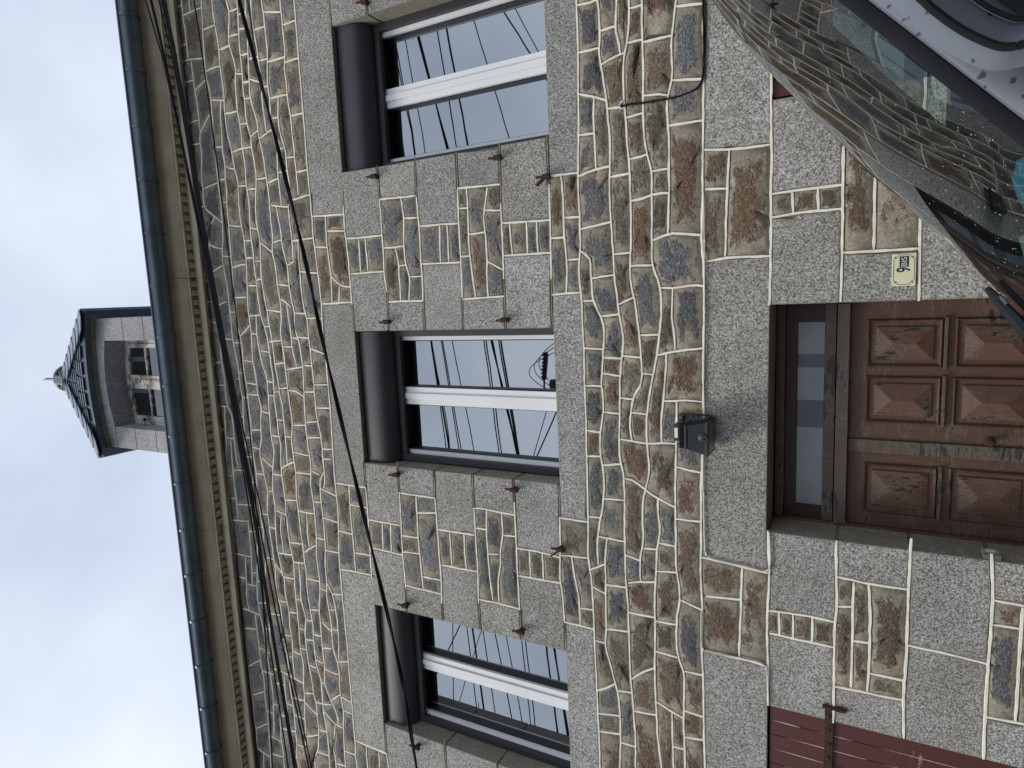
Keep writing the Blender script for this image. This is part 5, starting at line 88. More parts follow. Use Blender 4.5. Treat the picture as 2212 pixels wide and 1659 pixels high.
';S-571,3081 30,8 2,38 -72,-8 -62,18 -8,-6 -4,4 2,4 -16,0 -2,-46 20,0 -2,2 6,4 4,-6 38,0;s-1749,3083 8,0 2,4 -6,70 -76,-8 0,-56;S-869,3089 50,0 4,6 6,-6 98,4 4,48 -62,10 -6,0 -4,-10 -6,10 -54,-6 -22,2 -6,-24 2,-10 -8,-18;S469,3089 4,2 0,42 -66,-4 -78,6 -6,-34 52,4;S-1051,3077 48,6 4,8 4,-8 70,6 36,-2 4,6 2,-2 6,18 -60,16 -84,-6 -34,2;S-533,3089 64,2 2,10 6,-2 0,-8 94,6 0,26 -70,2 -4,-4 -18,6 -70,2;S-69,3085 56,4 6,12 4,-10 4,0 54,10 60,4 -2,26 -18,-4 -52,2 -64,-6 -2,-6 -12,2 -36,-12;s669,3089 4,8 8,-6 14,8 30,4 0,34 -82,0 -4,-42;S-1865,3093 34,0 2,56 -70,4 -6,0 2,-4 -4,-4 -6,8 -54,-4 2,-46 46,-4 -2,2 6,4 6,-8;s-341,3093 32,0 4,28 -54,2 0,-28 16,2;s-301,3093 116,6 6,50 -50,-6 -68,-24;s271,3093 44,6 6,36 -42,2 -2,-8 -6,8 -40,-8 -22,2 -2,-4 -10,4 0,-32 44,-4 28,2;s1923,3093 56,0 2,14 6,-2 0,-12 64,0 -2,58 -62,2 0,-10 -6,-4 -4,14 -60,4 2,-52;s2059,3093 66,0 4,14 6,-2 -2,-12 14,0 -4,46 -6,2 0,6 -80,4;s2155,3093 48,0 -2,10 4,4 6,-4 0,-10 142,4 -2,48 -42,0 -2,-6 -4,0 -2,6 -36,2 -114,0;s1647,3095 4,0 0,12 6,-2 2,-10 60,0 -4,58 -2,-14 -6,2 0,12 -70,0 -4,-56;s1727,3095 50,0 2,12 6,-2 0,-10 30,0 -2,60 -90,0;s1823,3095 88,0 -2,62 -78,-2 2,-12 -4,-4 -6,4 0,12;s2475,3095 14,0 2,12 6,-2 0,-10 8,0 0,44 -4,2 0,8 -142,-4 2,-48 30,0 0,8 6,2 2,-10;s2513,3095 86,0 0,56 -86,-2;s1145,3097 2,40 -80,16 -2,-50 8,0 0,4 6,2 2,-6 6,-2 36,-2 6,8 2,-8;s1559,3097 64,0 6,56 -74,-2 -4,-12 -6,2 0,8 -58,0 -4,-50 0,6 6,2 2,-8;s1175,3095 180,4 2,8 10,-8 6,2 -2,46 -174,4 -40,-14 0,-40;s1473,3099 6,48 -80,0 -2,-8 -6,2 0,6 -12,0 4,-46;s173,3101 16,0 -2,32 -66,-2 2,-24;S733,3105 84,2 2,8 6,-2 0,-6 52,2 4,8 4,-10 24,-2 8,28 -28,8 -28,2 -76,2 -2,-8 -4,0 -2,6 -40,-4 -4,-2;S917,3105 62,2 2,6 4,0 2,-6 70,-2 2,50 -24,0 -2,-8 -4,0 -4,8 -82,-26 -18,2;S-177,3099 56,4 40,8 2,10 8,-6 20,6 20,8 0,20 -60,8 -10,0 -4,-8 -4,6 -60,-4;s-883,3119 8,0 6,26 -4,4 -74,6 -6,-8 -6,10 -58,2 -40,-4 2,-26 26,-2 88,8;s-1497,3127 54,0 -4,38 -16,0 -2,-6 -4,0 -2,6 -62,-6 -6,-28 28,-2 2,6 4,0 2,-6;s-1321,3127 34,8 -2,42 -18,-6 -42,-2 -2,-8 -4,0 -4,8 -80,-2 4,-38 66,4 24,-4 20,2;s-1637,3131 90,2 4,24 -88,2;S-21,3131 112,8 2,46 -68,10 -50,-2 2,-36 10,-4 -10,-4;S-607,3127 64,8 6,2 2,6 6,-2 0,-4 84,-4 8,42 -42,12 -32,0 -4,-4 -4,6 -36,0 -40,16 -8,-4 -8,10 -14,-2 -44,-64;s223,3137 48,8 4,34 -62,-2 -2,-38;S933,3137 94,26 -6,56 -48,4 -4,-10 -4,8 -84,-8 -42,2 -6,-8 -4,10 -42,2 0,-66 84,-2 48,-10 0,4 6,2 2,-8;s99,3139 12,0 4,4 6,-4 82,2 2,36 -22,-2 -4,4 -78,6;S555,3139 38,0 42,6 -8,56 -56,-6 -4,-6 -6,4 -60,-12 -2,-40;S415,3137 44,2 14,2 2,4 14,-4 2,42 -54,6 -82,0 -12,-2 -6,-10 -6,2 0,6 -48,-6 -2,-34 40,-2 6,4 4,-4;S-1279,3137 26,6 84,-6 -2,4 4,4 6,-2 38,38 -14,-2 -62,10 -74,-6 -8,-4;s-687,3147 12,2 38,58 -70,-10 -4,-8 -10,6 -60,-12 4,-24 60,-8 12,0 0,4 6,2 2,-8;S643,3145 82,0 2,6 6,-4 42,4 4,20 0,48 -76,-2 -68,-16;s-849,3153 64,6 -4,26 -54,10 -44,2 -2,-6 -6,0 -2,6 -46,-2 -2,-30 4,-2 60,-6 18,2;s2359,3153 142,4 -2,72 -106,-2 -2,-8 -6,2 0,6 -72,0 -4,-72 40,0 0,14 6,2'
';S1157,3145 36,14 176,-2 2,14 6,-2 0,-12 14,-2 -6,76 -250,0 -10,-6 -18,2 -76,-10 4,-54 24,0 4,8 4,-10 72,-14 8,0 0,6 6,4;s2117,3155 20,0 -2,72 -94,0 -6,-8 -2,8 -46,2 0,-68 62,-2 0,10 4,2 4,-12;s2149,3155 152,0 4,72 -8,0 -4,-8 -4,8 -88,0 -4,-8 -6,8 -48,0 0,-38;s-3409,3157 52,0 0,36 -140,-2 -4,-14 -4,14 -12,0 4,-32 44,0 0,10 4,2 4,-12;s-3349,3157 42,0 4,14 6,-4 0,-10 84,0 -2,36 -132,0;s-3203,3157 98,0 2,14 6,-2 0,-12 64,0 -2,36 -152,0 0,-12 -4,-4 -4,4 0,12 -12,0;s-2513,3157 72,0 -4,36 -76,0 -4,-24 4,2 2,-12;s-2429,3157 128,0 4,14 4,-2 2,-12 6,0 2,34 -80,2 2,-10 -8,-4 -2,14 -66,0;s-2277,3157 192,2 40,10 0,20 -228,2;s-1835,3157 6,0 2,6 4,0 2,-6 32,2 4,32 -60,2 -6,-4 -2,4 -56,2 4,-34;s1399,3155 80,2 4,14 6,-2 0,-12 56,2 6,72 -20,0 -2,-12 -6,2 -2,10 -118,0 0,-10 -4,-2 -6,12;s2513,3157 86,2 0,72 -82,-2 -2,-10 -6,2 -2,8 0,-36;s-4199,3159 66,0 -4,32 -40,0 -6,-14 -4,14 -12,-2;s-4125,3159 10,0 2,12 6,-2 0,-10 84,2 -4,30 -46,0 -4,-14 -4,14 -48,0;s-3639,3159 4,0 2,8 0,26 -64,0 0,-12 -4,-4 -4,4 0,12 -104,0 4,-32 6,0 0,6 6,4 2,-10;s-3625,3159 34,0 4,12 6,-4 0,-8 60,0 -4,32 -98,2;s-3025,3157 18,2 2,12 6,-4 0,-8 116,0 2,34 -124,0 0,-12 -4,-4 -4,4 0,12 -14,0;s-2685,3159 2,34 -14,0 2,-12 -4,-4 -6,8 0,8 -124,0 2,-10 -4,-4 -6,2 0,12 -36,0 0,-32 76,0 0,6 6,4 2,-10;s-2673,3159 14,0 4,12 6,-12 114,0 4,34 -6,0 0,-14 -8,4 0,10 -130,0;s-1981,3159 6,0 2,6 6,-2 0,-4 54,2 -4,34 -120,-6 0,-18;S-327,3129 22,0 4,8 6,-2 0,-6 8,0 56,22 52,6 4,4 66,4 2,26 -70,2 -30,6 -10,0 -2,-6 -4,0 -4,6 -42,-12 -46,0 -2,-4 -6,4 -36,0 -2,-8 -6,2 0,6 -46,-18 -14,4 -8,-40 68,-2 6,4 2,-4;s-45,3159 14,0 -2,32 -26,0 -2,-4 -6,4 -32,0 -2,-26;s-4015,3161 102,0 4,10 4,-2 0,-8 92,0 -4,32 -10,0 -2,-14 -6,2 0,12 -98,0 0,-12 -4,-4 -4,4 0,12 -78,-2;s1555,3159 74,2 4,10 6,-4 -2,-6 70,2 4,58 -6,0 0,8 -146,2;s1977,3161 0,68 -36,0 -2,-10 -6,2 0,8 -92,0 -2,-10 -6,2 0,8 -8,0 6,-64 78,0 2,6 4,0 2,-6 12,-2;s-1143,3149 76,12 4,12 6,-4 0,-6 16,4 86,-2 4,30 -140,-8 -4,-8 -4,8 -6,0;s1723,3163 90,0 4,8 4,-6 -4,64 -96,0 -4,-58 6,-2;s-1777,3161 30,4 4,10 6,-8 100,0 4,24 -74,4 -70,-2;S-1555,3165 14,0 4,8 4,-6 60,6 -6,76 4,8 6,-4 2,-12 4,-66 14,0 4,6 4,-6 82,2 0,36 -6,40 -64,6 -10,-6 -4,6 -10,2 -88,4 -82,-6 0,-66 -6,-26;S-419,3179 52,16 2,54 -8,0 -4,-6 -4,6 -134,2 4,-54 36,-2 40,-12 2,6 6,2 0,-10;S-1349,3179 40,0 48,16 34,2 32,0 64,-10 32,8 2,46 -96,12 -14,0 -4,-4 -4,6 -90,-2 -2,-6 -6,2 0,4 -42,0;S171,3187 8,0 0,38 -6,44 -44,0 -74,8 -2,-78 40,-4 2,6 4,0 2,-8;S187,3187 18,0 2,6 4,0 2,-6 62,0 2,4 20,-4 36,6 2,36 8,34 -118,4 -8,-6 -2,6 -8,2 -26,0 6,-40;S505,3189 58,12 4,28 10,18 -4,4 -34,6 0,-6 -6,-2 -2,8 -58,-2 -28,6 0,-6 -6,-2 -6,10 -82,-2 -8,-34 -2,-32 102,2 50,-6 4,6;S-779,3191 64,12 0,42 -34,2 0,-4 -6,-2 -2,6 -42,4 -72,-8 -18,2 0,-40 50,-2;s-359,3195 36,0 6,58 -40,-4;s-313,3195 40,0 48,12 4,50 -38,2 -48,-6;s-553,3197 34,0 -4,54 -24,2 -2,-6 -4,0 -2,6 -36,2 -4,-42;s-4199,3199 12,0 2,4 0,48 -14,0;s-4177,3199 38,0 4,12 4,-12 50,0 6,50 -80,2 0,-10 -6,-2 -4,12 -10,0'
';s-2265,3199 290,0 56,4 0,8 -6,40 -16,2 -48,-2 -2,-6 -6,2 0,4 -44,0 -28,-50 -6,4 26,46 -14,0 -2,-4 -6,4 -218,-2 -6,-10 -6,2 0,6 -66,0 4,-46 82,0 4,10 4,-10;s-1651,3199 18,0 2,60 -62,-6 4,-52;S-133,3199 26,0 2,8 8,-4 -2,-4 26,0 -40,58 -24,0 -4,-6 -4,6 -68,0 -2,-50;s-4071,3199 44,0 -2,8 4,4 6,-10 78,0 -2,48 -20,0 -4,-10 -6,2 0,8 -94,0;s-3933,3201 98,0 4,48 -18,0 -2,-10 -6,2 0,8 -76,0;s-3825,3201 6,0 4,10 4,-10 106,0 -6,50 -110,-2;s-3697,3201 66,0 4,10 4,-10 96,0 4,10 6,-10 12,0 6,54 -108,-2 -2,-14 -6,2 0,12 -84,-2;s-3495,3201 140,0 0,54 -68,0 -4,-16 -6,2 0,14 -58,0;s-3345,3201 130,0 2,10 6,-4 0,-6 12,0 -2,52 -28,0 0,-12 -6,-2 -2,14 -10,2 -90,0 0,-12 -6,-4 -6,16;s-3187,3201 152,0 2,10 6,-4 0,-6 12,0 -4,50 -42,0 0,-10 -6,-2 -2,14 -120,0;s-3005,3201 124,0 4,10 4,-10 34,0 -4,48 -68,0 0,-8 -6,-2 -2,10 -92,2;s-2829,3201 124,0 -2,46 -72,0 -4,-8 -6,8 -46,0;s-2697,3201 14,0 4,10 4,-10 130,0 -4,44 -40,2 0,-6 -6,-2 -2,8 -102,0;s-2537,3201 8,0 4,10 4,-2 0,-8 76,0 2,10 6,-4 0,-6 66,0 -4,46 -44,0 -4,-8 -6,2 0,6 -112,-2;s-1873,3201 20,0 -2,44 -62,4 6,-46;S-1825,3199 32,0 8,2 4,8 6,-4 -2,-4 80,2 -4,50 -104,-4 -4,-6 -6,4 -32,-2 2,-44;S-63,3199 30,0 2,8 6,-2 0,-4 32,4 38,-4 2,76 -76,0 -74,-16 0,-6;S-1089,3195 138,8 4,8 6,-4 -2,-4 46,2 0,40 -22,0 -32,-8 -4,-10 -4,8 -16,-2 -32,10 -82,-2;s-707,3205 92,14 12,-2 4,38 -28,-2 -12,-6 -6,4 -62,-4;S857,3221 108,8 -2,64 -4,16 -18,0 -4,-6 -8,6 -52,-14 -24,0 -10,-50 6,-8 -4,-4 -4,2 -2,-12;S571,3203 56,6 2,6 18,-4 62,16 70,0 4,8 6,-8 42,-2 2,12 -58,12 -60,0 -44,6 -6,0 -2,-6 -4,0 -2,6 -60,-4 -12,-4 -10,-20;S1031,3225 88,12 -2,64 -72,8 -26,0 -4,-6 -4,6 -42,0 4,-78 50,-4 -2,4 6,4;s2091,3235 44,0 2,16 6,-2 0,-14 48,0 -4,60 -76,2 -6,-2 -4,-14 -6,2 0,12 -56,-2 2,-56;s2199,3235 90,0 2,56 -94,4;s2297,3235 8,0 2,16 6,-2 0,-14 72,0 -4,52 -72,4 0,-6 -6,-4 -4,10;s1619,3237 86,0 4,58 -120,2 0,-12 -8,-4 0,16 -56,0 4,-58 22,0 2,10 6,2 2,-12;s1721,3237 94,0 2,14 6,-2 2,-12 6,0 -4,54 -70,2 0,-10 -6,-2 -4,14 -30,0 -2,-44 6,-2;s1841,3237 90,0 -2,50 -12,0 -6,-6 -4,6 -72,4;s1941,3237 36,0 2,14 6,-2 2,-12 46,0 -2,56 -94,-6;s2393,3235 106,2 -2,10 4,4 6,-4 2,-10 -2,54 -24,-2 -2,-8 -6,2 0,6 -86,-2;s2517,3237 82,2 0,54 -84,-2;s1127,3237 258,2 -2,8 4,4 6,-4 0,-8 -4,56 -180,0 -6,-8 -2,8 -8,2 -66,4;s1403,3239 118,0 -4,58 -84,-2 -4,-14 -6,2 0,12 -26,0;S-971,3241 12,2 -4,30 -14,2 -6,-8 -8,10 -174,26 -16,-2 -8,6 -26,4 6,-44 6,-6 90,-12 60,2 2,28 8,4 -2,-32 32,2;S831,3245 4,0 2,6 8,44 -30,0 0,-4 -6,-2 -4,6 -14,2 -62,4 -60,-2 -2,-36 62,-6 60,0;s-2477,3253 50,2 4,94 -50,2 0,-16 -6,-2 -4,18 -82,0 0,-16 -6,-2 -2,18 -18,0 2,-96 38,0 0,14 6,2 4,-16;s-1871,3253 14,0 4,6 6,-6 34,4 0,28 -42,4 -6,-6 -4,8 -118,12 -4,-42 62,-2 2,6 4,0 6,-8;s-2791,3255 4,0 2,96 -90,0 -2,-18 -6,2 0,16 -24,-2 -4,-92 68,0 -2,10 6,4 4,-14;s-2779,3255 72,0 -2,12 4,4 6,-6 0,-10 102,0 -2,96 -126,0 -2,-18 -6,2 0,16 -44,0;s-2419,3255 44,0 -2,12 4,4 6,-6 0,-10 66,2 6,90 -60,2 -2,-14 -4,-2 -4,4 0,12 -50,0;s-731,3253 16,2 2,4 6,-4 62,4 0,42 -106,-16 2,-30'
';s-4017,3257 46,0 6,86 -90,2 -6,-12 -4,12 -94,0 2,-86 84,0 0,8 6,4 2,-12;s-3963,3257 20,0 4,14 4,-2 2,-12 76,0 -6,86 -50,0 -2,-10 -6,2 0,8 -36,0;s-3849,3257 20,0 4,14 4,-2 0,-12 110,2 2,84 -10,0 2,-6 -4,-4 -6,4 0,6 -84,0 -2,-10 -6,2 0,8 -36,0;s-2919,3257 4,92 -86,0 -4,-16 -6,4 2,12 -48,0 -4,-88 42,-2 0,10 4,2 4,-12;S-2291,3257 220,2 -10,78 -14,2 0,-4 -6,-2 -2,8 -42,4 -140,2;s-501,3257 120,0 0,28 -68,6 -16,-4 -14,6 -70,2 2,-34;s-4199,3259 14,0 4,12 6,-4 0,-8 10,0 -2,86 -32,0;s-3701,3259 86,2 4,84 -4,-12 -6,4 2,8 -82,0;s-2063,3259 68,2 8,74 -86,4;s-3147,3261 78,0 2,86 -70,0 -2,-14 -6,2 0,12 -76,0 -4,-84 28,0 -2,4 6,4 4,-8;s-1371,3261 6,0 2,6 6,-6 42,0 -12,56 -52,-4 -4,-10 -6,8 -46,-8 0,-36;s-1307,3261 90,2 -6,48 -64,10 -32,-2;s-635,3259 36,4 4,10 6,-10 34,-2 -2,30 -2,4 -76,8;s-373,3257 8,0 2,6 6,-4 30,0 12,2 4,6 4,-6 30,4 2,28 -98,-8;s-3605,3261 106,2 4,8 4,-8 60,0 2,82 -60,0 -2,-12 -6,2 -2,10 -102,0;s-3423,3263 68,0 4,8 8,-8 0,82 -76,0;s-3333,3263 100,0 4,84 -82,0 -6,-2 -4,-12 -4,2 0,10 -8,0;s-1805,3257 102,4 2,8 8,-6 22,0 8,2 0,20 -88,-6 -52,4;s477,3263 54,2 0,38 -4,-6 -6,4 -74,-2 -2,-30;s577,3257 8,4 72,2 4,38 -122,2 0,-38;s-267,3265 48,0 2,4 6,-4 66,0 0,42 -90,-14 -32,0;s-1653,3265 22,2 2,10 6,-2 0,-8 60,6 4,20 -96,-8;s-1445,3267 0,34 -104,-6 -6,-20;s-137,3265 18,0 0,8 12,-6 20,8 72,10 2,26 -110,-2 -4,-6 -4,6 -6,0;S353,3269 84,2 2,28 -78,2 -8,-6 -2,6 -8,2 -60,6 -16,6 -14,-2 -2,6 -22,4 -4,-48 120,-4 2,6 4,0;S135,3277 36,0 2,6 6,-2 0,-4 38,0 4,46 -62,-2 -60,-10 -104,0 -2,-26 54,0 6,6 2,-6 10,-2;S-999,3285 12,0 -4,46 -118,0 -68,8 4,-28;S-1769,3287 106,6 -2,44 -40,-8 -50,6 -2,-8 -12,10 -82,-4 -4,-36 44,-4 4,6 4,-8;s-1655,3293 98,8 8,42 -104,-2;S-793,3293 32,0 4,8 6,-6 42,4 -2,60 -4,2 2,36 -126,0 -2,-8 -6,6 -18,0 6,-96;s1899,3295 8,0 0,76 -106,-2 -4,-14 -6,2 2,12 -32,0 -4,-66 70,-4 0,12 4,2 4,-14;s2371,3295 10,2 -2,12 4,4 6,-6 0,-10 86,2 -4,70 -80,2 -4,-16 -6,2 0,14 -70,-2 -2,-70;s-1875,3299 12,0 2,34 -62,-2 -16,4 -40,0 0,-24;s2281,3299 10,0 4,14 6,-4 0,-10 2,70 -116,-4 -4,-10 -6,2 0,8 -70,0 -2,-60 82,0 6,8 2,-10;s2483,3299 24,0 2,14 6,-2 0,-12 84,2 0,66 -92,2 0,-12 -6,-2 -2,14 -20,0;S-951,3245 28,8 26,0 2,4 6,-4 76,6 56,-4 -2,30 -14,-2 -80,8 -12,-4 -6,6 -44,4 0,8 48,-4 -6,94 -68,0 6,-58 36,-2 2,-6 -36,0 -6,-8 -4,8 -38,2 2,-48 18,-2 -2,18 8,0 2,-20 4,-4 -4,-4;S-393,3293 12,0 4,8 4,-8 70,8 4,72 4,8 6,-4 -4,-76 18,0 4,6 6,-6 26,0 108,16 6,76 -96,6 -2,-6 -12,4 -40,-8 -144,4 2,-4 -4,-4 -4,2 -16,-20 -48,-4 -72,4 -4,-8 -4,8 -82,0 -52,-8 2,-58 54,8 6,6 6,-4 66,-8 10,0 2,6 4,0 2,-6 82,-2 -2,52 6,4 4,-4 2,-54;s1917,3295 12,0 -2,14 4,4 6,-4 0,-12 94,4 4,12 4,-2 0,-10 56,2 2,62 -44,2 2,-8 -8,-4 -2,12 -88,4 2,-12 -6,-4 -4,4 0,12 -34,0;S809,3303 36,0 4,4 18,-4 62,14 -14,46 -14,26 -108,-6 -2,-8 -8,6 -38,0 40,-42;S1201,3303 0,54 -2,12 -6,4 6,4 -2,40 -38,-6 -64,0 -2,-10 -6,2 0,8 -54,0 -12,-92 96,-8 4,10 6,-12;s1221,3301 168,2 2,10 6,-4 0,-6 26,0 4,62 -6,0 2,-6 -6,-4 -4,10 -204,4 0,-66;s1719,3303 30,0 4,66 -50,-2 -2,-12 -6,2 0,10 -102,-2 -4,-60 120,0 6,8'
';S769,3305 28,2 -18,26 -46,50 -34,8 -4,-8 -4,0 -2,6 -28,-4 -98,18 -48,0 10,-42 4,-50 132,-2 0,4 6,2 2,-6;s1433,3303 82,2 4,8 4,-8 58,0 4,60 -54,0 2,-6 -4,-4 -6,4 0,6 -88,0;S349,3309 10,2 26,40 -48,40 -4,-4 -6,12 -46,0 -12,-30 -8,-44 26,-8;S367,3309 154,2 -4,46 -10,46 -44,4 -16,0 -6,-8 -10,4 -34,-50 2,-6 -4,-4 -4,2;s-1549,3303 86,4 18,2 4,8 4,-6 6,0 44,8 4,26 -72,2 -6,-4 -2,4 -10,0 -68,-4;s-1185,3313 0,26 -54,6 2,-24 20,0;S939,3317 20,0 -2,4 4,4 6,-8 44,0 10,74 -62,2 -12,-4 -38,0 14,-24;S-105,3317 92,2 4,8 6,-8 36,2 -6,40 -14,38 -28,2 -102,-8 -6,-74;S59,3319 36,0 86,12 -8,38 -22,44 -50,-8 -82,-2 16,-38 6,-44;S-1379,3321 50,4 4,6 4,-4 38,2 36,-6 0,20 -4,4 2,38 -80,10 -40,-10;S247,3327 8,4 6,42 10,28 -32,6 -14,-4 -6,8 -60,4 22,-44 10,-40 32,0 4,6 4,-6;S-943,3337 -4,48 -6,12 4,6 -4,38 -110,-2 -40,4 -2,-102 114,-2 0,6 6,2 2,-8;s-1113,3341 0,34 -102,8 -2,-6 -6,-2 -2,8 -16,2 2,-32 32,-4 20,0 6,4 2,-6;S-1987,3343 6,10 4,-10 46,0 -48,80 -102,8 -4,-36 6,-6 -8,-4 -6,-38;S-1919,3341 60,0 2,6 6,-6 66,6 16,-2 -38,82 -40,-2 -80,6 -42,-6 0,-4;s-2117,3349 16,0 6,38 -74,10 -186,0 0,-40 62,-2 0,8 6,2 2,-10 104,0;S-1721,3339 54,6 6,12 6,-8 42,2 -50,80 -10,2 -40,-6 -62,6 -24,-4 40,-86;s-3921,3351 -2,44 -128,2 -2,-4 -2,-40 90,0 0,8 6,4 4,-4 -2,-8;s-3913,3351 50,0 2,14 6,-2 0,-12 36,0 4,44 -98,0;s-3809,3351 82,2 -6,42 -74,0;S-1605,3351 142,4 -12,84 -22,-4 -160,0;s-4199,3353 30,0 2,12 8,-4 0,-8 96,0 2,44 -138,0;s-3719,3353 10,0 2,12 6,-2 0,-10 82,0 4,40 -110,2;s-3611,3353 4,12 6,-2 0,-10 102,0 -4,40 -104,0;S-1399,3353 16,0 2,6 2,24 -4,6 6,2 0,54 -62,0 -28,-4 12,-86;s-3491,3353 62,0 4,12 6,-2 0,-8 76,0 4,10 6,-4 0,-6 8,0 -2,40 -168,-2;s-3317,3355 88,0 4,10 6,-4 -2,-6 76,0 2,40 -174,0;s-3137,3355 70,2 4,8 6,-2 0,-6 48,0 2,38 -128,0;s-2411,3357 46,0 2,40 -114,0 2,-38 52,0 6,6;S389,3357 36,52 10,4 0,50 -302,0 -2,-44 54,4 38,-6 0,24 6,8 4,-4 -2,-28 36,-8 10,0 6,6 2,-6 44,-2 -2,40 4,2 4,-4 2,-44;s-3001,3357 68,0 18,2 2,6 6,-2 0,-4 24,0 -2,36 -114,0;s-2875,3359 90,0 2,6 4,0 2,-6 44,0 4,36 -146,0;s-2723,3359 124,0 2,6 4,0 2,-6 18,0 2,38 -150,-2;s-2565,3359 82,0 -2,38 -78,0;s-703,3369 48,6 86,0 0,14 -136,8;s-529,3373 86,2 16,24 0,12 -88,8 -8,0 -4,-6 -4,6 -8,2 -20,0 0,-24 4,-4 -6,-4 0,-14;s1341,3373 70,0 -4,40 -160,2 -2,-6 -4,0 -2,6 -32,2 2,-40;s1421,3373 6,0 4,14 6,-4 -2,-10 88,0 -2,38 -104,0;s2113,3373 66,0 2,36 -132,4 4,-38 44,0 6,12 4,-12;s1531,3373 56,2 2,12 6,-4 0,-8 98,0 -2,38 -162,-2;s2547,3375 52,0 0,38 -92,2 0,-38;s1703,3377 50,0 4,10 4,-2 0,-8 32,0 2,38 -96,-2;s1983,3377 60,0 -2,36 -90,2 4,-36;s2187,3375 116,2 4,10 6,-4 0,-6 68,2 2,38 -192,-8;s2459,3377 12,0 2,10 6,-4 0,-6 20,0 0,38 -108,0 0,-36;s1801,3377 106,2 2,8 6,-8 32,0 -4,38 -140,-2;s-1127,3383 14,0 -2,62 -100,4 -2,-58;S743,3389 40,2 -4,72 -78,0 -2,-64 24,-6 8,4;s-1233,3391 8,0 2,58 -64,-12 -80,8 -2,-52 44,10 74,-10 6,4;S653,3395 36,4 4,64 -250,0 0,-48 62,-4 0,6 6,2 2,-8 42,2;s-301,3397 72,8 -6,58 -88,0 0,-64;S791,3391 96,4 8,2 4,8 6,-8 36,2 2,64 -154,0'
';s-595,3399 26,0 2,24 -70,8 0,-4 -6,-2 -10,8 -32,4 -50,-2 2,-28 18,0 2,6 4,0 4,-8;s-403,3399 72,0 -2,64 -86,0 0,-44 8,-4 -8,-4 0,-10;S-151,3401 92,4 10,58 -178,0 6,-56;s949,3401 74,0 2,62 -74,0;s-941,3403 94,2 0,38 -24,4 -74,-6;s-839,3405 96,2 0,28 -54,0 -42,8;s-51,3407 54,2 6,6 24,-4 2,52 -76,0;s41,3411 82,6 0,46 -78,0;s-429,3419 2,44 -98,0 2,-36;s1033,3419 54,0 2,44 -54,0;s2125,3417 58,0 0,12 4,4 6,-4 -2,-10 166,4 26,2 2,8 6,-2 0,-6 34,-2 74,0 0,8 6,2 2,-10 92,-2 0,42 -1356,0 4,-40 10,-2 150,0 0,12 6,-2 2,-10 58,-2 46,2 2,12 6,-2 2,-10 162,0 2,12 6,-2 0,-10 96,2 4,10 6,-2 0,-8 136,2 0,6 6,2 2,-8 10,-2 80,-2 0,10 6,2 2,-12;S1095,3419 60,0 42,6 4,6 4,-6 34,-2 -4,40 -138,0;s-531,3427 -2,36 -106,0 2,-24 56,-8 14,0 6,6 6,-8;s-2097,3395 4,2 6,42 96,-8 8,0 2,6 6,-6 44,8 106,-6 46,8 30,0 50,-6 30,6 -2,4 4,4 6,-6 134,0 52,4 4,8 4,-6 24,4 64,0 8,8 8,-8 54,-6 28,0 58,10 2,4 6,-4 78,-4 24,0 6,8 4,-10 48,-4 100,2 4,6 6,-6 86,6 66,-12 50,0 6,6 2,-6 54,2 34,-6 0,24 -3552,0 0,-58 140,0 0,10 6,2 2,-12 128,-2 0,10 6,4 4,-14 98,0 0,10 6,4 4,-4 -2,-10 74,0 -2,10 6,4 4,-14 110,-2 2,14 6,2 0,-16 102,0 0,14 6,2 4,-16 84,0 84,2 0,10 6,4 2,-14 176,0 0,12 6,2 2,-14 128,0 0,10 6,4 4,-4 -2,-10 114,0 0,10 6,4 4,-14 146,0 0,12 6,2 2,-14 68,0 82,2 4,12 6,-4 -2,-8 78,0 2,12 6,-4 0,-8 114,0 6,12 4,-12 188,0')
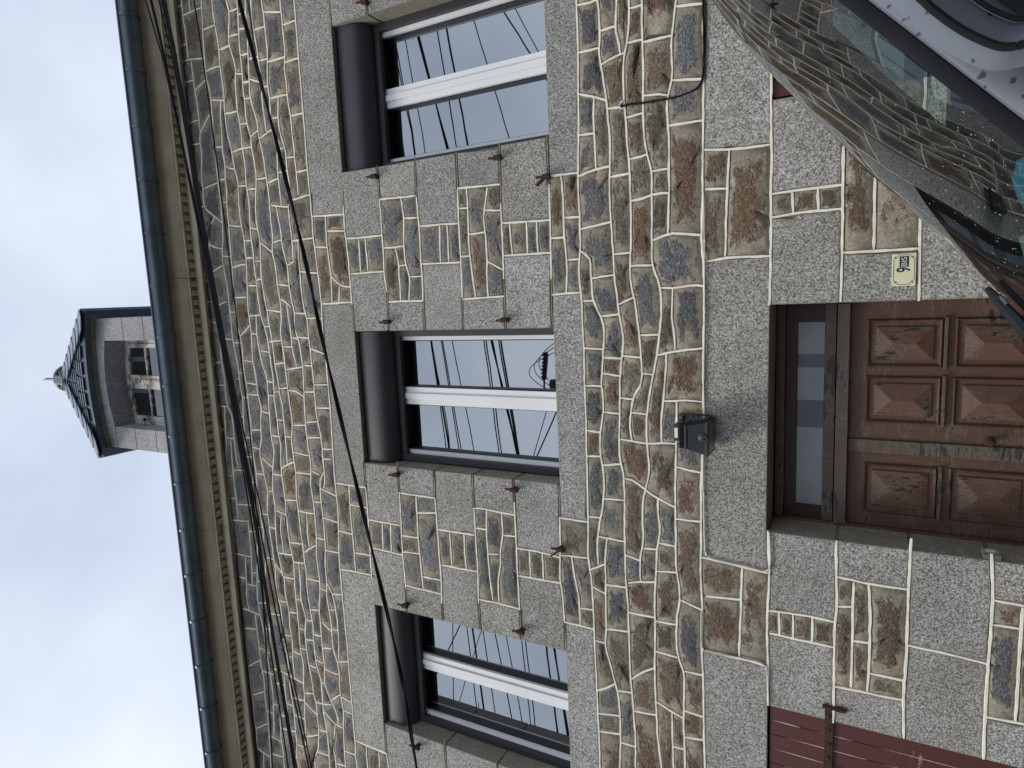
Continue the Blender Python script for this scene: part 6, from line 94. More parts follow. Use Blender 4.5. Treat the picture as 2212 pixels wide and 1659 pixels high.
LINES = (
'w2600,1687 -293,3 -294,2 -293,-1 -294,-1 -293,-1 -294,-2 -62,0 -79,0 -112,3 -120,3 -109,5 -53,1;w2600,1624 -296,1 -296,4 -296,-6 -296,-5 -296,11 -296,-5 -47,-5 -47,0 -55,4 -33,-7 -55,-7 -48,-6 -45,-2 -49,-5 -68,2 -84,3;w2600,1568 -298,1 -299,-4 -298,3 -298,-4 -298,9 -299,-5 -84,5 -33,-13 -28,0;w2600,1531 -300,5 -300,-8 -299,-1 -300,-2 -300,6 -300,0 -77,3 -36,6 -34,10 -62,3 -50,-1 -28,-2 -36,-4 -57,-1 -45,-5 -52,-2 -38,0;w2600,1494 -301,1 -302,-6 -301,8 -301,-7 -302,7 -301,-3 -59,2 -60,-1 -61,-1 -77,1 -34,2 -69,-3 -44,-6 -53,-14 -56,1;w2600,1400 -305,-3 -305,-1 -305,8 -305,-10 -306,1 -305,5 -36,7 -57,7 -38,2 -43,-4 -29,2 -31,13 -36,3 -52,-4 -47,-2 -71,2 -56,-1;w2600,1330 -308,1 -308,5 -308,-8 -308,7 -308,1 -308,-6 -144,-1 -88,1 -148,3 -109,1;w825,1688 -4,-64 297,2 296,-6 297,9 296,-3 297,3 296,-5;w695,1686 1,-60;w739,1617 3,-44;w648,1616 11,-25 7,-42;w778,1530 2,-36;w754,1400 -10,-70;w691,1536 0,-41;w683,1492 0,-78;w582,1689 -16,-46 -18,-40;w564,1641 -34,3 -81,-1 -87,-2;w525,1601 -2,-51;w542,1493 -3,-43 -7,-21;w568,1414 -12,-84;w492,1547 4,-50;w466,1693 -1,-50;w451,1425 -2,-94;w377,1540 6,-54;w349,1698 14,-56 3,-43;w335,1474 2,-49;w335,1600 3,-62;w304,1699 -68,-2 -75,0 -27,-1 -34,8 -63,-1 -53,-5 -78,0 -71,-3 -112,2;w293,1601 -80,-2 -87,-5 -81,-1 -45,-7 -65,-6 -65,-12 -46,2 -28,6 -70,5;w130,1696 -24,-31 -57,0 -66,-3 -48,-23 -30,-12 -67,4 -56,5 -57,5;w286,1538 -65,-2 -92,2 -46,5 -68,-1 -37,-11 -58,-7 -61,-8 -52,-1 -51,-5 -28,6;w279,1475 -187,3 -24,-3 -50,-20 -66,-4 -43,4 -74,8 -58,11 -48,10;w273,1425 -57,3 -57,2;w195,1695 6,-45 6,-51;w260,1535 4,-35 10,-27 -3,-48;w145,1473 12,-32 3,-26 -12,-78;w113,1592 1,-53;w76,1542 -2,-68;w47,1664 6,-71;w8,1453 -1,-36 6,-69 -5,-16;w-20,1692 1,-30;w-34,1580 19,-47;w-69,1635 5,-55;w5,1418 -80,4 -67,-9 -28,1;w-126,1514 0,-55;w-165,1694 -4,-62;w-186,1463 11,-44 11,-86;w-187,1570 -6,-55;w-193,1633 -4,-57;w-243,1636 -6,-57;w-241,1509 -3,-32;w-179,1437 -91,8;w263,1334 -124,3 -79,-5 -80,-2 -129,2 -118,2;w-277,1697 -110,-2 -119,1 -124,1 -97,1 -109,4 -69,-9;w-275,1641 -47,-5 -43,0 -63,13 -59,2 -62,-10 -56,-2 -81,11 -35,9 -59,9 -82,0;w-274,1581 -92,2 -80,5 -51,0 -57,-13 -81,-1 -132,3 -117,0;w-272,1516 -7,2 -29,21 -46,9 -43,7 -48,-9;w-271,1484 -52,10 -53,7 -71,0 -49,-6 -43,-1 -60,14 -44,10 -115,-1 -57,11 -61,1;w-270,1445 -48,4 -66,8 -60,-1;w-619,1469 -40,1 -65,-6 -46,10 -97,5;w-320,1410 -86,2 -105,3 -106,3 -108,-1 -109,0 -21,-4;w-267,1334 -94,-1 -109,6 -103,3 -141,0 -129,2;w-282,1694 0,-53;w-316,1580 -2,-38;w-320,1446 4,-60 -3,-52;w-362,1636 -4,-53;w-360,1547 -3,-47;w-423,1694 -5,-46;w-444,1583 -3,-35 -7,-47 7,-45 0,-41;w-507,1694 3,-43;w-532,1643 10,-62;w-517,1412 -10,-71;w-566,1571 0,-24 -31,-39 -22,-39 -21,-51;w-639,1641 1,-66;w-676,1417 1,-76;w-705,1696 2,-42;w-766,1666 -2,-28 -2,-61;w-769,1635 -65,8 -62,0;w-759,1467 -3,-49;w-784,1516 4,-41;w-815,1575 -11,-49;w-884,1695 29,-52;w-850,1477 6,-60;g-1086,1792 -104,1;w-905,1693 -118,-5 -121,0 -122,-4 -124,-1 -125,-3 -68,0 -436,5 -436,-7 -436,0 -437,-2 -436,0 -436,4'
';w-896,1643 -79,2 -99,-1 -61,8 -49,-15 -84,-20 -38,-9 -81,-4 -62,0 -110,6 -440,-5 -440,3 -440,3 -441,-7 -440,8 -440,-2;w-884,1577 -95,-7 -97,-1 -138,-2 -99,-6 -120,-7 -108,3 -443,-1 -443,-1 -443,6 -444,-4 -443,-2 -443,2;w-876,1529 -14,-2;w-867,1479 -76,5 -114,0 -109,3 -126,-2 -98,-2 -121,-13 -448,0 -448,3 -449,-8 -448,11 -448,-11 -448,5;w-855,1413 -65,-8 -58,10 -57,4 -75,-3 -52,-21 -104,2 -78,1 -78,-3 -63,-1 -452,3 -453,1 -452,-10 -453,9 -452,-5 -453,2;w-843,1344 -108,-4 -111,3 -111,-5 -153,-1 -139,-2 -455,1 -456,-7 -456,1 -456,1 -456,10 -456,-6;w-906,1569 12,-34 8,-54;w-941,1687 -16,-44;w-924,1641 3,-70;w-929,1404 -19,-62;w-1003,1568 0,-85;w-1013,1481 1,-62;w-1076,1642 7,-73;w-1126,1684 0,-33;w-1114,1485 -5,-69;w-1229,1563 29,-30 28,-46;w-1158,1394 1,-57;w-1301,1683 15,-31 27,-34;w-1283,1610 6,-46;w-1284,1485 -20,-51 -14,-37;w-1289,1395 -4,-58;w-1383,1683 13,-79;w-1338,1556 7,-71;w-1306,1434 -89,-1 -102,-2 -451,-4 -450,7 -451,2 -450,0 -451,-7 -450,2;w-1447,1678 13,-74;w-1378,1395 7,-59;w-1463,1602 -1,-47;w-1422,1432 2,-37;g474,2633 -113,-3;w361,2630 -73,4 -129,-8 -89,-1 -70,0;g0,2625 -99,-3;g483,2462 -27,-1 -91,-2;w365,2459 -128,0 -85,0 -53,3 -60,-9;g39,2453 -134,6;g494,2294 -138,4;w356,2298 -98,-4 -103,0 -79,0 -74,1;g2,2295 -102,2;g481,2127 -120,1;w361,2128 -126,3 -104,-1 -126,2;g5,2132 -103,3;g482,1963 -182,4;w300,1967 -119,0 -121,1;g60,1968 -160,1;g483,1797 -145,-2;w338,1795 -133,-1 -154,5;g51,1799 -156,2;w331,2724 -109,3 -100,-8 -112,5;w235,2569 -121,1;w235,2539 -116,-4;w361,2364 -72,-8 -86,9 -70,-3 -45,-16 -84,11;w191,2402 -47,-10 -138,3;w252,2208 -122,4;w253,2177 -125,1;w359,2093 -87,-1 -102,3 -83,-7 -82,-8;w354,2014 -52,10 -35,10 -65,-5 -82,-2 -57,5 -58,-3;w236,1938 -98,-6;w232,1877 -96,0;w231,1842 -98,-2;w357,1753 -81,-4 -97,1 -69,-6 -43,0 -61,4;w338,2793 -7,-161;w277,2721 -6,-86;w223,2790 -5,-62;w108,2717 -38,-41 -5,-50;w70,2681 -61,7;w7,2781 1,-157;w244,2631 -4,-66 1,-107;w112,2620 1,-157;w365,2459 -5,-158;w291,2356 -3,-55;w195,2455 0,-90;w127,2391 2,-29;w87,2343 0,-48;w4,2451 -2,-154;w256,2294 0,-85 -4,-74;w129,2290 -5,-158;w365,2128 -7,-162;w300,2129 -2,-34;w284,2025 -6,-57;w213,2092 2,-61;w143,2129 0,-37;w119,2024 -31,-55;w1,2131 4,-161;w238,1966 -6,-171;w135,1965 -3,-166;w362,1790 -3,-90;w233,1746 -1,-46;w176,1792 -1,-42;w107,1740 0,-38;w3,1797 4,-94;g-607,2626 -104,0;w-711,2626 -128,-1 -135,4 -106,2;g-1080,2631 -113,0;g-590,2461 -118,0;w-708,2461 -129,2 -122,4 -132,-5;g-1091,2462 -103,2;g-609,2294 -105,3;w-714,2297 -96,-1 -111,-3 -98,-2 -100,4;g-1119,2295 -73,0;g-609,2130 -122,0;w-731,2130 -117,-1 -118,-1 -120,4;g-1086,2132 -106,-3;g-613,1966 -76,0;w-689,1966 -135,0 -136,-1 -116,-1;g-1076,1964 -115,-1;g-613,1797 -108,1;w-721,1798 -122,2 -88,5 -44,-7 -111,-5;g-1086,1793 -102,1;w-710,2713 -120,4 -105,-3 -133,0;w-840,2555 -113,6;w-842,2515 -113,5;w-716,2383 -71,1 -89,1 -70,-1 -129,-7;w-836,2240 -127,-1;w-832,2179 -95,0 -37,-4;w-727,2078 -96,6 -111,-3 -70,-4 -58,-6;w-733,2018 -80,-2 -57,15 -56,1 -58,13 -83,0;w-854,1916 -95,-2'
';w-855,1867 -92,-1;w-851,1760 -71,-9 -63,-14 -99,-1;w-707,2782 -3,-156;w-789,2712 -1,-87;w-907,2789 -4,-73;w-986,2706 0,-73;w-1072,2796 3,-82 0,-84;w-839,2625 -1,-159;w-952,2621 -6,-158;w-711,2455 -2,-159;w-780,2382 11,-83;w-880,2463 3,-79;w-944,2465 5,-81;w-1028,2373 0,-81;w-1079,2461 -4,-168;w-831,2296 1,-163;w-968,2286 2,-157;w-731,2132 5,-44 -7,-51 -2,-69;w-803,2130 0,-47;w-813,2013 2,-46;w-891,2079 3,-39;w-1070,2128 1,-73 -5,-94;w-852,1965 0,-80 -8,-82;w-951,1964 2,-163;w-721,1798 -3,-100;w-851,1798 6,-96;w-1023,1734 3,-45;w-1084,1792 -3,-103;w2600,3417 -223,3 -223,-7 -223,8 -223,-3 -223,-2 -224,1 -63,5 -44,-7 -75,0 -46,0;w1021,3396 -58,1 -60,-4 -41,-4 -51,-2 -70,-2 -7,2;w2600,3297 -228,-5 -228,10 -228,-11 -228,10 -228,-1 -228,-3 -62,6 -79,5 -63,6 -49,-1 -48,0 -52,-13 -50,-2 -65,4 -43,3;w2600,3371 -225,5 -225,-7 -225,7 -225,-4 -225,-3 -225,2 -44,2;w2600,3235 -231,-5 -230,1 -231,2 -230,0 -231,3 -230,-1 -78,0 -59,-9 -49,-5 -56,6 -46,-5 -65,-5 -57,6 -56,1 -42,-2;w2600,3155 -234,-5 -234,1 -233,10 -234,-4 -234,-6 -234,4 -43,-15 -89,18 -37,2 -44,-15 -47,-12 -48,12 -54,3 -54,0 -53,-7 -32,-1;w2600,3091 -236,1 -237,-4 -236,2 -236,2 -237,5 -236,-6 -91,6 -66,5 -63,0 -56,-2 -37,6 -42,-4 -79,2 -53,-10 -7,-4;w2600,3046 -238,5 -238,-11 -239,5 -238,0 -238,5 -238,-4 -74,7 -77,1 -45,6 -46,3 -46,3 -55,4 -40,-9 -66,-19 -41,0;w2600,3017 -239,3 -240,-7 -239,8 -239,-4 -240,-5 -239,5 -60,2 -68,-5 -63,-10 -39,2 -48,-6 -31,-2 -45,7 -63,-3 -67,-5;w2600,2961 -242,-1 -241,-4 -242,8 -242,-2 -241,4 -242,-5 -61,-6 -75,-1 -46,-3 -59,10 -66,7 -41,-6 -61,3 -47,0 -25,-1;w2600,2864 -246,6 -245,-6 -246,-2 -245,7 -246,-9 -245,4 -59,-1 -89,-2 -60,1 -39,12 -35,-7 -60,2 -53,-8 -70,-2 -10,0;w2600,2793 -248,3 -249,-3 -248,0 -249,6 -248,-1 -249,-5 -72,-1 -87,2 -59,1 -75,-2 -74,1 -60,0 -40,0;w791,2916 -72,11 -47,-1 -10,-4;w837,3240 -48,12 -75,2;w1240,3457 3,-36;w1202,3418 2,-45 1,-74;w1093,3462 -2,-49;w1030,3468 -1,-53 -14,-100;w947,3469 -1,-68;w903,3393 16,-30 15,-48;w784,3465 4,-79;w734,3387 46,-49 27,-39;w1122,3308 1,-70;w963,3313 5,-27 0,-60;w849,3295 -14,-75;w1027,3222 4,-63;w1152,3145 0,-52;w1062,3158 -1,-51;w784,3223 -2,-75;w921,3136 -9,-37;w1128,3094 2,-43;w1076,3097 -4,-43;w982,3101 -1,-42;w881,3104 -2,-37;w820,3103 -3,-32;w729,3139 0,-35;w959,3056 -1,-50;w886,3063 -24,-60;w684,3064 8,-21;w1055,3011 0,-53;w942,3001 -2,-45;w843,2999 1,-31;w674,2996 8,-30;w1106,2953 -21,-85;w1038,2860 2,-64;w928,2956 0,-90;w908,2864 2,-67;w797,2960 -3,-89;w723,2961 -1,-35;w756,2984 0,-21;w715,2861 0,-66;w734,3387 -38,8 -35,-5 -107,18 -42,-1 -62,4 -21,-4 -37,-55 -32,-46;w388,3353 -61,51 -53,0 -64,12;w721,3305 -45,-1 -135,3 -85,-3 -52,0 -44,0 -76,10 -51,13 -28,0;w714,3254 -61,6 -71,-7 -46,8 -51,-3 -60,10 -65,-3 -45,4 -86,2 -28,2;w709,3222 -64,-15 -77,-9 -58,-13 -83,8 -67,0 -69,-10 -68,-1 -28,0;w696,3140 -54,1 -56,-6 -92,3 -73,-5 -93,6 -51,2 -51,-8 -34,4;w688,3090 -13,-5 -40,5 -50,-10 -66,-5 -70,15 -81,11 -44,-4 -47,-8 -44,3 -43,4'
';w681,3042 -28,-3 -60,-13 -74,-5 -88,-7 -72,2 -88,-2 -49,14 -30,-8 -7,-3;w608,2948 -79,6 -70,-1 -64,-3;w393,2979 -47,-6 -47,-8 -42,3 -50,-10 -27,-8;w662,2922 -18,-4 -46,-17 -69,2 -76,-9 -41,7;w397,2912 -64,2 -48,-6 -49,1 -55,3;w652,2859 -42,-3 -62,1 -63,-3 -62,0;w642,2794 -56,1 -77,0 -87,-1 -84,-1 -72,2 -71,-5 -25,-1;w256,2877 -70,6 -10,-1;w669,2964 -69,-17;w697,3467 -3,-73;w665,3303 -3,-43;w510,3407 10,-48 5,-50;w535,3300 0,-39;w443,3298 -2,-33;w439,3455 0,-45;w331,3437 2,-37;w279,3403 -13,-31 -9,-47;w226,3324 -6,-52;w228,3437 -2,-22;w583,3250 -11,-22 -6,-27;w631,3204 8,-62 -4,-52;w496,3184 -4,-46;w477,3133 -1,-50;w348,3265 -8,-38 -4,-38;w325,3135 -7,-40;w279,3179 -3,-37;w209,3182 -3,-43;w192,3130 0,-34;w675,3085 9,-21;w660,3038 14,-42;w510,3074 -1,-51;w489,3013 10,-58;w401,3008 -16,-96;w600,2947 9,-32;w568,2898 -1,-37;w520,2950 1,-46;w647,2852 0,-31;w509,2853 2,-57;w409,2902 4,-49 7,-59;w259,3013 6,-46;w255,2905 3,-56 1,-53;w263,3086 -19,-27 -22,-31;w210,3416 -48,4 -62,-10 -83,-3 -73,-6 -74,-5 -92,6 -63,-9 -60,4;w205,3327 -49,-3 -64,-9 -60,1 -90,-2 -72,0 -55,-8 -54,-8 -63,-2 -40,-2;w201,3273 -65,1 -81,6 -78,1 -65,-11 -28,-9 -69,-1 -72,3 -55,-6 -29,-3;w195,3182 -81,6 -104,12 -53,-5 -53,-1 -71,3 -53,7 -54,-13 -65,0;w192,3137 -81,-3 -62,-1 -76,-7 -52,-18 -46,-9 -77,-5 -70,-6 -64,1;w-26,3154 -70,7 -53,-3 -81,-12 -60,-22 -47,2;w190,3096 -63,6 -69,-6 -69,-10 -58,-5 -80,-9 -81,-2 -59,-9 -46,-3;w185,3017 -46,-5 -61,1 -47,-9 -78,3 -51,14 -62,-7 -69,-3 -69,-3 -35,-2;w10,2969 -58,-3 -68,-6 -57,0 -67,-15;w180,2950 -19,-5 -52,2 -74,-5 -57,-12 -63,8 -48,-18 -85,-9 -68,1 -45,4;w176,2882 -38,-2 -72,2 -73,-5 -43,-14 -67,1 -56,-4 -54,-1 -58,-3 -44,2;w170,2789 -44,-3 -64,-3 -59,-3 -71,4 -66,1 -59,-3 -67,-1 -66,0;w156,3412 21,-42 9,-37;w128,3467 -2,-47;w41,3470 -4,-55;w-44,3464 -10,-54;w15,3404 15,-38 6,-40;w-121,3389 -6,-73;w-141,3305 0,-41;w-231,3460 6,-54;w-328,3459 1,-57;w-294,3369 -4,-68;w-8,3314 -2,-26;w176,3272 7,-48 0,-36;w116,3131 3,-25;w97,3189 -3,-50;w51,3278 -2,-76;w-29,3195 3,-67;w-113,3263 46,-65;w-103,3196 -2,-34;w-216,3257 -5,-52;w-270,3294 -2,-24;w-312,3254 -6,-59;w-76,3110 2,-28;w-174,3149 -7,-48;w-301,3125 -5,-35;w92,3006 -8,-63;w34,2999 -32,-53;w-7,3088 -10,-78;w-137,3090 5,-69;w-228,3068 3,-55;w-158,3012 0,-49;w-330,3056 3,-47;w164,2944 14,-37;w136,2878 -11,-89;w-23,2930 -4,-58;w-45,2863 -3,-75;w-120,2959 -9,-37;w-119,2921 -6,-56;w-165,2861 -22,-75;w-233,2906 -3,-46;w-252,3007 12,-95;w-310,2855 2,-69;w-345,3397 -44,-2 -34,2 -18,-25 -49,-4 -76,3 -76,1 -61,-8;w-424,3415 -88,7 -77,6 -98,13 -98,-3 -80,13 -59,-4;w-567,3394 -97,6 -98,3 -89,-3 -67,-1;w-342,3294 -36,-6 -89,8 -94,3 -76,8 -90,-14 -42,-5 -85,6 -51,6;w-341,3254 -50,-1 -92,-1 -109,8 -78,-8 -57,-3 -77,6 -68,-7 -26,1;w-339,3191 -28,0 -46,-17 -67,17 -74,2 -57,22 -55,-9 -49,-6 -62,-13 -70,12 -45,2;w-337,3126 -85,3 -109,4 -73,-11 -75,21 -95,12 -74,-6 -38,5;w-336,3089 -49,4 -78,-7 -65,1 -36,-11 -74,12 -66,1 -81,-5 -74,0 -19,3;w-335,3058 -66,-10 -89,-1 -90,1 -73,2'
';w-333,3006 -66,-3 -70,-6 -90,16 -65,-4 -61,-5 -92,9 -73,-3 -18,-1;w-331,2916 -82,5 -70,3 -87,-4 -81,-7 -80,12 -71,-9 -54,0;w-329,2858 -98,1 -68,-13 -69,-6 -81,2 -34,-6 -58,15;w-668,2844 -32,25 -79,4 -54,-1 -17,-2;w-326,2781 -80,0 -102,2 -104,2 -94,1 -63,-2 -70,0;w-423,3462 1,-65;w-529,3462 2,-36;w-563,3424 -2,-53;w-643,3462 1,-26;w-710,3401 5,-95;w-738,3437 0,-29;w-844,3442 1,-40;w-868,3394 5,-96;w-466,3345 2,-47;w-554,3298 2,-38;w-640,3302 0,-43;w-712,3247 0,-45;w-756,3289 3,-36;w-377,3288 1,-32;w-362,3251 -1,-60;w-518,3249 3,-53;w-595,3260 -5,-47;w-893,3246 1,-44;w-785,3183 5,-30;w-431,3179 -9,-45;w-636,3202 -40,-60;w-534,3131 -4,-48;w-702,3146 -5,-59;w-865,3146 -13,-56;w-878,3114 -3,1;w-346,3086 0,-25;w-363,3123 -1,-32;w-465,3089 0,-38;w-533,3047 -2,-34;w-674,3088 22,-41 11,-36;w-483,2997 4,-71;w-337,3000 -2,-41 -22,-40;w-341,2914 2,-54;w-466,2917 6,-61;w-531,2923 6,-74;w-404,2854 2,-69;w-571,2843 2,-51;w-612,2840 2,-44;w-596,3006 -10,-84;w-684,3002 1,-85;w-668,2908 -14,-39;w-739,2869 -24,-86;w-813,3083 6,-69;w-798,2913 0,-42;w-848,3009 -6,-36 3,-56;w-857,2961 -5,1;w-924,3447 -22,-2 -100,-2 -82,6 -102,4 -60,-11 -76,8 -70,-1 -61,-9 -21,0;w-918,3399 -23,0;w-909,3332 -61,3 -119,1 -93,7 -58,6;w-1116,3379 -123,9 -92,11 -41,-10;w-962,3276 -141,20 -102,17 -83,12 -80,-6 -78,-14 -40,-3;w-1384,3349 -73,2 -40,-2;w-898,3249 -22,0 -48,-13 -45,12 -97,-3 -105,14 -140,-3 -103,9 -19,0;w-892,3201 -59,-2 -88,-6 -66,-2 -26,-8 -72,10 -59,-3 -48,-15 -67,-2 -79,-3;w-886,3154 -41,5 -108,4 -52,-9 -60,-11;w-1115,3184 -50,-51 -87,5 -67,-15 -68,6 -58,-6;w-881,3115 -61,15 -90,-7 -26,3;w-877,3082 -47,2 -94,-6 -70,-12 -93,7 -74,1 -61,-3 -79,2 -39,1;w-1087,3038 -68,-2 -97,7 -81,-21 -74,17 -18,-2;w-868,3009 -38,0 -74,-6 -60,-1 -70,-6 -96,4 -75,-6 -67,-10 -46,0 -20,3;w-862,2962 -76,6 -66,-4;w-856,2916 -56,-2 -130,13 -92,-7 -57,4 -78,14 -76,-1 -58,2;w-850,2870 -55,-2 -73,1 -94,13 -74,-2 -68,8 -62,-10 -75,-4 -37,2;w-1146,2880 -41,-28 -63,-10 -55,-4 -75,1;w-839,2784 -55,2 -91,10 -91,2 -91,0 -92,-2 -93,0 -18,-1;w-949,3443 10,-109;w-1108,3449 0,-105;w-1219,3449 -1,-62;w-1372,3448 -2,-60 -9,-72;w-1471,3442 12,-88;w-986,3335 4,-56;w-1182,3340 3,-28;w-1246,3385 3,-58;w-1218,3309 6,-47;w-1323,3318 13,-59;w-958,3289 3,-49;w-1047,3272 -2,-19;w-1093,3235 -1,-43;w-1360,3254 4,-41 2,-40;w-1440,3304 2,-39;w-1472,3242 -1,2;w-894,3211 2,-9;w-947,3199 -4,-39;w-878,3090 0,-3;w-1061,3161 6,-86;w-999,3078 3,-73;w-1087,3066 6,-66;w-1166,3133 2,-60;w-1285,3177 3,-43;w-1326,3119 4,-42;w-1255,3069 0,-26;w-1444,3168 4,-40;w-1389,3072 -2,-33;w-1339,3023 -1,-32;w-1287,2994 7,-57;w-1400,2982 2,-42;w-1032,2999 44,-76;w-1148,2995 0,-78;w-1179,2918 -5,-33;w-956,2917 -1,-41;w-1002,2869 0,-70;w-862,2866 -10,-77;w-1190,2852 7,-52;w-1329,2930 -33,-55;w-1264,2877 4,-34;w-1349,2874 0,-31;w-1518,3440 -37,-1 -94,2 -52,-10 -66,7 -63,-9 -88,7 -63,-9 -103,8 -6,-43 -8,-48;w-2092,3391 -82,10 -338,0 -337,-3 -338,2 -338,-3 -337,2 -338,2'
';w-1497,3349 -36,-2 -105,0 -68,-13 -78,8 -83,-6 -108,3 -110,4 -71,6 -341,6 -341,0 -340,-4 -341,-2 -340,-2 -341,2;w-1486,3302 -36,-1 -138,-12 -107,-6 -87,10 -124,14;w-1477,3265 -79,4 -142,-11 -94,-5 -70,-4 -88,8 -84,-3 -90,1 -346,-5 -346,2 -346,6 -346,1 -346,-6 -346,2;w-1636,3195 -100,5 -69,-5 -97,4 -112,-5 -89,0 -349,4 -350,-1 -349,-1 -350,0 -349,1 -350,-3;w-1456,3170 -8,0 -78,-8 -93,1 -91,0 -87,-10 -97,4 -62,-3 -63,13 -54,-12 -352,-2 -352,4 -352,-5 -351,2 -352,4 -352,-3;w-1445,3123 -35,-1 -82,8 -76,-4;w-1434,3074 -55,0 -77,-9 -83,10 -93,3 -52,9 -83,3 -81,9;w-1425,3037 -55,0 -77,-6 -77,-12 -52,1 -43,-15 -61,2 -61,-1 -106,15 -38,27 -58,2 -358,2 -358,-5 -358,8 -357,-3 -358,-1 -358,-1;w-1414,2987 -47,2 -84,-5 -54,-19 -99,1 -61,2 -76,-12 -81,-1 -106,4 -363,-6 -363,7 -363,-4 -363,5 -363,-2 -363,0;w-1403,2939 -53,0 -89,-3 -73,9 -57,-21 -46,-30 -33,-11 -35,2;w-1388,2876 -46,3 -64,-21 -52,-6 -68,7 -56,-6 -41,-8 -81,10 -109,5 -84,2 -368,3 -369,-2 -368,2 -369,-5 -368,3 -369,-1;w-1380,2839 -33,-1 -37,11 -36,-3;w-1799,2903 -55,11 -49,15 -49,-10 -57,0 -365,3 -365,1 -365,-6 -366,6 -365,1 -365,-5;w-1370,2795 -33,-1 -83,2 -87,-1 -96,0 -97,1 -78,-2 -60,4 -62,-4 -372,3 -372,3 -373,0 -372,-5 -373,0 -372,-1;w-1835,2791 -4,-165;w-1844,2733 -101,1 -376,-4 -376,8 -375,1 -376,-6 -376,3 -376,-2;w-1846,2665 -76,1 -379,2 -380,1 -380,-7 -380,7 -379,-2 -380,-1;g-1713,2621 -126,3;w-1839,2624 -66,-6 -383,2 -382,-2 -383,2 -382,2 -383,-2 -382,-2;w-1663,3437 25,-38 28,-47;w-1802,3425 40,-86;w-1976,3426 52,-85;w-1545,3343 -13,-65;w-1660,3345 2,-76;w-1627,3265 -2,-74 -11,-57 -11,-59;w-1698,3258 4,-53;w-1808,3286 -2,-30;w-1856,3335 -3,-39;w-1851,3247 2,-47;w-1780,3197 -2,-35;w-1742,3163 8,-83;w-1825,3152 -1,-64;w-1921,3254 12,-97;w-1982,3340 -10,-83;w-1972,3154 2,-51;w-2077,3333 10,-74;w-2045,3250 -22,-39;w-2041,3186 0,-27;w-2024,3133 -4,-81;w-1472,3242 4,-71;w-1538,3161 -5,-28;w-1508,3123 -7,-46;w-1483,3073 1,-33;w-1433,3036 3,-43;w-1450,2938 9,-52;w-1494,2856 17,-59;w-1552,3028 -2,-41;w-1516,2983 -7,-37;w-1546,2934 -7,-33 3,-49;w-1696,3073 12,-53;w-1721,3006 2,-38 12,-53;w-1615,2964 -3,-17;w-1687,2913 44,-54;w-1653,2853 -8,-54;w-1713,2845 -2,-45;w-1742,3076 -41,-68;w-1750,2967 -44,-60 -5,-48;w-1850,3003 3,-48;w-1913,3093 34,-81;w-1965,3024 3,-64;w-1907,2858 3,-56;w-1984,2918 4,-55;w2600,2625 -255,2 -256,-2 -255,-4 -255,-1 -256,8;g1323,2628 -255,-3 -81,0;w2600,2461 -262,-1 -262,-5 -262,7 -262,1 -262,-6;g1290,2457 -262,4 -52,-4;w-799,1154 -180,4 -96,-3 -127,-1;w481,1161 -135,-3 -110,1 -144,-1 -143,2;w-675,1159 -124,-5;w373,1328 -10,-88 0,-77;w363,1263 -94,5 -183,6;w269,1327 -4,-60;w75,1327 7,-57 -3,-112;w-783,1341 -4,-52 -13,-131;w-902,1330 9,-103;w-798,1227 -273,7;w-1075,1340 -2,-59 1,-82 -7,-44;w237,1157 4,-90 0,-78;w178,1158 6,-92 -1,-78;w236,1108 -54,-3;w238,1048 -54,-2;w363,992 -123,0 -59,-2 -94,0 -135,1;w316,924 -72,-1 -165,-3;w75,987 -2,-162;w168,826 -37,0 -182,-4;w-679,987 -91,-1 -102,-4 -46,5 -69,0 -106,-2 -113,-1;w-648,819 -126,1 -173,-2 -133,3 -120,-4'
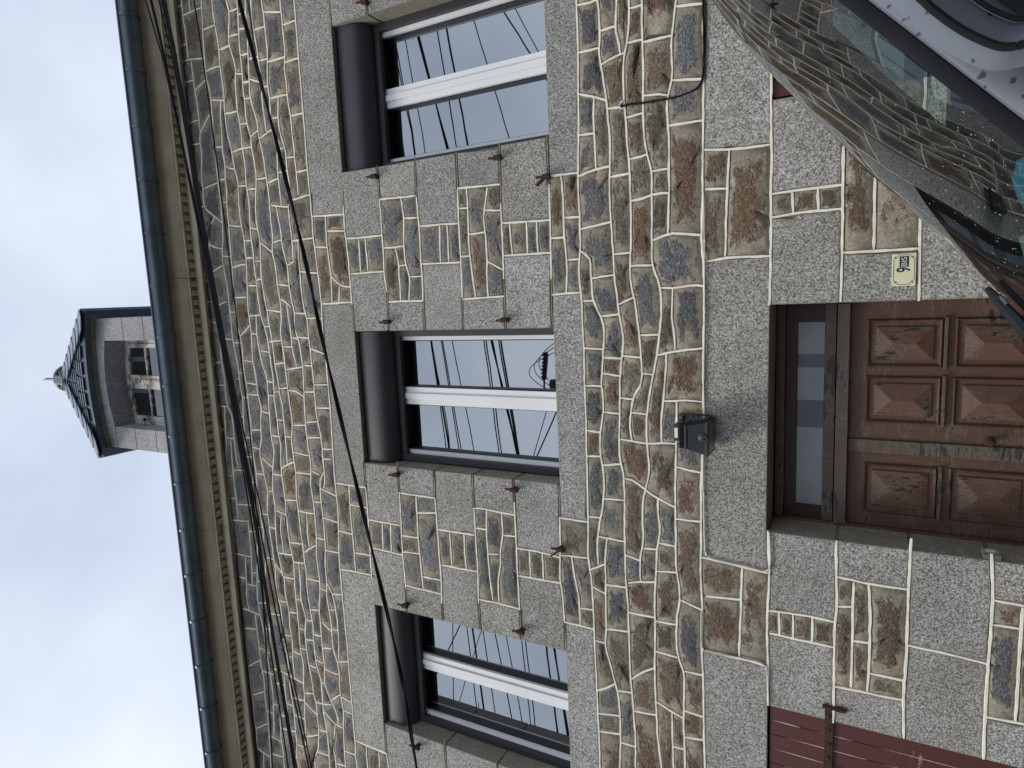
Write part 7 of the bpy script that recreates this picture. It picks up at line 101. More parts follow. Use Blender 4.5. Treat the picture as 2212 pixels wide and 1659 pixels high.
';w-662,653 -116,-8 -169,2 -169,0 -86,-2;w-780,985 -6,-79 1,-87;w-864,982 6,-37;w-788,944 -189,0 -111,-1;w-786,909 -91,-7 -134,1 -78,2;w-953,941 2,-39;w-1036,903 -1,-85;w-1096,983 2,-85 2,-78;w-911,1153 5,-98 -4,-68;w-979,1152 -3,-78 -1,-87;w-909,1128 -68,-3;w-911,1091 -69,-2;w-909,1042 -75,0;w-937,816 -3,-88 -7,-81;w-779,645 -3,-70;w-842,642 2,-55;w-1087,645 4,-85;w-787,587 -105,0 -188,-1;w-1837,2768 -5,-141;g-1679,2324 -125,-1 -399,-3;w-2203,2320 -400,-2 -399,1 -399,2 -400,-1 -399,3;g-1722,2086 -413,-4;w-2135,2082 -413,-1 -413,5 -413,-1 -413,3 -413,-2;w980,1326 -4,78;w1178,1326 -7,78;w1317,1326 -3,78;w1456,1326 -5,78;w1646,1326 -2,78;w1740,1326 2,78;w1842,1326 0,78;w1973,1326 1,78;w2178,1326 4,78;w2318,1326 5,78;w2485,1326 -2,78;w2592,1326 1,78;w2750,1326 6,78;w1048,1396 2,102;w1180,1396 6,102;w1271,1396 -6,102;w1428,1396 2,102;w1535,1396 2,102;w1732,1396 -2,102;w1874,1396 -4,102;w1999,1396 7,102;w2135,1396 7,102;w2334,1396 2,102;w2456,1396 7,102;w2605,1396 -1,102;w979,1490 8,45;w1128,1490 -3,45;w1276,1490 -6,45;w1440,1490 -1,45;w1565,1490 5,45;w1755,1490 -8,45;w1909,1490 -4,45;w2111,1490 4,45;w2230,1490 -3,45;w2339,1490 7,45;w2464,1490 2,45;w2611,1490 2,45;w1023,1527 3,45;w1127,1527 4,45;w1253,1527 1,45;w1383,1527 -3,45;w1537,1527 -1,45;w1670,1527 4,45;w1831,1527 -7,45;w1952,1527 -1,45;w2152,1527 5,45;w2307,1527 -7,45;w2490,1527 -1,45;w2649,1527 4,45;w1040,1564 -1,64;w1239,1564 -2,64;w1376,1564 5,64;w1490,1564 -3,64;w1679,1564 -6,64;w1870,1564 3,64;w2012,1564 -4,64;w2195,1564 6,64;w2302,1564 0,64;w2458,1564 0,64;w2588,1564 -5,64;w2748,1564 5,64;w988,1620 -5,71;w1176,1620 4,71;w1346,1620 -8,71;w1522,1620 7,71;w1732,1620 3,71;w1828,1620 5,71;w1944,1620 2,71;w2148,1620 4,71;w2255,1620 -3,71;w2455,1620 -5,71;w2618,1620 -1,71;w1253,1683 2,782;w1405,1683 -6,782;w1622,1683 -6,782;w1777,1683 1,782;w2064,1683 5,782;w2234,1683 -1,782;w2438,1683 1,782;w2676,1683 7,782;w1334,2457 -7,172;w1612,2457 -5,172;w1877,2457 0,172;w2196,2457 1,172;w2459,2457 -3,172;w2709,2457 -4,172;w1447,2621 1,176;w1617,2621 -4,176;w1832,2621 4,176;w2011,2621 3,176;w2280,2621 -6,176;w2553,2621 -6,176;w2721,2621 1,176;w1295,2789 6,79;w1443,2789 -3,79;w1628,2789 -7,79;w1805,2789 -6,79;w1913,2789 7,79;w2085,2789 -4,79;w2189,2789 7,79;w2359,2789 5,79;w2466,2789 2,79;w2598,2789 -4,79;w2728,2789 2,79;w1332,2860 -2,105;w1438,2860 5,105;w1606,2860 5,105;w1748,2860 5,105;w1900,2860 1,105;w2059,2860 3,105;w2196,2860 -6,105;w2290,2860 -4,105;w2385,2860 6,105;w2533,2860 4,105;w2623,2860 -1,105;w1411,2957 1,64;w1552,2957 -1,64;w1654,2957 -5,64;w1763,2957 -2,64;w1899,2957 6,64;w2008,2957 -4,64;w2131,2957 -5,64;w2255,2957 -4,64;w2403,2957 -7,64;w2604,2957 -2,64;w1423,3013 3,37;w1594,3013 0,37;w1798,3013 -6,37;w1968,3013 -3,37;w2139,3013 3,37;w2248,3013 -4,37;w2341,3013 -4,37;w2441,3013 -2,37;w2648,3013 -2,37;w1359,3042 0,53;w1483,3042 4,53;w1659,3042 -5,53;w1778,3042 3,53;w1981,3042 2,53;w2123,3042 7,53;w2214,3042 -7,53;w2397,3042 -1,53;w2492,3042 1,53;w2701,3042 0,53;w1379,3087 -6,72'
';w1478,3087 6,72;w1627,3087 6,72;w1723,3087 -3,72;w1819,3087 -1,72;w1917,3087 -4,72;w2056,3087 -3,72;w2152,3087 -7,72;w2358,3087 -5,72;w2509,3087 -1,72;w2663,3087 -6,72;w1395,3151 -6,88;w1550,3151 6,88;w1711,3151 6,88;w1827,3151 -7,88;w1982,3151 0,88;w2141,3151 -2,88;w2306,3151 3,88;w2505,3151 -3,88;w2649,3151 5,88;w1399,3231 -6,70;w1526,3231 -6,70;w1709,3231 5,70;w1836,3231 -5,70;w1936,3231 -4,70;w2036,3231 -1,70;w2196,3231 -4,70;w2293,3231 3,70;w2389,3231 -5,70;w2513,3231 -2,70;w2615,3231 -1,70;w1428,3293 3,82;w1584,3293 6,82;w1753,3293 4,82;w1912,3293 -1,82;w2100,3293 2,82;w2304,3293 4,82;w2479,3293 -4,82;w2666,3293 -2,82;w1417,3367 -6,54;w1527,3367 -3,54;w1698,3367 -3,54;w1796,3367 4,54;w1953,3367 -7,54;w2049,3367 -6,54;w2182,3367 5,54;w2386,3367 1,54;w2504,3367 -2,54;w2637,3367 -3,54;w-1626,1331 1,67;w-1816,1331 4,67;w-1917,1331 1,67;w-2027,1331 3,67;w-2171,1331 7,67;w-2356,1331 -6,67;w-2484,1331 6,67;w-2630,1331 -1,67;w-2773,1331 4,67;w-2975,1331 0,67;w-3181,1331 1,67;w-3284,1331 5,67;w-3424,1331 -7,67;w-3632,1331 -7,67;w-3791,1331 0,67;w-3987,1331 -1,67;w-4103,1331 -3,67;w-4217,1331 1,67;w-1680,1390 4,45;w-1799,1390 -2,45;w-1919,1390 7,45;w-2110,1390 5,45;w-2274,1390 -1,45;w-2381,1390 5,45;w-2530,1390 -7,45;w-2640,1390 -6,45;w-2816,1390 6,45;w-2930,1390 4,45;w-3059,1390 3,45;w-3253,1390 2,45;w-3439,1390 -2,45;w-3530,1390 0,45;w-3690,1390 -5,45;w-3827,1390 -3,45;w-3920,1390 -3,45;w-4056,1390 -1,45;w-4231,1390 -1,45;w-1769,1427 5,47;w-1970,1427 3,47;w-2140,1427 0,47;w-2326,1427 -2,47;w-2487,1427 2,47;w-2640,1427 -3,47;w-2739,1427 -6,47;w-2872,1427 1,47;w-3053,1427 3,47;w-3180,1427 7,47;w-3303,1427 3,47;w-3402,1427 4,47;w-3572,1427 7,47;w-3770,1427 3,47;w-3960,1427 3,47;w-4123,1427 -5,47;w-4275,1427 5,47;w-1710,1466 8,95;w-1865,1466 -1,95;w-1955,1466 -2,95;w-2067,1466 3,95;w-2265,1466 7,95;w-2428,1466 -2,95;w-2531,1466 3,95;w-2688,1466 4,95;w-2823,1466 6,95;w-2938,1466 -3,95;w-3060,1466 2,95;w-3258,1466 -5,95;w-3424,1466 4,95;w-3541,1466 -6,95;w-3699,1466 5,95;w-3894,1466 3,95;w-4034,1466 -1,95;w-4188,1466 7,95;w-4314,1466 -3,95;w-1772,1553 7,61;w-1884,1553 -7,61;w-1988,1553 1,61;w-2150,1553 -5,61;w-2263,1553 1,61;w-2431,1553 3,61;w-2608,1553 -7,61;w-2756,1553 5,61;w-2961,1553 -3,61;w-3153,1553 2,61;w-3355,1553 -4,61;w-3528,1553 5,61;w-3675,1553 -6,61;w-3789,1553 -5,61;w-3890,1553 -5,61;w-4054,1553 -6,61;w-4235,1553 4,61;w-1821,1606 5,78;w-1997,1606 7,78;w-2201,1606 2,78;w-2407,1606 -6,78;w-2509,1606 -7,78;w-2624,1606 -2,78;w-2769,1606 2,78;w-2948,1606 -7,78;w-3087,1606 1,78;w-3222,1606 -6,78;w-3384,1606 -1,78;w-3556,1606 0,78;w-3761,1606 7,78;w-3860,1606 4,78;w-4036,1606 -3,78;w-4140,1606 -1,78;w-4273,1606 4,78;w-2093,1676 -2,414;w-2293,1676 0,414;w-2570,1676 4,414;w-2825,1676 -3,414;w-3034,1676 6,414;w-3277,1676 -7,414;w-3502,1676 -4,414;w-3774,1676 -6,414;w-3970,1676 -6,414;w-4206,1676 8,414;w-2102,2082 -2,245;w-2425,2082 -6,245;w-2638,2082 5,245;w-2783,2082 4,245;w-2996,2082 -7,245;w-3188,2082 -1,245;w-3406,2082 1,245;w-3560,2082 -4,245'
';w-3891,2082 -1,245;w-4125,2082 -7,245;w-4323,2082 7,245;w-2231,2319 0,303;w-2385,2319 -2,303;w-2679,2319 -1,303;w-2937,2319 6,303;w-3205,2319 2,303;w-3356,2319 -7,303;w-3647,2319 -2,303;w-3959,2319 5,303;w-4279,2319 -2,303;w-2181,2614 3,56;w-2378,2614 -6,56;w-2562,2614 -1,56;w-2769,2614 8,56;w-2885,2614 -1,56;w-3007,2614 -1,56;w-3132,2614 3,56;w-3236,2614 -5,56;w-3381,2614 -7,56;w-3517,2614 6,56;w-3713,2614 -5,56;w-3806,2614 5,56;w-4011,2614 2,56;w-4117,2614 -4,56;w-4318,2614 7,56;w-2089,2662 -4,76;w-2230,2662 -4,76;w-2411,2662 -1,76;w-2594,2662 -5,76;w-2746,2662 7,76;w-2920,2662 -6,76;w-3023,2662 2,76;w-3158,2662 -2,76;w-3306,2662 2,76;w-3512,2662 -3,76;w-3670,2662 -3,76;w-3825,2662 3,76;w-3931,2662 -1,76;w-4106,2662 -7,76;w-4288,2662 -2,76;w-2166,2730 1,68;w-2351,2730 -7,68;w-2501,2730 -7,68;w-2638,2730 -2,68;w-2730,2730 -3,68;w-2874,2730 2,68;w-3075,2730 -2,68;w-3229,2730 3,68;w-3431,2730 6,68;w-3640,2730 -3,68;w-3750,2730 7,68;w-3849,2730 -1,68;w-4027,2730 0,68;w-4164,2730 6,68;w-4290,2730 1,68;w-2228,2790 -6,76;w-2360,2790 -1,76;w-2518,2790 -5,76;w-2663,2790 -6,76;w-2763,2790 -3,76;w-2871,2790 7,76;w-2992,2790 -4,76;w-3176,2790 3,76;w-3298,2790 5,76;w-3463,2790 -2,76;w-3628,2790 -4,76;w-3750,2790 6,76;w-3893,2790 6,76;w-4004,2790 -5,76;w-4100,2790 4,76;w-4257,2790 -8,76;w-2154,2858 5,65;w-2303,2858 5,65;w-2398,2858 1,65;w-2502,2858 3,65;w-2665,2858 1,65;w-2782,2858 7,65;w-2885,2858 -7,65;w-3057,2858 -6,65;w-3155,2858 -1,65;w-3323,2858 6,65;w-3500,2858 -6,65;w-3667,2858 5,65;w-3771,2858 3,65;w-3892,2858 -3,65;w-3983,2858 4,65;w-4134,2858 6,65;w-4280,2858 -5,65;w-2188,2915 -4,48;w-2392,2915 -4,48;w-2492,2915 -3,48;w-2592,2915 -1,48;w-2757,2915 3,48;w-2868,2915 -5,48;w-3017,2915 3,48;w-3160,2915 1,48;w-3360,2915 -5,48;w-3482,2915 0,48;w-3636,2915 6,48;w-3793,2915 3,48;w-3933,2915 4,48;w-4123,2915 -3,48;w-4226,2915 -4,48;w-2236,2955 6,99;w-2358,2955 2,99;w-2525,2955 7,99;w-2629,2955 4,99;w-2759,2955 -6,99;w-2925,2955 5,99;w-3085,2955 -7,99;w-3292,2955 -1,99;w-3458,2955 3,99;w-3579,2955 -2,99;w-3709,2955 -6,99;w-3807,2955 4,99;w-3946,2955 6,99;w-4043,2955 -3,99;w-4155,2955 7,99;w-4340,2955 6,99;w-2290,3046 -6,113;w-2430,3046 -4,113;w-2523,3046 1,113;w-2648,3046 -6,113;w-2799,3046 6,113;w-3003,3046 -1,113;w-3105,3046 4,113;w-3209,3046 0,113;w-3309,3046 7,113;w-3464,3046 -1,113;w-3587,3046 1,113;w-3794,3046 -1,113;w-3909,3046 0,113;w-4109,3046 -2,113;w-4275,3046 6,113;w-2282,3151 5,47;w-2436,3151 -5,47;w-2532,3151 7,47;w-2678,3151 -1,47;w-2878,3151 1,47;w-3028,3151 -3,47;w-3207,3151 -4,47;w-3354,3151 4,47;w-3516,3151 -6,47;w-3631,3151 3,47;w-3808,3151 -6,47;w-4018,3151 -5,47;w-4128,3151 -6,47;w-4272,3151 2,47;w-2367,3190 -5,69;w-2540,3190 -6,69;w-2700,3190 -4,69;w-2833,3190 -7,69;w-3009,3190 -6,69;w-3191,3190 -3,69;w-3352,3190 2,69;w-3501,3190 6,69;w-3701,3190 -3,69;w-3831,3190 6,69;w-3937,3190 -1,69;w-4077,3190 7,69;w-4182,3190 2,69;w-4363,3190 3,69;w-2296,3251 6,102;w-2424,3251 5,102;w-2593,3251 -1,102;w-2784,3251 3,102;w-2915,3251 4,102'
';w-3065,3251 3,102;w-3229,3251 5,102;w-3338,3251 0,102;w-3428,3251 4,102;w-3611,3251 5,102;w-3706,3251 1,102;w-3853,3251 -6,102;w-3968,3251 7,102;w-4160,3251 -4,102;w-4349,3251 2,102;w-2360,3345 2,60;w-2478,3345 -3,60;w-2569,3345 2,60;w-2729,3345 4,60;w-2879,3345 -1,60;w-3006,3345 4,60;w-3141,3345 2,60;w-3322,3345 0,60;w-3494,3345 -6,60;w-3615,3345 5,60;w-3723,3345 -6,60;w-3815,3345 4,60;w-3917,3345 -1,60;w-4060,3345 5,60;w-4207,3345 0,60;w-1202,645 0,0;w-4200,560 2498,5;w-1202,560 525,0;w-49,560 523,0;w974,560 1626,0;w-4200,420 2498,5;w-1202,420 525,0;w-49,420 523,0;w974,420 1626,0;w-4200,280 2498,5;w-1202,280 525,0;w-49,280 523,0;w974,280 1626,0;w-4200,280 3523,0;w-49,280 2649,0;w-4200,140 2498,5;w-1202,140 525,0;w-49,140 523,0;w974,140 1626,0;w-4200,140 3523,0;w-49,140 2649,0;w-4071,420 0,140;w-3806,420 0,140;w-3547,420 0,140;w-3313,420 0,140;w-3042,420 0,140;w-2810,420 0,140;w-2559,420 0,140;w-2285,420 0,140;w-2052,420 0,140;w-1924,420 0,140;w-1186,420 0,140;w-1049,420 0,140;w-864,420 0,140;w-722,420 0,140;w97,420 0,140;w275,420 0,140;w1166,420 0,140;w1448,420 0,140;w1694,420 0,140;w1857,420 0,140;w2052,420 0,140;w2256,420 0,140;w2452,420 0,140;w2582,420 0,140;w2787,420 0,140;w-3941,280 0,140;w-3694,280 0,140;w-3419,280 0,140;w-3174,280 0,140;w-2916,280 0,140;w-2638,280 0,140;w-2353,280 0,140;w-2089,280 0,140;w-1891,280 0,140;w-1651,280 0,140;w-1411,280 0,140;w-1131,280 0,140;w-881,280 0,140;w-679,280 0,140;w75,280 0,140;w335,280 0,140;w493,280 0,140;w712,280 0,140;w984,280 0,140;w1173,280 0,140;w1314,280 0,140;w1545,280 0,140;w1734,280 0,140;w1884,280 0,140;w2059,280 0,140;w2186,280 0,140;w2337,280 0,140;w2536,280 0,140;w2679,280 0,140;w-4074,140 0,140;w-3853,140 0,140;w-3560,140 0,140;w-3289,140 0,140;w-3107,140 0,140;w-2820,140 0,140;w-2681,140 0,140;w-2530,140 0,140;w-2404,140 0,140;w-2269,140 0,140;w-2038,140 0,140;w-1781,140 0,140;w-1572,140 0,140;w-1307,140 0,140;w-1103,140 0,140;w-817,140 0,140;w-12,140 0,140;w190,140 0,140;w459,140 0,140;w624,140 0,140;w801,140 0,140;w1069,140 0,140;w1206,140 0,140;w1425,140 0,140;w1589,140 0,140;w1830,140 0,140;w2059,140 0,140;w2200,140 0,140;w2453,140 0,140;w2650,140 0,140;w-4019,0 0,140;w-3744,0 0,140;w-3483,0 0,140;w-3304,0 0,140;w-3060,0 0,140;w-2913,0 0,140;w-2698,0 0,140;w-2558,0 0,140;w-2321,0 0,140;w-2036,0 0,140;w-1799,0 0,140;w-1667,0 0,140;w-1452,0 0,140;w-1245,0 0,140;w-1043,0 0,140;w-891,0 0,140;w-718,0 0,140;w34,0 0,140;w210,0 0,140;w351,0 0,140;w529,0 0,140;w817,0 0,140;w993,0 0,140;w1135,0 0,140;w1320,0 0,140;w1611,0 0,140;w1751,0 0,140;w1936,0 0,140;w2097,0 0,140;w2342,0 0,140;w2548,0 0,140;w2690,0 0,140;w474,225 500,0;w974,560 1626,0;w-4200,560 2498,0;w974,750 1626,0;w-4200,750 2498,0;w974,960 1626,0;w-4200,960 2498,0;w474,1161 2126,0;w-4200,1161 2498,0;w473,1161 2127,-2;w1299,560 0,190;w1482,560 0,190;w1727,560 0,190;w1931,560 0,190;w2209,560 0,190;w2344,560 0,190;w2509,560 0,190;w-3975,560 0,190;w-3804,560 0,190;w-3535,560 0,190;w-3322,560 0,190;w-3136,560 0,190;w-2923,560 0,190'
';w-2650,560 0,190;w-2425,560 0,190;w-2221,560 0,190;w-1981,560 0,190;w-1748,560 0,190;w1220,750 0,210;w1419,750 0,210;w1567,750 0,210;w1769,750 0,210;w2048,750 0,210;w2226,750 0,210;w2415,750 0,210;w2646,750 0,210;w-3922,750 0,210;w-3766,750 0,210;w-3563,750 0,210;w-3310,750 0,210;w-3177,750 0,210;w-3033,750 0,210;w-2776,750 0,210;w-2493,750 0,210;w-2356,750 0,210;w-2217,750 0,210;w-1982,750 0,210;w-1807,750 0,210;w1155,960 0,201;w1359,960 0,201;w1513,960 0,201;w1696,960 0,201;w1942,960 0,201;w2157,960 0,201;w2431,960 0,201;w2703,960 0,201;w-3917,960 0,201;w-3643,960 0,201;w-3487,960 0,201;w-3279,960 0,201;w-3098,960 0,201;w-2864,960 0,201;w-2719,960 0,201;w-2440,960 0,201;w-2250,960 0,201;w-1988,960 0,201;w363,992 111,0;w316,924 158,0;w168,826 306,0')

# ------------------------------------------------------------------ helpers
def at(x, y, Y):
    """world point on the vertical plane y=Y seen at pixel (x, y) of the 3840x2880 photograph"""
    d = IX * (x - 1920.0) + IY * (y - 1440.0) + FW * FX
    return CAM + d * ((Y - CAM.y) / d.y)

def atd(x, y, depth):
    return at(x, y, CAM.y + depth)

class MB:
    def __init__(s): s.v = []; s.f = []; s.mi = []; s.att = {}
    def quad(s, a, b, c, d, m=0):
        n = len(s.v); s.v += [tuple(a), tuple(b), tuple(c), tuple(d)]; s.f.append((n, n+1, n+2, n+3)); s.mi.append(m)
    def poly(s, pts, m=0):
        n = len(s.v); s.v += [tuple(p) for p in pts]; s.f.append(tuple(range(n, n+len(pts)))); s.mi.append(m)
    def box(s, x0, x1, y0, y1, z0, z1, m=0):
        n = len(s.v)
        s.v += [(x0,y0,z0),(x1,y0,z0),(x1,y1,z0),(x0,y1,z0),(x0,y0,z1),(x1,y0,z1),(x1,y1,z1),(x0,y1,z1)]
        for f in ((0,3,2,1),(4,5,6,7),(0,1,5,4),(1,2,6,5),(2,3,7,6),(3,0,4,7)):
            s.f.append(tuple(n+i for i in f)); s.mi.append(m)
        return s
    def obox(s, c, ax, ay, az, hx, hy, hz, m=0):
        """oriented box: centre, three unit axes, half sizes"""
        n = len(s.v); c = Vector(c)
        for dz in (-1, 1):
            for dx, dy in ((-1,-1),(1,-1),(1,1),(-1,1)):
                s.v.append(tuple(c + ax*(dx*hx) + ay*(dy*hy) + az*(dz*hz)))
        for f in ((0,3,2,1),(4,5,6,7),(0,1,5,4),(1,2,6,5),(2,3,7,6),(3,0,4,7)):
            s.f.append(tuple(n+i for i in f)); s.mi.append(m)
        return s
    def tube(s, pts, r, n=8, m=0, cap=True):
        pts = [Vector(p) for p in pts]; base = len(s.v); k = len(pts)
        prev = None
        for i, p in enumerate(pts):
            t = (pts[min(i+1, k-1)] - pts[max(i-1, 0)]).normalized()
            u = t.cross(Vector((0, 0, 1)))
            if u.length < 1e-3: u = t.cross(Vector((0, 1, 0)))
            u.normalize(); w = t.cross(u)
            rr = r[i] if isinstance(r, (list, tuple)) else r
            for j in range(n):
                a = 2*math.pi*j/n
                s.v.append(tuple(p + u*(math.cos(a)*rr) + w*(math.sin(a)*rr)))
        for i in range(k-1):
            for j in range(n):
                a = base+i*n+j; b = base+i*n+(j+1) % n
                s.f.append((a, b, b+n, a+n)); s.mi.append(m)
        if cap:
            s.f.append(tuple(base+j for j in range(n))[::-1]); s.mi.append(m)
            s.f.append(tuple(base+(k-1)*n+j for j in range(n))); s.mi.append(m)
        return s
    def prism(s, prof, x0, x1, m=0, cap=True):
        """profile of (y, z) swept along x"""
        n = len(s.v); k = len(prof)
        for x in (x0, x1):
            s.v += [(x, y, z) for y, z in prof]
        for i in range(k):
            j = (i+1) % k
            s.f.append((n+i, n+j, n+k+j, n+k+i)); s.mi.append(m)
        if cap:
            s.f.append(tuple(n+i for i in range(k))[::-1]); s.mi.append(m)
            s.f.append(tuple(n+k+i for i in range(k))); s.mi.append(m)
        return s
    def sweep(s, prof, x0, x1, m=0, steps=1):
        """open profile of (y, z) swept along x"""
        n = len(s.v); k = len(prof)
        for q in range(steps+1):
            x = x0+(x1-x0)*q/steps
            s.v += [(x, y, z) for y, z in prof]
        for q in range(steps):
            for i in range(k-1):
                a = n+q*k+i
                s.f.append((a, a+1, a+k+1, a+k)); s.mi.append(m)
        return s
    def lathe(s, c, prof, n=20, axis='Z', m=0):
        base = len(s.v); k = len(prof); c = Vector(c)
        for r, h in prof:
            for j in range(n):
                a = 2*math.pi*j/n
                if axis == 'Z': s.v.append(tuple(c+Vector((r*math.cos(a), r*math.sin(a), h))))
                else: s.v.append(tuple(c+Vector((r*math.cos(a), -h, r*math.sin(a)))))
        for i in range(k-1):
            for j in range(n):
                a = base+i*n+j; b = base+i*n+(j+1) % n
                s.f.append((a, b, b+n, a+n)); s.mi.append(m)
        return s
    def mesh(s, name):
        me = bpy.data.meshes.new(name)
        me.from_pydata(s.v, [], s.f); me.update()
        return me
    def build(s, name, mats, parent=None, smooth=False, bevel=0):
        me = s.mesh(name)
        if not isinstance(mats, (list, tuple)): mats = [mats]
        for m in mats: me.materials.append(m)
        if len(mats) > 1:
            me.polygons.foreach_set('material_index', s.mi)
        bm = bmesh.new(); bm.from_mesh(me)
        if bevel:
            bmesh.ops.remove_doubles(bm, verts=bm.verts, dist=1e-5)
            bmesh.ops.bevel(bm, geom=[e for e in bm.edges if e.is_manifold and e.calc_face_angle(0) > .5], offset=bevel, segments=2, affect='EDGES', profile=.6)
        bmesh.ops.recalc_face_normals(bm, faces=bm.faces)
        bm.to_mesh(me); bm.free()
        if smooth:
            me.polygons.foreach_set('use_smooth', [True]*len(me.polygons))
            try: me.set_sharp_from_angle(angle=R(38))
            except Exception: pass
        o = bpy.data.objects.new(name, me); col.objects.link(o)
        if parent: o.parent = parent
        return o

def tag(o, label=None, cat=None, group=None, kind=None):
    if label: o['label'] = label
    if cat: o['category'] = cat
    if group: o['group'] = group
    if kind: o['kind'] = kind
    return o

def empty(name, loc=(0, 0, 0), parent=None):
    o = bpy.data.objects.new(name, None); o.location = loc; col.objects.link(o)
    o.empty_display_size = .2
    if parent: o.parent = parent
    return o

# ------------------------------------------------------------------ materials
def new_mat(name):
    m = bpy.data.materials.new(name); m.use_nodes = True
    nt = m.node_tree; nt.nodes.clear()
    out = nt.nodes.new('ShaderNodeOutputMaterial'); p = nt.nodes.new('ShaderNodeBsdfPrincipled')
    nt.links.new(p.outputs[0], out.inputs[0])
    return m, nt, p, out

def noise(nt, scale, detail=3, rough=.55, vec=None, dist=0.0):
    n = nt.nodes.new('ShaderNodeTexNoise'); n.inputs['Scale'].default_value = scale
    n.inputs['Detail'].default_value = detail; n.inputs['Roughness'].default_value = rough
    n.inputs['Distortion'].default_value = dist
    if vec is not None: nt.links.new(vec, n.inputs['Vector'])
    return n

def ramp(nt, src, stops):
    r = nt.nodes.new('ShaderNodeValToRGB'); el = r.color_ramp.elements
    while len(el) < len(stops): el.new(.5)
    for e_, (p, c) in zip(el, stops):
        e_.position = p; e_.color = (c[0], c[1], c[2], 1) if len(c) == 3 else c
    nt.links.new(src, r.inputs['Fac'])
    return r

def coords(nt, scale=(1, 1, 1)):
    t = nt.nodes.new('ShaderNodeTexCoord'); m = nt.nodes.new('ShaderNodeMapping')
    m.inputs['Scale'].default_value = scale
    nt.links.new(t.outputs['Object'], m.inputs['Vector'])
    return m.outputs['Vector']

def bump(nt, p, src, strength, dist):
    b = nt.nodes.new('ShaderNodeBump'); b.inputs['Strength'].default_value = strength; b.inputs['Distance'].default_value = dist
    nt.links.new(src, b.inputs['Height']); nt.links.new(b.outputs['Normal'], p.inputs['Normal'])
    return b

def mixc(nt, fac, a, b, mode='MIX'):
    m = nt.nodes.new('ShaderNodeMix'); m.data_type = 'RGBA'; m.blend_type = mode
    for s, v in (('Factor', fac), ('A', a), ('B', b)):
        if isinstance(v, (int, float)): m.inputs[s].default_value = v
        elif isinstance(v, tuple): m.inputs[s].default_value = (v[0], v[1], v[2], 1)
        else: nt.links.new(v, m.inputs[s])
    return m.outputs['Result']

def math_(nt, op, a, b=None, clamp=False):
    m = nt.nodes.new('ShaderNodeMath'); m.operation = op; m.use_clamp = clamp
    for i, v in enumerate((a, b)):
        if v is None: continue
        if isinstance(v, (int, float)): m.inputs[i].default_value = v
        else: nt.links.new(v, m.inputs[i])
    return m.outputs[0]

def plain(name, c, rough=.6, metal=0.0, var=.25, vs=6.0, bs=0.0, bscale=60, coat=0.0, stretch=(1, 1, 1)):
    m, nt, p, out = new_mat(name)
    v = coords(nt, stretch)
    n = noise(nt, vs, 5, .6, v)
    lo = tuple(x*(1-var) for x in c); hi = tuple(min(1, x*(1+var)) for x in c)
    r = ramp(nt, n.outputs['Fac'], [(.3, lo), (.7, hi)])
    nt.links.new(r.outputs['Color'], p.inputs['Base Color'])
    p.inputs['Roughness'].default_value = rough; p.inputs['Metallic'].default_value = metal
    if rough >= .8: p.inputs['Specular IOR Level'].default_value = .25
    if coat: p.inputs['Coat Weight'].default_value = coat
    if bs:
        b = noise(nt, bscale, 4, .6, v); bump(nt, p, b.outputs['Fac'], bs, .004)
    return m

def granite_mat(name, mean=1.0, warm=(1, 1, 1), stain=.5, attrs=True):
    m, nt, p, out = new_mat(name)
    v = coords(nt)
    n1 = noise(nt, 125, 2, .6, v)
    r1 = ramp(nt, n1.outputs['Fac'], [(.34, tuple(.075*mean*w for w in warm)), (.46, tuple(.255*mean*w for w in warm)), (.55, tuple(.35*mean*w for w in warm)), (.66, tuple(min(.85, .56*mean)*w for w in warm))])
    n2 = noise(nt, 2.3, 4, .6, v)
    r2 = ramp(nt, n2.outputs['Fac'], [(.35, (.84, .82, .78)), (.65, (1.06, 1.05, 1.04))])
    c = mixc(nt, 1.0, r1.outputs['Color'], r2.outputs['Color'], 'MULTIPLY')
    at_ = nt.nodes.new('ShaderNodeAttribute'); at_.attribute_name = 'tint'
    if attrs: c = mixc(nt, 1.0, c, at_.outputs['Color'], 'MULTIPLY')
    # mortar smears and lichen along the edges of the block
    ed = nt.nodes.new('ShaderNodeAttribute'); ed.attribute_name = 'core'
    n3 = noise(nt, 9, 5, .65, v)
    e1 = math_(nt, 'ADD', ed.outputs['Fac'], math_(nt, 'MULTIPLY', math_(nt, 'SUBTRACT', n3.outputs['Fac'], .5), .3))
    mr = nt.nodes.new('ShaderNodeMapRange'); mr.inputs['From Min'].default_value = -.02; mr.inputs['From Max'].default_value = .10
    mr.inputs['To Min'].default_value = stain; mr.inputs['To Max'].default_value = 0
    nt.links.new(e1, mr.inputs['Value'])
    n5 = noise(nt, 60, 3, .6, v)
    mort = ramp(nt, n5.outputs['Fac'], [(.3, (.16, .135, .095)), (.7, (.30, .26, .19))])
    if attrs: c = mixc(nt, mr.outputs['Result'], c, mort.outputs['Color'])
    nt.links.new(c, p.inputs['Base Color'])
    p.inputs['Roughness'].default_value = .82
    n4 = noise(nt, 120, 3, .6, v)
    bump(nt, p, n4.outputs['Fac'], .5, .003)
    return m

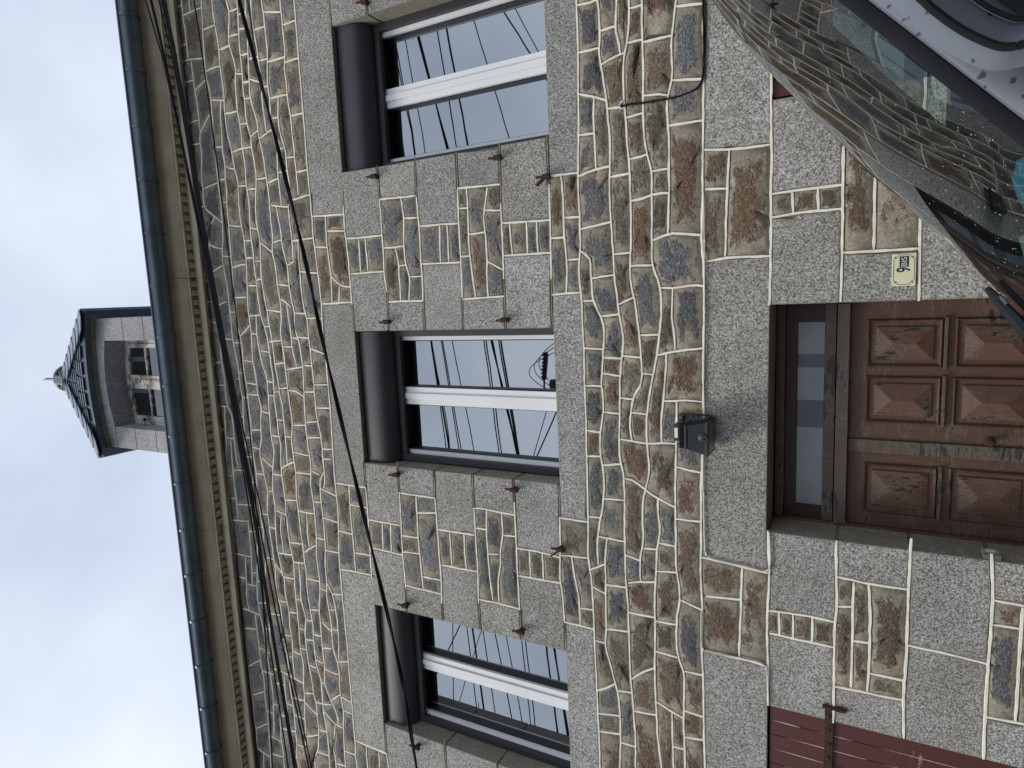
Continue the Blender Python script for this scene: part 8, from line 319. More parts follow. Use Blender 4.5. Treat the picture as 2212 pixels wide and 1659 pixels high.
def rubble_mat():
    m, nt, p, out = new_mat('rough split stone with mortar smears')
    v = coords(nt)
    tint = nt.nodes.new('ShaderNodeAttribute'); tint.attribute_name = 'tint'
    core = nt.nodes.new('ShaderNodeAttribute'); core.attribute_name = 'core'
    # colour of the split face
    sv = coords(nt, (1, 1, 1.7))
    n1 = noise(nt, 75, 4, .75, sv, .3)
    r1 = ramp(nt, n1.outputs['Fac'], [(.30, (.30, .30, .31)), (.46, (.85, .85, .85)), (.56, (1.5, 1.48, 1.44)), (.68, (3.0, 2.95, 2.8))])
    face = mixc(nt, 1.0, tint.outputs['Color'], r1.outputs['Color'], 'MULTIPLY')
    # tan mortar smeared over the edges
    n2 = noise(nt, 70, 5, .7, v)
    r2 = ramp(nt, n2.outputs['Fac'], [(.28, (.170, .147, .110)), (.55, (.315, .275, .212)), (.75, (.50, .44, .345))])
    n2b = noise(nt, 1.6, 4, .6, v)
    r2b = ramp(nt, n2b.outputs['Fac'], [(.35, (.80, .80, .80)), (.52, (1, 1, 1)), (.70, (1.18, 1.08, .95))])
    mort = mixc(nt, 1.0, r2.outputs['Color'], r2b.outputs['Color'], 'MULTIPLY')
    # a few rusty runs
    n6 = noise(nt, 2.4, 5, .7, coords(nt, (1, 1, .6)))
    r6 = ramp(nt, n6.outputs['Fac'], [(.66, (0, 0, 0)), (.74, (.7, .7, .7))])
    mort = mixc(nt, r6.outputs['Color'], mort, (.30, .165, .085))
    n3 = noise(nt, 8.5, 5, .68, coords(nt, (1, 1, 1.35)), .3)
    n3b = noise(nt, 34, 4, .6, v)
    a = math_(nt, 'MULTIPLY', math_(nt, 'SUBTRACT', n3.outputs['Fac'], .5), 2.3)
    b = math_(nt, 'MULTIPLY', math_(nt, 'SUBTRACT', n3b.outputs['Fac'], .5), .55)
    s_ = math_(nt, 'ADD', core.outputs['Fac'], math_(nt, 'ADD', a, b))
    mr = nt.nodes.new('ShaderNodeMapRange'); mr.inputs['From Min'].default_value = .38; mr.inputs['From Max'].default_value = .66
    nt.links.new(s_, mr.inputs['Value'])
    c = mixc(nt, mr.outputs['Result'], mort, face)
    nt.links.new(c, p.inputs['Base Color'])
    p.inputs['Roughness'].default_value = .88
    n4 = noise(nt, 42, 6, .75, sv, .4)
    h = math_(nt, 'MULTIPLY', n4.outputs['Fac'], math_(nt, 'ADD', math_(nt, 'MULTIPLY', mr.outputs['Result'], .85), .15))
    h = math_(nt, 'ADD', h, math_(nt, 'MULTIPLY', mr.outputs['Result'], .25))
    bump(nt, p, h, .95, .016)
    return m

M = {}
M['rubble'] = rubble_mat()
M['granite'] = granite_mat('dressed granite', 1.07, (1.0, .985, .945), .75)
M['granite_clean'] = granite_mat('dormer granite', 1.1, (1.0, 1.0, 1.02), .0, False)
M['mortar'] = plain('old grey brown mortar', (.20, .17, .125), .95, var=.35, vs=14, bs=.4)
M['pointing'] = plain('white pointing', (.88, .84, .73), .9, var=.12, vs=11, bs=.5, bscale=110)
M['old_pointing'] = plain('dirty thin pointing', (.36, .33, .27), .95, var=.55, vs=8, bs=.4)
M['render'] = plain('painted cornice', (.56, .49, .365), .85, var=.16, vs=5, bs=.25, bscale=50)
M['zinc'] = plain('weathered zinc', (.105, .13, .155), .42, .55, var=.22, vs=4, bs=.15, bscale=20)
M['slate'] = plain('blue slate', (.17, .20, .26), .36, 0, var=.28, vs=7, bs=.3, bscale=30)
M['slate_dark'] = plain('dark slate', (.03, .038, .05), .6, 0, var=.3, vs=7)
M['pvc'] = plain('white pvc', (.86, .87, .87), .28, 0, var=.02, vs=3)
M['alu'] = plain('dark brown aluminium', (.044, .041, .047), .52, .15, var=.08, vs=3)
M['black'] = plain('black plastic', (.012, .012, .014), .45, 0, var=.2, vs=10)
M['rubber'] = plain('black rubber', (.010, .010, .012), .85, 0, var=.2, vs=10)
M['rust'] = plain('rusty iron', (.065, .033, .024), .8, .2, var=.45, vs=60, bs=.6, bscale=150)
M['cable'] = plain('black cable sheath', (.006, .007, .011), .8, 0, var=.1, vs=5)
M['cable_white'] = plain('painted cable', (.62, .60, .54), .7, 0, var=.2, vs=9)
M['asphalt'] = plain('asphalt', (.05, .05, .052), .9, 0, var=.3, vs=40, bs=.6, bscale=120)
M['paving'] = plain('concrete paving', (.22, .21, .19), .9, 0, var=.2, vs=9, bs=.4)
M['kerb'] = plain('granite kerb', (.26, .26, .25), .85, 0, var=.4, vs=90, bs=.3)
M['dark'] = plain('dark interior', (.012, .012, .013), .9, 0, var=.1)
M['enamel'] = plain('cream enamel', (.78, .76, .50), .22, 0, var=.05, vs=20, coat=.5)
M['navy'] = plain('navy enamel', (.010, .010, .06), .25, 0, var=.05)
M['white_label'] = plain('white label', (.80, .80, .82), .5, 0, var=.02)
M['label_print'] = plain('dormer paint', (.42, .42, .40), .8, 0, var=.3, vs=22, bs=.5, bscale=60)
M['pole'] = plain('dark pole concrete', (.05, .05, .055), .8)
M['insulator'] = plain('insulator glass', (.03, .04, .04), .3)
M['bell'] = plain('beige plastic', (.46, .40, .27), .5, var=.05)
M['lamp_body'] = plain('dark grey lamp casting', (.016, .020, .022), .82, 0, var=.15)
M['grey_plastic'] = plain('grey plastic', (.10, .115, .13), .5, var=.05)

def wood_mat(name, base, worn, dark, wear=.5, scale=(1, 1, 14), paint=None):
    m, nt, p, out = new_mat(name)
    v = coords(nt, scale); v0 = coords(nt)
    g = noise(nt, 7, 6, .65, v, .2)
    r = ramp(nt, g.outputs['Fac'], [(.3, tuple(x*.72 for x in base)), (.55, base), (.8, tuple(x*1.35 for x in base))])
    n = noise(nt, 3.2, 4, .6, v0)
    f = noise(nt, 16, 6, .75, coords(nt, (3.2, 1, .7) if scale[0] < scale[2] else (.7, 1, 3.2)))
    k = math_(nt, 'ADD', math_(nt, 'MULTIPLY', n.outputs['Fac'], .6), math_(nt, 'MULTIPLY', f.outputs['Fac'], .55))
    a_ = ramp(nt, k, [(wear, (0, 0, 0)), (wear+.06, (1, 1, 1))])
    b_ = ramp(nt, k, [(wear+.05, (0, 0, 0)), (wear+.09, (1, 1, 1))])
    c = mixc(nt, a_.outputs['Color'], r.outputs['Color'], worn)
    c = mixc(nt, b_.outputs['Color'], c, dark)
    nt.links.new(c, p.inputs['Base Color'])
    p.inputs['Roughness'].default_value = .55
    bump(nt, p, math_(nt, 'SUBTRACT', g.outputs['Fac'], a_.outputs['Color']), .35, .003)
    return m
M['door'] = wood_mat('brown varnished door', (.100, .048, .030), (.15, .098, .07), (.018, .013, .011), .60, (14, 14, 1))
M['door_panel'] = wood_mat('brown flaking panel', (.118, .058, .036), (.16, .105, .073), (.016, .012, .010), .545, (1, 14, 14))
M['door_grey'] = wood_mat('greyed bare wood', (.105, .070, .050), (.15, .12, .095), (.03, .025, .022), .56, (14, 14, 1))
M['door_dark'] = wood_mat('dark varnished wood', (.040, .012, .010), (.07, .035, .025), (.02, .012, .01), .64, (1, 14, 14))
M['shutter'] = wood_mat('oxblood shutter paint', (.085, .019, .014), (.50, .42, .32), (.50, .42, .32), .70, (14, 14, 1))
M['primer'] = plain('bare cream primer', (.55, .47, .36), .8, var=.25, vs=30)
M['dormer_wood'] = wood_mat('flaking white paint', (.66, .66, .63), (.45, .42, .35), (.14, .12, .10), .55, (14, 14, 1))

def glass_mat(name, refl, tint=None, base=(.006, .008, .010), rough=0.0, curtain=None):
    """window glass: a mirror-like coat over a dark room; tint lets part of the view through"""
    m = bpy.data.materials.new(name); m.use_nodes = True
    nt = m.node_tree; nt.nodes.clear()
    out = nt.nodes.new('ShaderNodeOutputMaterial')
    g = nt.nodes.new('ShaderNodeBsdfGlossy'); g.inputs['Roughness'].default_value = rough; g.inputs['Color'].default_value = (.92, .96, 1, 1)
    if tint: b = nt.nodes.new('ShaderNodeBsdfTransparent'); b.inputs['Color'].default_value = (*tint, 1)
    else: b = nt.nodes.new('ShaderNodeBsdfDiffuse'); b.inputs['Color'].default_value = (*base, 1)
    fr = nt.nodes.new('ShaderNodeFresnel'); fr.inputs['IOR'].default_value = 1.5
    f = math_(nt, 'ADD', math_(nt, 'MULTIPLY', fr.outputs[0], 1-refl), refl, True)
    mx_ = nt.nodes.new('ShaderNodeMixShader')
    nt.links.new(f, mx_.inputs[0]); nt.links.new(b.outputs[0], mx_.inputs[1]); nt.links.new(g.outputs[0], mx_.inputs[2])
    nt.links.new(mx_.outputs[0], out.inputs[0])
    # faint waviness of real panes
    n = noise(nt, 2.2, 2, .5, coords(nt)); bp = nt.nodes.new('ShaderNodeBump'); bp.inputs['Strength'].default_value = .03; bp.inputs['Distance'].default_value = .01
    nt.links.new(n.outputs['Fac'], bp.inputs['Height']); nt.links.new(bp.outputs[0], g.inputs['Normal'])
    return m
M['glass'] = glass_mat('coated window glass', .41)
M['glass_old'] = glass_mat('old dormer glass', .12)
M['glass_frost'] = plain('frosted transom glass', (.26, .28, .285), .35, 0, var=.12, vs=5)
M['glass_reflection'] = plain('frosted glass with painted reflection', (.085, .10, .115), .35, 0, var=.1, vs=5)  # darker tone painted in for the stripes reflected in the transom
M['lamp_glass'] = plain('floodlight glass', (.035, .045, .045), .12, 0, var=.15, vs=20)
M['windscreen'] = glass_mat('green tinted windscreen', .035, (.50, .66, .60))
M['side_glass'] = glass_mat('tinted side window', .06, (.35, .42, .40))

def car_paint():
    m, nt, p, out = new_mat('silver car paint with dirt spots')
    v = coords(nt)
    n = noise(nt, 85, 2, .4, v)
    n2 = noise(nt, 9, 3, .5, v)
    k = math_(nt, 'ADD', n.outputs['Fac'], math_(nt, 'MULTIPLY', n2.outputs['Fac'], .18))
    r = ramp(nt, k, [(.72, (0, 0, 0)), (.76, (1, 1, 1))])
    c = mixc(nt, r.outputs['Color'], (.205, .22, .25), (.06, .065, .08))
    nt.links.new(c, p.inputs['Base Color'])
    p.inputs['Metallic'].default_value = .35; p.inputs['Roughness'].default_value = .42
    p.inputs['Coat Weight'].default_value = .3
    return m
M['paint'] = car_paint()

# ------------------------------------------------------------------ ground
g = MB(); g.box(-60, 60, -60, 60, -.3, 0)
tag(g.build('ground', M['asphalt']), kind='structure')
g = MB(); g.quad((-60, -9.5, .004), (60, -9.5, .004), (60, -.9, .004), (-60, -.9, .004))
tag(g.build('road', M['asphalt']), kind='structure')
pv = empty('pavement'); tag(pv, kind='structure')
x = -9.0
while x < 6.5:
    b = MB(); b.box(x+.004, x+.596, -.84, -.02, .0, .12+random.uniform(-.002, .002)); b.build('paving_slab', M['paving'], pv)
    x += .6
kb = empty('kerb'); tag(kb, kind='structure')
x = -9.0
while x < 6.5:
    b = MB(); b.box(x+.004, x+.996, -.99, -.845, .0, .125); b.build('kerb_stone', M['kerb'], kb, bevel=.012)
    x += 1.0

# ------------------------------------------------------------------ the house
XL, XR = -8.4, 5.2
OPEN = {'w1': (.95645, 1.9610, 3.5853, 5.24845), 'w2': (-1.2136, -.2035, 3.5853, 5.24845), 'w3': (-3.4077, -2.37725, 3.5853, 5.24845),
        'door': (-1.3542, -.09805, .12, 2.31805), 's1': (.94714, 1.94714, .75, 2.32244), 's2': (-3.40443, -2.40443, .75, 2.30826)}
house = empty('stone_house', (0, 0, 0))
tag(house, 'two-storey stone house of rubble and granite blocks with bold white pointing', 'house')

# mortar bed behind the stones, with the openings left out
w = MB()
g8 = .008
xs = sorted({XL, XR} | {v for o in OPEN.values() for v in (o[0]-g8, o[1]+g8)})
zs = sorted({0.0, 7.25} | {v for o in OPEN.values() for v in (o[2]-g8, o[3]+g8)})
for xa, xb in zip(xs, xs[1:]):
    for za, zb in zip(zs, zs[1:]):
        cx, cz = (xa+xb)/2, (za+zb)/2
        if any(o[0]-g8 < cx < o[1]+g8 and o[2]-g8 < cz < o[3]+g8 for o in OPEN.values()): continue
        w.quad((xa, .004, za), (xb, .004, za), (xb, .004, zb), (xa, .004, zb))
for a, b_, c, d in OPEN.values():
    a -= g8; b_ += g8; c -= g8; d += g8
    for q in (((a, c), (a, d)), ((a, d), (b_, d)), ((b_, d), (b_, c)), ((b_, c), (a, c))):
        (p0, p1) = q
        w.quad((p0[0], .004, p0[1]), (p1[0], .004, p1[1]), (p1[0], .40, p1[1]), (p0[0], .40, p0[1]))
w.quad((XL, .004, 0), (XL, 7.5, 0), (XL, 7.5, 7.25), (XL, .004, 7.25))
w.quad((XR, .004, 0), (XR, 7.5, 0), (XR, 7.5, 7.25), (XR, .004, 7.25))
w.quad((XL, 7.5, 0), (XR, 7.5, 0), (XR, 7.5, 7.25), (XL, 7.5, 7.25))
w.build('wall', M['mortar'], house)

def parse(txt):
    out = []
    for t in txt.split(';'):
        k = t[0]; p = []; x = y = 0
        for q in t[1:].split(' '):
            a, b = q.split(','); x += int(a); y += int(b); p.append((x/500.0, y/500.0))
        out.append((k, p))
    return out
cells = parse(CELLS); joints = parse(LINES)

def area2(p):
    return sum(p[i][0]*p[(i+1) % len(p)][1]-p[(i+1) % len(p)][0]*p[i][1] for i in range(len(p)))/2

def resample(p, maxl):
    out = []
    for i, a in enumerate(p):
        b = p[(i+1) % len(p)]; L = math.hypot(b[0]-a[0], b[1]-a[1]); n = max(1, int(L/maxl+.5))
        for k in range(n): out.append((a[0]+(b[0]-a[0])*k/n, a[1]+(b[1]-a[1])*k/n))
    return out

def stone_mesh(p, name, kind, rnd):
    """one rubble stone (kind s) or dressed block (kind g): vertices, faces, core and tint per vertex"""
    if area2(p) < 0: p = p[::-1]
    A = abs(area2(p))
    V = []; F = []; C = []
    if kind in 'Gg':
        q_ = [p[0]]
        for a in p[1:]:
            if math.hypot(a[0]-q_[-1][0], a[1]-q_[-1][1]) > .022: q_.append(a)
        if math.hypot(q_[0][0]-q_[-1][0], q_[0][1]-q_[-1][1]) < .022: q_.pop()
        p = []
        for i, b_ in enumerate(q_):      # drop spurs
            a_, c_ = Vector(q_[i-1]), Vector(q_[(i+1) % len(q_)]); v1 = (Vector(b_)-a_).normalized(); v2 = (c_-Vector(b_)).normalized()
            if v1.dot(v2) > -.6: p.append(b_)
        n = len(p); dep = .32 if kind == 'G' else .03
        f0 = -.003+rnd.uniform(-.002, .002)
        # offset rings towards the middle, along the corner normals
        def inset(d):
            r = []
            for i in range(n):
                a, b, c = Vector(p[i-1]), Vector(p[i]), Vector(p[(i+1) % n])
                n1 = Vector((-(b-a).y, (b-a).x)).normalized(); n2 = Vector((-(c-b).y, (c-b).x)).normalized()
                m_ = n1+n2
                m_ = m_/max(m_.length_squared, .35)*2 if m_.length > 1e-6 else n1
                r.append((b.x+m_.x*d, b.y+m_.y*d))
            return r
        mw = min(max(q[0] for q in p)-min(q[0] for q in p), max(q[1] for q in p)-min(q[1] for q in p))
        rings = [(p, dep, 0), (p, f0+.003, 0), (inset(.003), f0, 0), (inset(min(.012, mw*.1)), f0-.0005, .15)]
        for pts, y, c in rings:
            V += [(q[0], y, q[1]) for q in pts]; C += [c]*n
        for k in range(3):
            for i in range(n):
                j = (i+1) % n
                F.append((k*n+i, k*n+j, (k+1)*n+j, (k+1)*n+i))
        F.append(tuple(3*n+i for i in range(n)))
    else:
        p = resample(p, .10 if A > .02 else .075); n = len(p)
        cx = sum(q[0] for q in p)/n; cz = sum(q[1] for q in p)/n
        w_ = max(q[0] for q in p)-min(q[0] for q in p); h_ = max(q[1] for q in p)-min(q[1] for q in p)
        cx += rnd.uniform(-.12, .12)*w_; cz += rnd.uniform(-.1, .1)*h_
        dep = min(.017, .005+.045*min(w_, h_))
        cm = rnd.choice((.75, .9, 1.0, 1.0, 1.12))
        for s_, y, c in ((1.0, .012, 0), (1.0, -.001, 0), (.84, -.004, .28), (.60, -.004-dep*.65, .62), (.30, -.004-dep, .92)):
            for q in p:
                j = rnd.uniform(-.16, .16)*dep if s_ < .8 else 0
                js = rnd.uniform(-.05, .05) if .2 < s_ < .9 else 0
                V.append((cx+(q[0]-cx)*(s_+js), y+j, cz+(q[1]-cz)*(s_+js))); C.append(c*cm+(rnd.uniform(-.04, .04) if c else 0))
        V.append((cx, -.004-dep*rnd.uniform(.7, 1.2), cz)); C.append(1.0*cm)
        for k in range(4):
            for i in range(n):
                j = (i+1) % n
                F.append((k*n+i, k*n+j, (k+1)*n+j, (k+1)*n+i))
        for i in range(n): F.append((4*n+i, 4*n+(i+1) % n, 5*n))
    return V, F, C

def tint_for(kind, p, rnd):
    cx = sum(q[0] for q in p)/len(p); cz = sum(q[1] for q in p)/len(p)
    if kind in 'Gg':
        b = rnd.uniform(.90, 1.10)
        return (b*rnd.uniform(.98, 1.03), b, b*rnd.uniform(.94, 1.0))
    w_ = max(q[0] for q in p)-min(q[0] for q in p)
    for s_ in SPOTS:
        if abs(s_[1]-cx) < .6 and abs(s_[2]-cz) < .4 and inside(p, s_[1], s_[2]):
            k = rnd.uniform(.9, 1.2); return tuple(x*k for x in rnd.choice(TONE[s_[0]]))
    pb = .12
    if cz < 3.4: pb = .38
    if cz < 2.95: pb = .55
    if cz < 2.70: pb = .72
    u = rnd.random()
    k = rnd.uniform(.9, 1.4)
    if u < pb: c = rnd.choice(((.135, .092, .062), (.115, .084, .062), (.155, .108, .070), (.110, .078, .056)))
    elif u < pb+.18: c = rnd.choice(((.135, .120, .094), (.125, .114, .094)))
    else: c = rnd.choice(((.124, .127, .135), (.138, .140, .144), (.108, .111, .117), (.130, .130, .131)))
    return tuple(x*k for x in c)

def put_mesh(name, V, F, C, T, mat, parent):
    me = bpy.data.meshes.new(name); me.from_pydata(V, [], F); me.materials.append(mat)
    a = me.attributes.new('core', 'FLOAT', 'POINT'); a.data.foreach_set('value', C)
    t = me.attributes.new('tint', 'FLOAT_COLOR', 'POINT')
    t.data.foreach_set('color', [x for c in T for x in (c[0], c[1], c[2], 1.0)])
    me.update()
    if mat is M['rubble']: me.polygons.foreach_set('use_smooth', [True]*len(me.polygons))
    o = bpy.data.objects.new(name, me); col.objects.link(o); o.parent = parent
    return o

rnd = random.Random(3)
# colour of single stones as the photograph shows them: tile origin, scale, then kind and spots
SPOTS = []
for ox_, oy_, sc_, txt in (
    (2100, 0, .434, 'g250,230 g250,620 g215,980 g220,1350 g420,90 g420,400 g300,1560 g1110,350 g1090,860 r860,150 b640,650 b840,640 b450,650 b660,200 b540,70 b830,1100 r1090,1300 r1090,1500 t510,1230 b650,1170 t700,1500 t340,1100 t535,1600 g1100,200'),
    (2100, 720, .434, 'g290,130 g330,480 g380,900 g1050,600 g1090,1080 g780,950 g460,1260 g310,1200 g520,400 g300,1500 r1070,100 r700,200 r700,480 b860,200 b580,1060 b215,730 b530,650 b600,1300 b770,1380 b910,1150 r1070,1500 t600,1500'),
    (2100, 1440, .434, 'g300,200 g330,900 g450,450 g460,850 g460,1200 g950,300 g1110,620 g910,1180 g490,1550 g770,1560 g790,1280 g370,1450 b880,750 b820,220 r1110,950 b1110,1350 r910,1530 b440,100 b690,380 r690,700 b640,1050 b290,480 t640,80 t560,300'),
    (2100, 2160, .434, 'g490,250 t430,750 g1110,450 g570,1180 g440,1080 g100,250 r710,180 b940,150 b910,500 b720,550 b730,950 b920,850 r1150,1000 r1160,1290 r1160,1520 r740,1350 b890,1400 t330,700 t430,1270 b450,1500'),
    (2600, 0, .5606, 'r350,1370 b140,1130 b140,1450 b585,1360 b750,1350 b920,1320 r1100,1350 b1350,1450'),
    (2850, 1900, .5907, 'b540,550 b520,850 b640,650 b820,800 b640,980 t800,1150 r1590,690 g1560,1000 b85,730 b170,770 b270,780 r390,800'),
    (0, 0, 1, 'b2700,2180 b2830,2200 r2700,2330 r2830,2350')):
    for w__ in txt.split():
        a_, b_ = w__[1:].split(','); q_ = at(ox_+float(a_)*sc_, oy_+float(b_)*sc_, 0); SPOTS.append((w__[0], q_.x, q_.z))
TONE = {'g': ((.124, .127, .133), (.142, .144, .147), (.106, .109, .114)), 'b': ((.135, .100, .068), (.120, .092, .068), (.150, .112, .075)),
        'r': ((.150, .100, .064), (.138, .092, .062)), 't': ((.165, .145, .108), (.15, .135, .105))}
def inside(p, x, z):
    c = False
    for i in range(len(p)):
        (x0, z0), (x1, z1) = p[i-1], p[i]
        if (z0 > z) != (z1 > z) and x < (x1-x0)*(z-z0)/(z1-z0)+x0: c = not c
    return c
SV, SF, SC, ST = [], [], [], []
for kind, p in cells:
    if len(p) < 3: continue
    V, F, C = stone_mesh(p, '', kind, rnd); t = tint_for(kind, p, rnd)
    F = [f[::-1] for f in F]
    if kind == 's':
        n = len(SV); SV += V; SF += [tuple(i+n for i in f) for f in F]; SC += C; ST += [t]*len(V)
    elif kind == 'S': put_mesh('stone', V, F, C, [t]*len(V), M['rubble'], house)
    else: put_mesh('granite_block', V, F, C, [t]*len(V), M['granite'], house)
o = put_mesh('rubble_stones', SV, SF, SC, ST, M['rubble'], house); o['kind'] = 'stuff'

# raised ribbons of pointing
def ribbon(mb, p, hw, top, rnd):
    q = [Vector(p[0])]
    for a, b in zip(p, p[1:]):
        a = Vector(a); b = Vector(b); L = (b-a).length; n = max(1, int(L/.035))
        for k in range(1, n+1): q.append(a+(b-a)*(k/n))
    if len(q) > 3:      # soften the corners of the traced line
        q = [q[0]]+[q[i]*.5+(q[i-1]+q[i+1])*.25 for i in range(1, len(q)-1)]+[q[-1]]
    base = len(mb.v); wob = 0
    for i, c in enumerate(q):
        t = (q[min(i+1, len(q)-1)]-q[max(i-1, 0)])
        if t.length < 1e-6: t = Vector((0, 1))
        t.normalize(); nn = Vector((-t.y, t.x))
        wob = wob*.7+rnd.uniform(-.001, .001)
        c = c+nn*wob
        wl_, wr_ = hw*rnd.uniform(.72, 1.28), hw*rnd.uniform(.72, 1.28)
        if i in (0, len(q)-1): wl_ *= .75; wr_ *= .75
        for o_, y in ((-wl_, .001), (-wl_*.7, top), (wr_*.7, top), (wr_, .001)):
            r_ = c+nn*o_; mb.v.append((r_.x, y+(rnd.uniform(-.0007, .0007) if y < 0 else 0), r_.y))
    for i in range(len(q)-1):
        for k in range(3):
            a = base+i*4+k; mb.f.append((a, a+1, a+5, a+4)); mb.mi.append(0)
    mb.f.append((base, base+1, base+2, base+3)); mb.mi.append(0)
    e_ = base+(len(q)-1)*4; mb.f.append((e_+3, e_+2, e_+1, e_)); mb.mi.append(0)
pw = MB(); pg = MB()
for kind, p in joints:
    if kind == 'w': ribbon(pw, p, .0072, -.0065, rnd)
    else: ribbon(pg, p, .0034, -.0035, rnd)
o = pw.build('pointing', M['pointing'], house); o['kind'] = 'stuff'
o = pg.build('thin_pointing', M['old_pointing'], house); o['kind'] = 'stuff'
# ------------------------------------------------------------------ cornice, gutter, roof
cornice = MB()
prof = [(.02, 6.70), (-.050, 6.862), (-.058, 6.868), (-.062, 6.872), (-.062, 6.925), (-.066, 6.930), (-.066, 6.974), (-.128, 6.974),
        (-.128, 6.940), (-.134, 6.940), (-.136, 6.958), (-.142, 6.958), (-.143, 6.966), (-.150, 6.968), (-.156, 6.975), (-.17, 6.985), (-.19, 7.005), (-.212, 7.035), (-.235, 7.075),
        (-.235, 7.16), (.02, 7.20)]
prof[0] = (.02, 6.90)
prof[1] = (-.048, 6.900)
cut = [at(730, 1042, -.12).x, at(900, 2000, -.12).x]
segs = [XL]+sorted(cut)+[XR]
co = None
for xa, xb in zip(segs, segs[1:]):
    c_ = MB(); c_.prism(prof, xa+.0018, xb-.0018)
    if co is None: co = empty('cornice', (0, 0, 0), house)
    c_.build('cornice_length', M['render'], co)
d0 = at(729, 1100, -.095).x
pitch = .0785
nd = 0
k0 = int((XL-d0)/pitch)+1
dm = None
extra = MB()
for k in range(k0, int((XR-d0)/pitch)):
    x = d0+k*pitch
    if any(abs(x-c_) < .028 for c_ in cut): continue
    vis = -4.25 < x < 2.9
    if vis and nd < 200:
        b = MB(); b.box(-.0225, .0225, -.122, -.068, 6.938, 6.9735)
        for yy in (-.108, -.084): b.box(-.003, .003, yy-.003, yy+.003, 6.9372, 6.9379, 1)
        if dm is None:
            o = b.build('dentil', [M['render'], M['black']], co); dm = o.data
        else:
            o = bpy.data.objects.new('dentil', dm); col.objects.link(o); o.parent = co
        o.location = (x, 0, random.uniform(-.0015, .0015)); nd += 1
    else:
        extra.box(x-.0225, x+.0225, -.122, -.068, 6.938, 6.9735)
o = extra.build('far_dentils', M['render'], co); o['kind'] = 'stuff'
# nail holes of each dentil and damp stains are left to the material

GY, GZ, GR = -.305, 7.088, .071
gut = MB()
pr = [(GY-GR-.012, GZ+.020), (GY-GR-.004, GZ+.012)]+[(GY+GR*math.cos(a), GZ+GR*math.sin(a)) for a in [math.pi+math.pi*i/12 for i in range(13)]]+[(GY+GR, GZ+.03)]
inner = [(GY+(GR-.004)*math.cos(a), GZ+(GR-.004)*math.sin(a)) for a in [2*math.pi-math.pi*i/12 for i in range(13)]]
gut.prism(pr+inner, XL-.1, XR+.1, cap=True)
go = gut.build('gutter', M['zinc'], house, smooth=True)
bead = MB(); bead.tube([(XL-.1, GY-GR-.008, GZ+.022), (XR+.1, GY-GR-.008, GZ+.022)], .010, 8); bead.build('gutter_bead', M['zinc'], go, smooth=True)
x1_, x2_ = at(612, 1260, GY).x, at(635, 1445, GY).x
gp = abs(x1_-x2_)
for k in range(-12, 20):
    x = x1_-k*gp+random.uniform(-.01, .01)
    if not (XL < x < XR): continue
    c_ = MB(); q = [(GY+(GR+.009)*math.cos(a), GZ+(GR+.009)*math.sin(a)) for a in [math.pi*.97+math.pi*1.0*i/12 for i in range(13)]]
    q2 = [(GY+(GR-.001)*math.cos(a), GZ+(GR-.001)*math.sin(a)) for a in [math.pi*1.97-math.pi*1.0*i/12 for i in range(13)]]
    c_.prism(q+q2, x-.011, x+.011); c_.build('gutter_clip', M['zinc'], go)

# main roof, sloping back behind the gutter
RP = math.tan(R(38))
rf = MB(); rf.prism([(-.24, 7.17), (3.75, 7.17+3.99*RP), (7.75, 7.17), (7.5, 7.08), (3.75, 7.05+3.9*RP), (0, 7.10)], XL-.1, XR+.1)
roof = rf.build('roof', M['slate_dark'], house)
row = 0; sm = []
y = -.22
while y < 3.6:
    s_ = MB(); z = 7.18+(y+.24)*RP
    x = XL-.1+(.11 if row % 2 else 0)
    while x < XR:
        s_.box(x+.002, x+.218, y, y+.26, z+.010, z+.016+.0)
        x += .22
    # tilt each course to the slope
    cs, sn = math.cos(R(38)), math.sin(R(38))
    vv = []
    for (a, b, c_) in s_.v:
        dy = b-y; vv.append((a, y+dy*cs-(c_-z)*sn*.3, z+dy*sn*1.0+(c_-z)))
    s_.v = vv
    o = s_.build('roof_slates', M['slate'], roof); o['kind'] = 'stuff'
    y += .2; row += 1

# ------------------------------------------------------------------ first-floor windows
def profile_frame(mb, x0, x1, z0, z1, w_, y0, y1):
    """rectangular frame of four butted bars"""
    mb.box(x0, x0+w_, y0, y1, z0, z1); mb.box(x1-w_, x1, y0, y1, z0, z1)
    mb.box(x0+w_, x1-w_, y0, y1, z0, z0+w_); mb.box(x0+w_, x1-w_, y0, y1, z1-w_, z1)

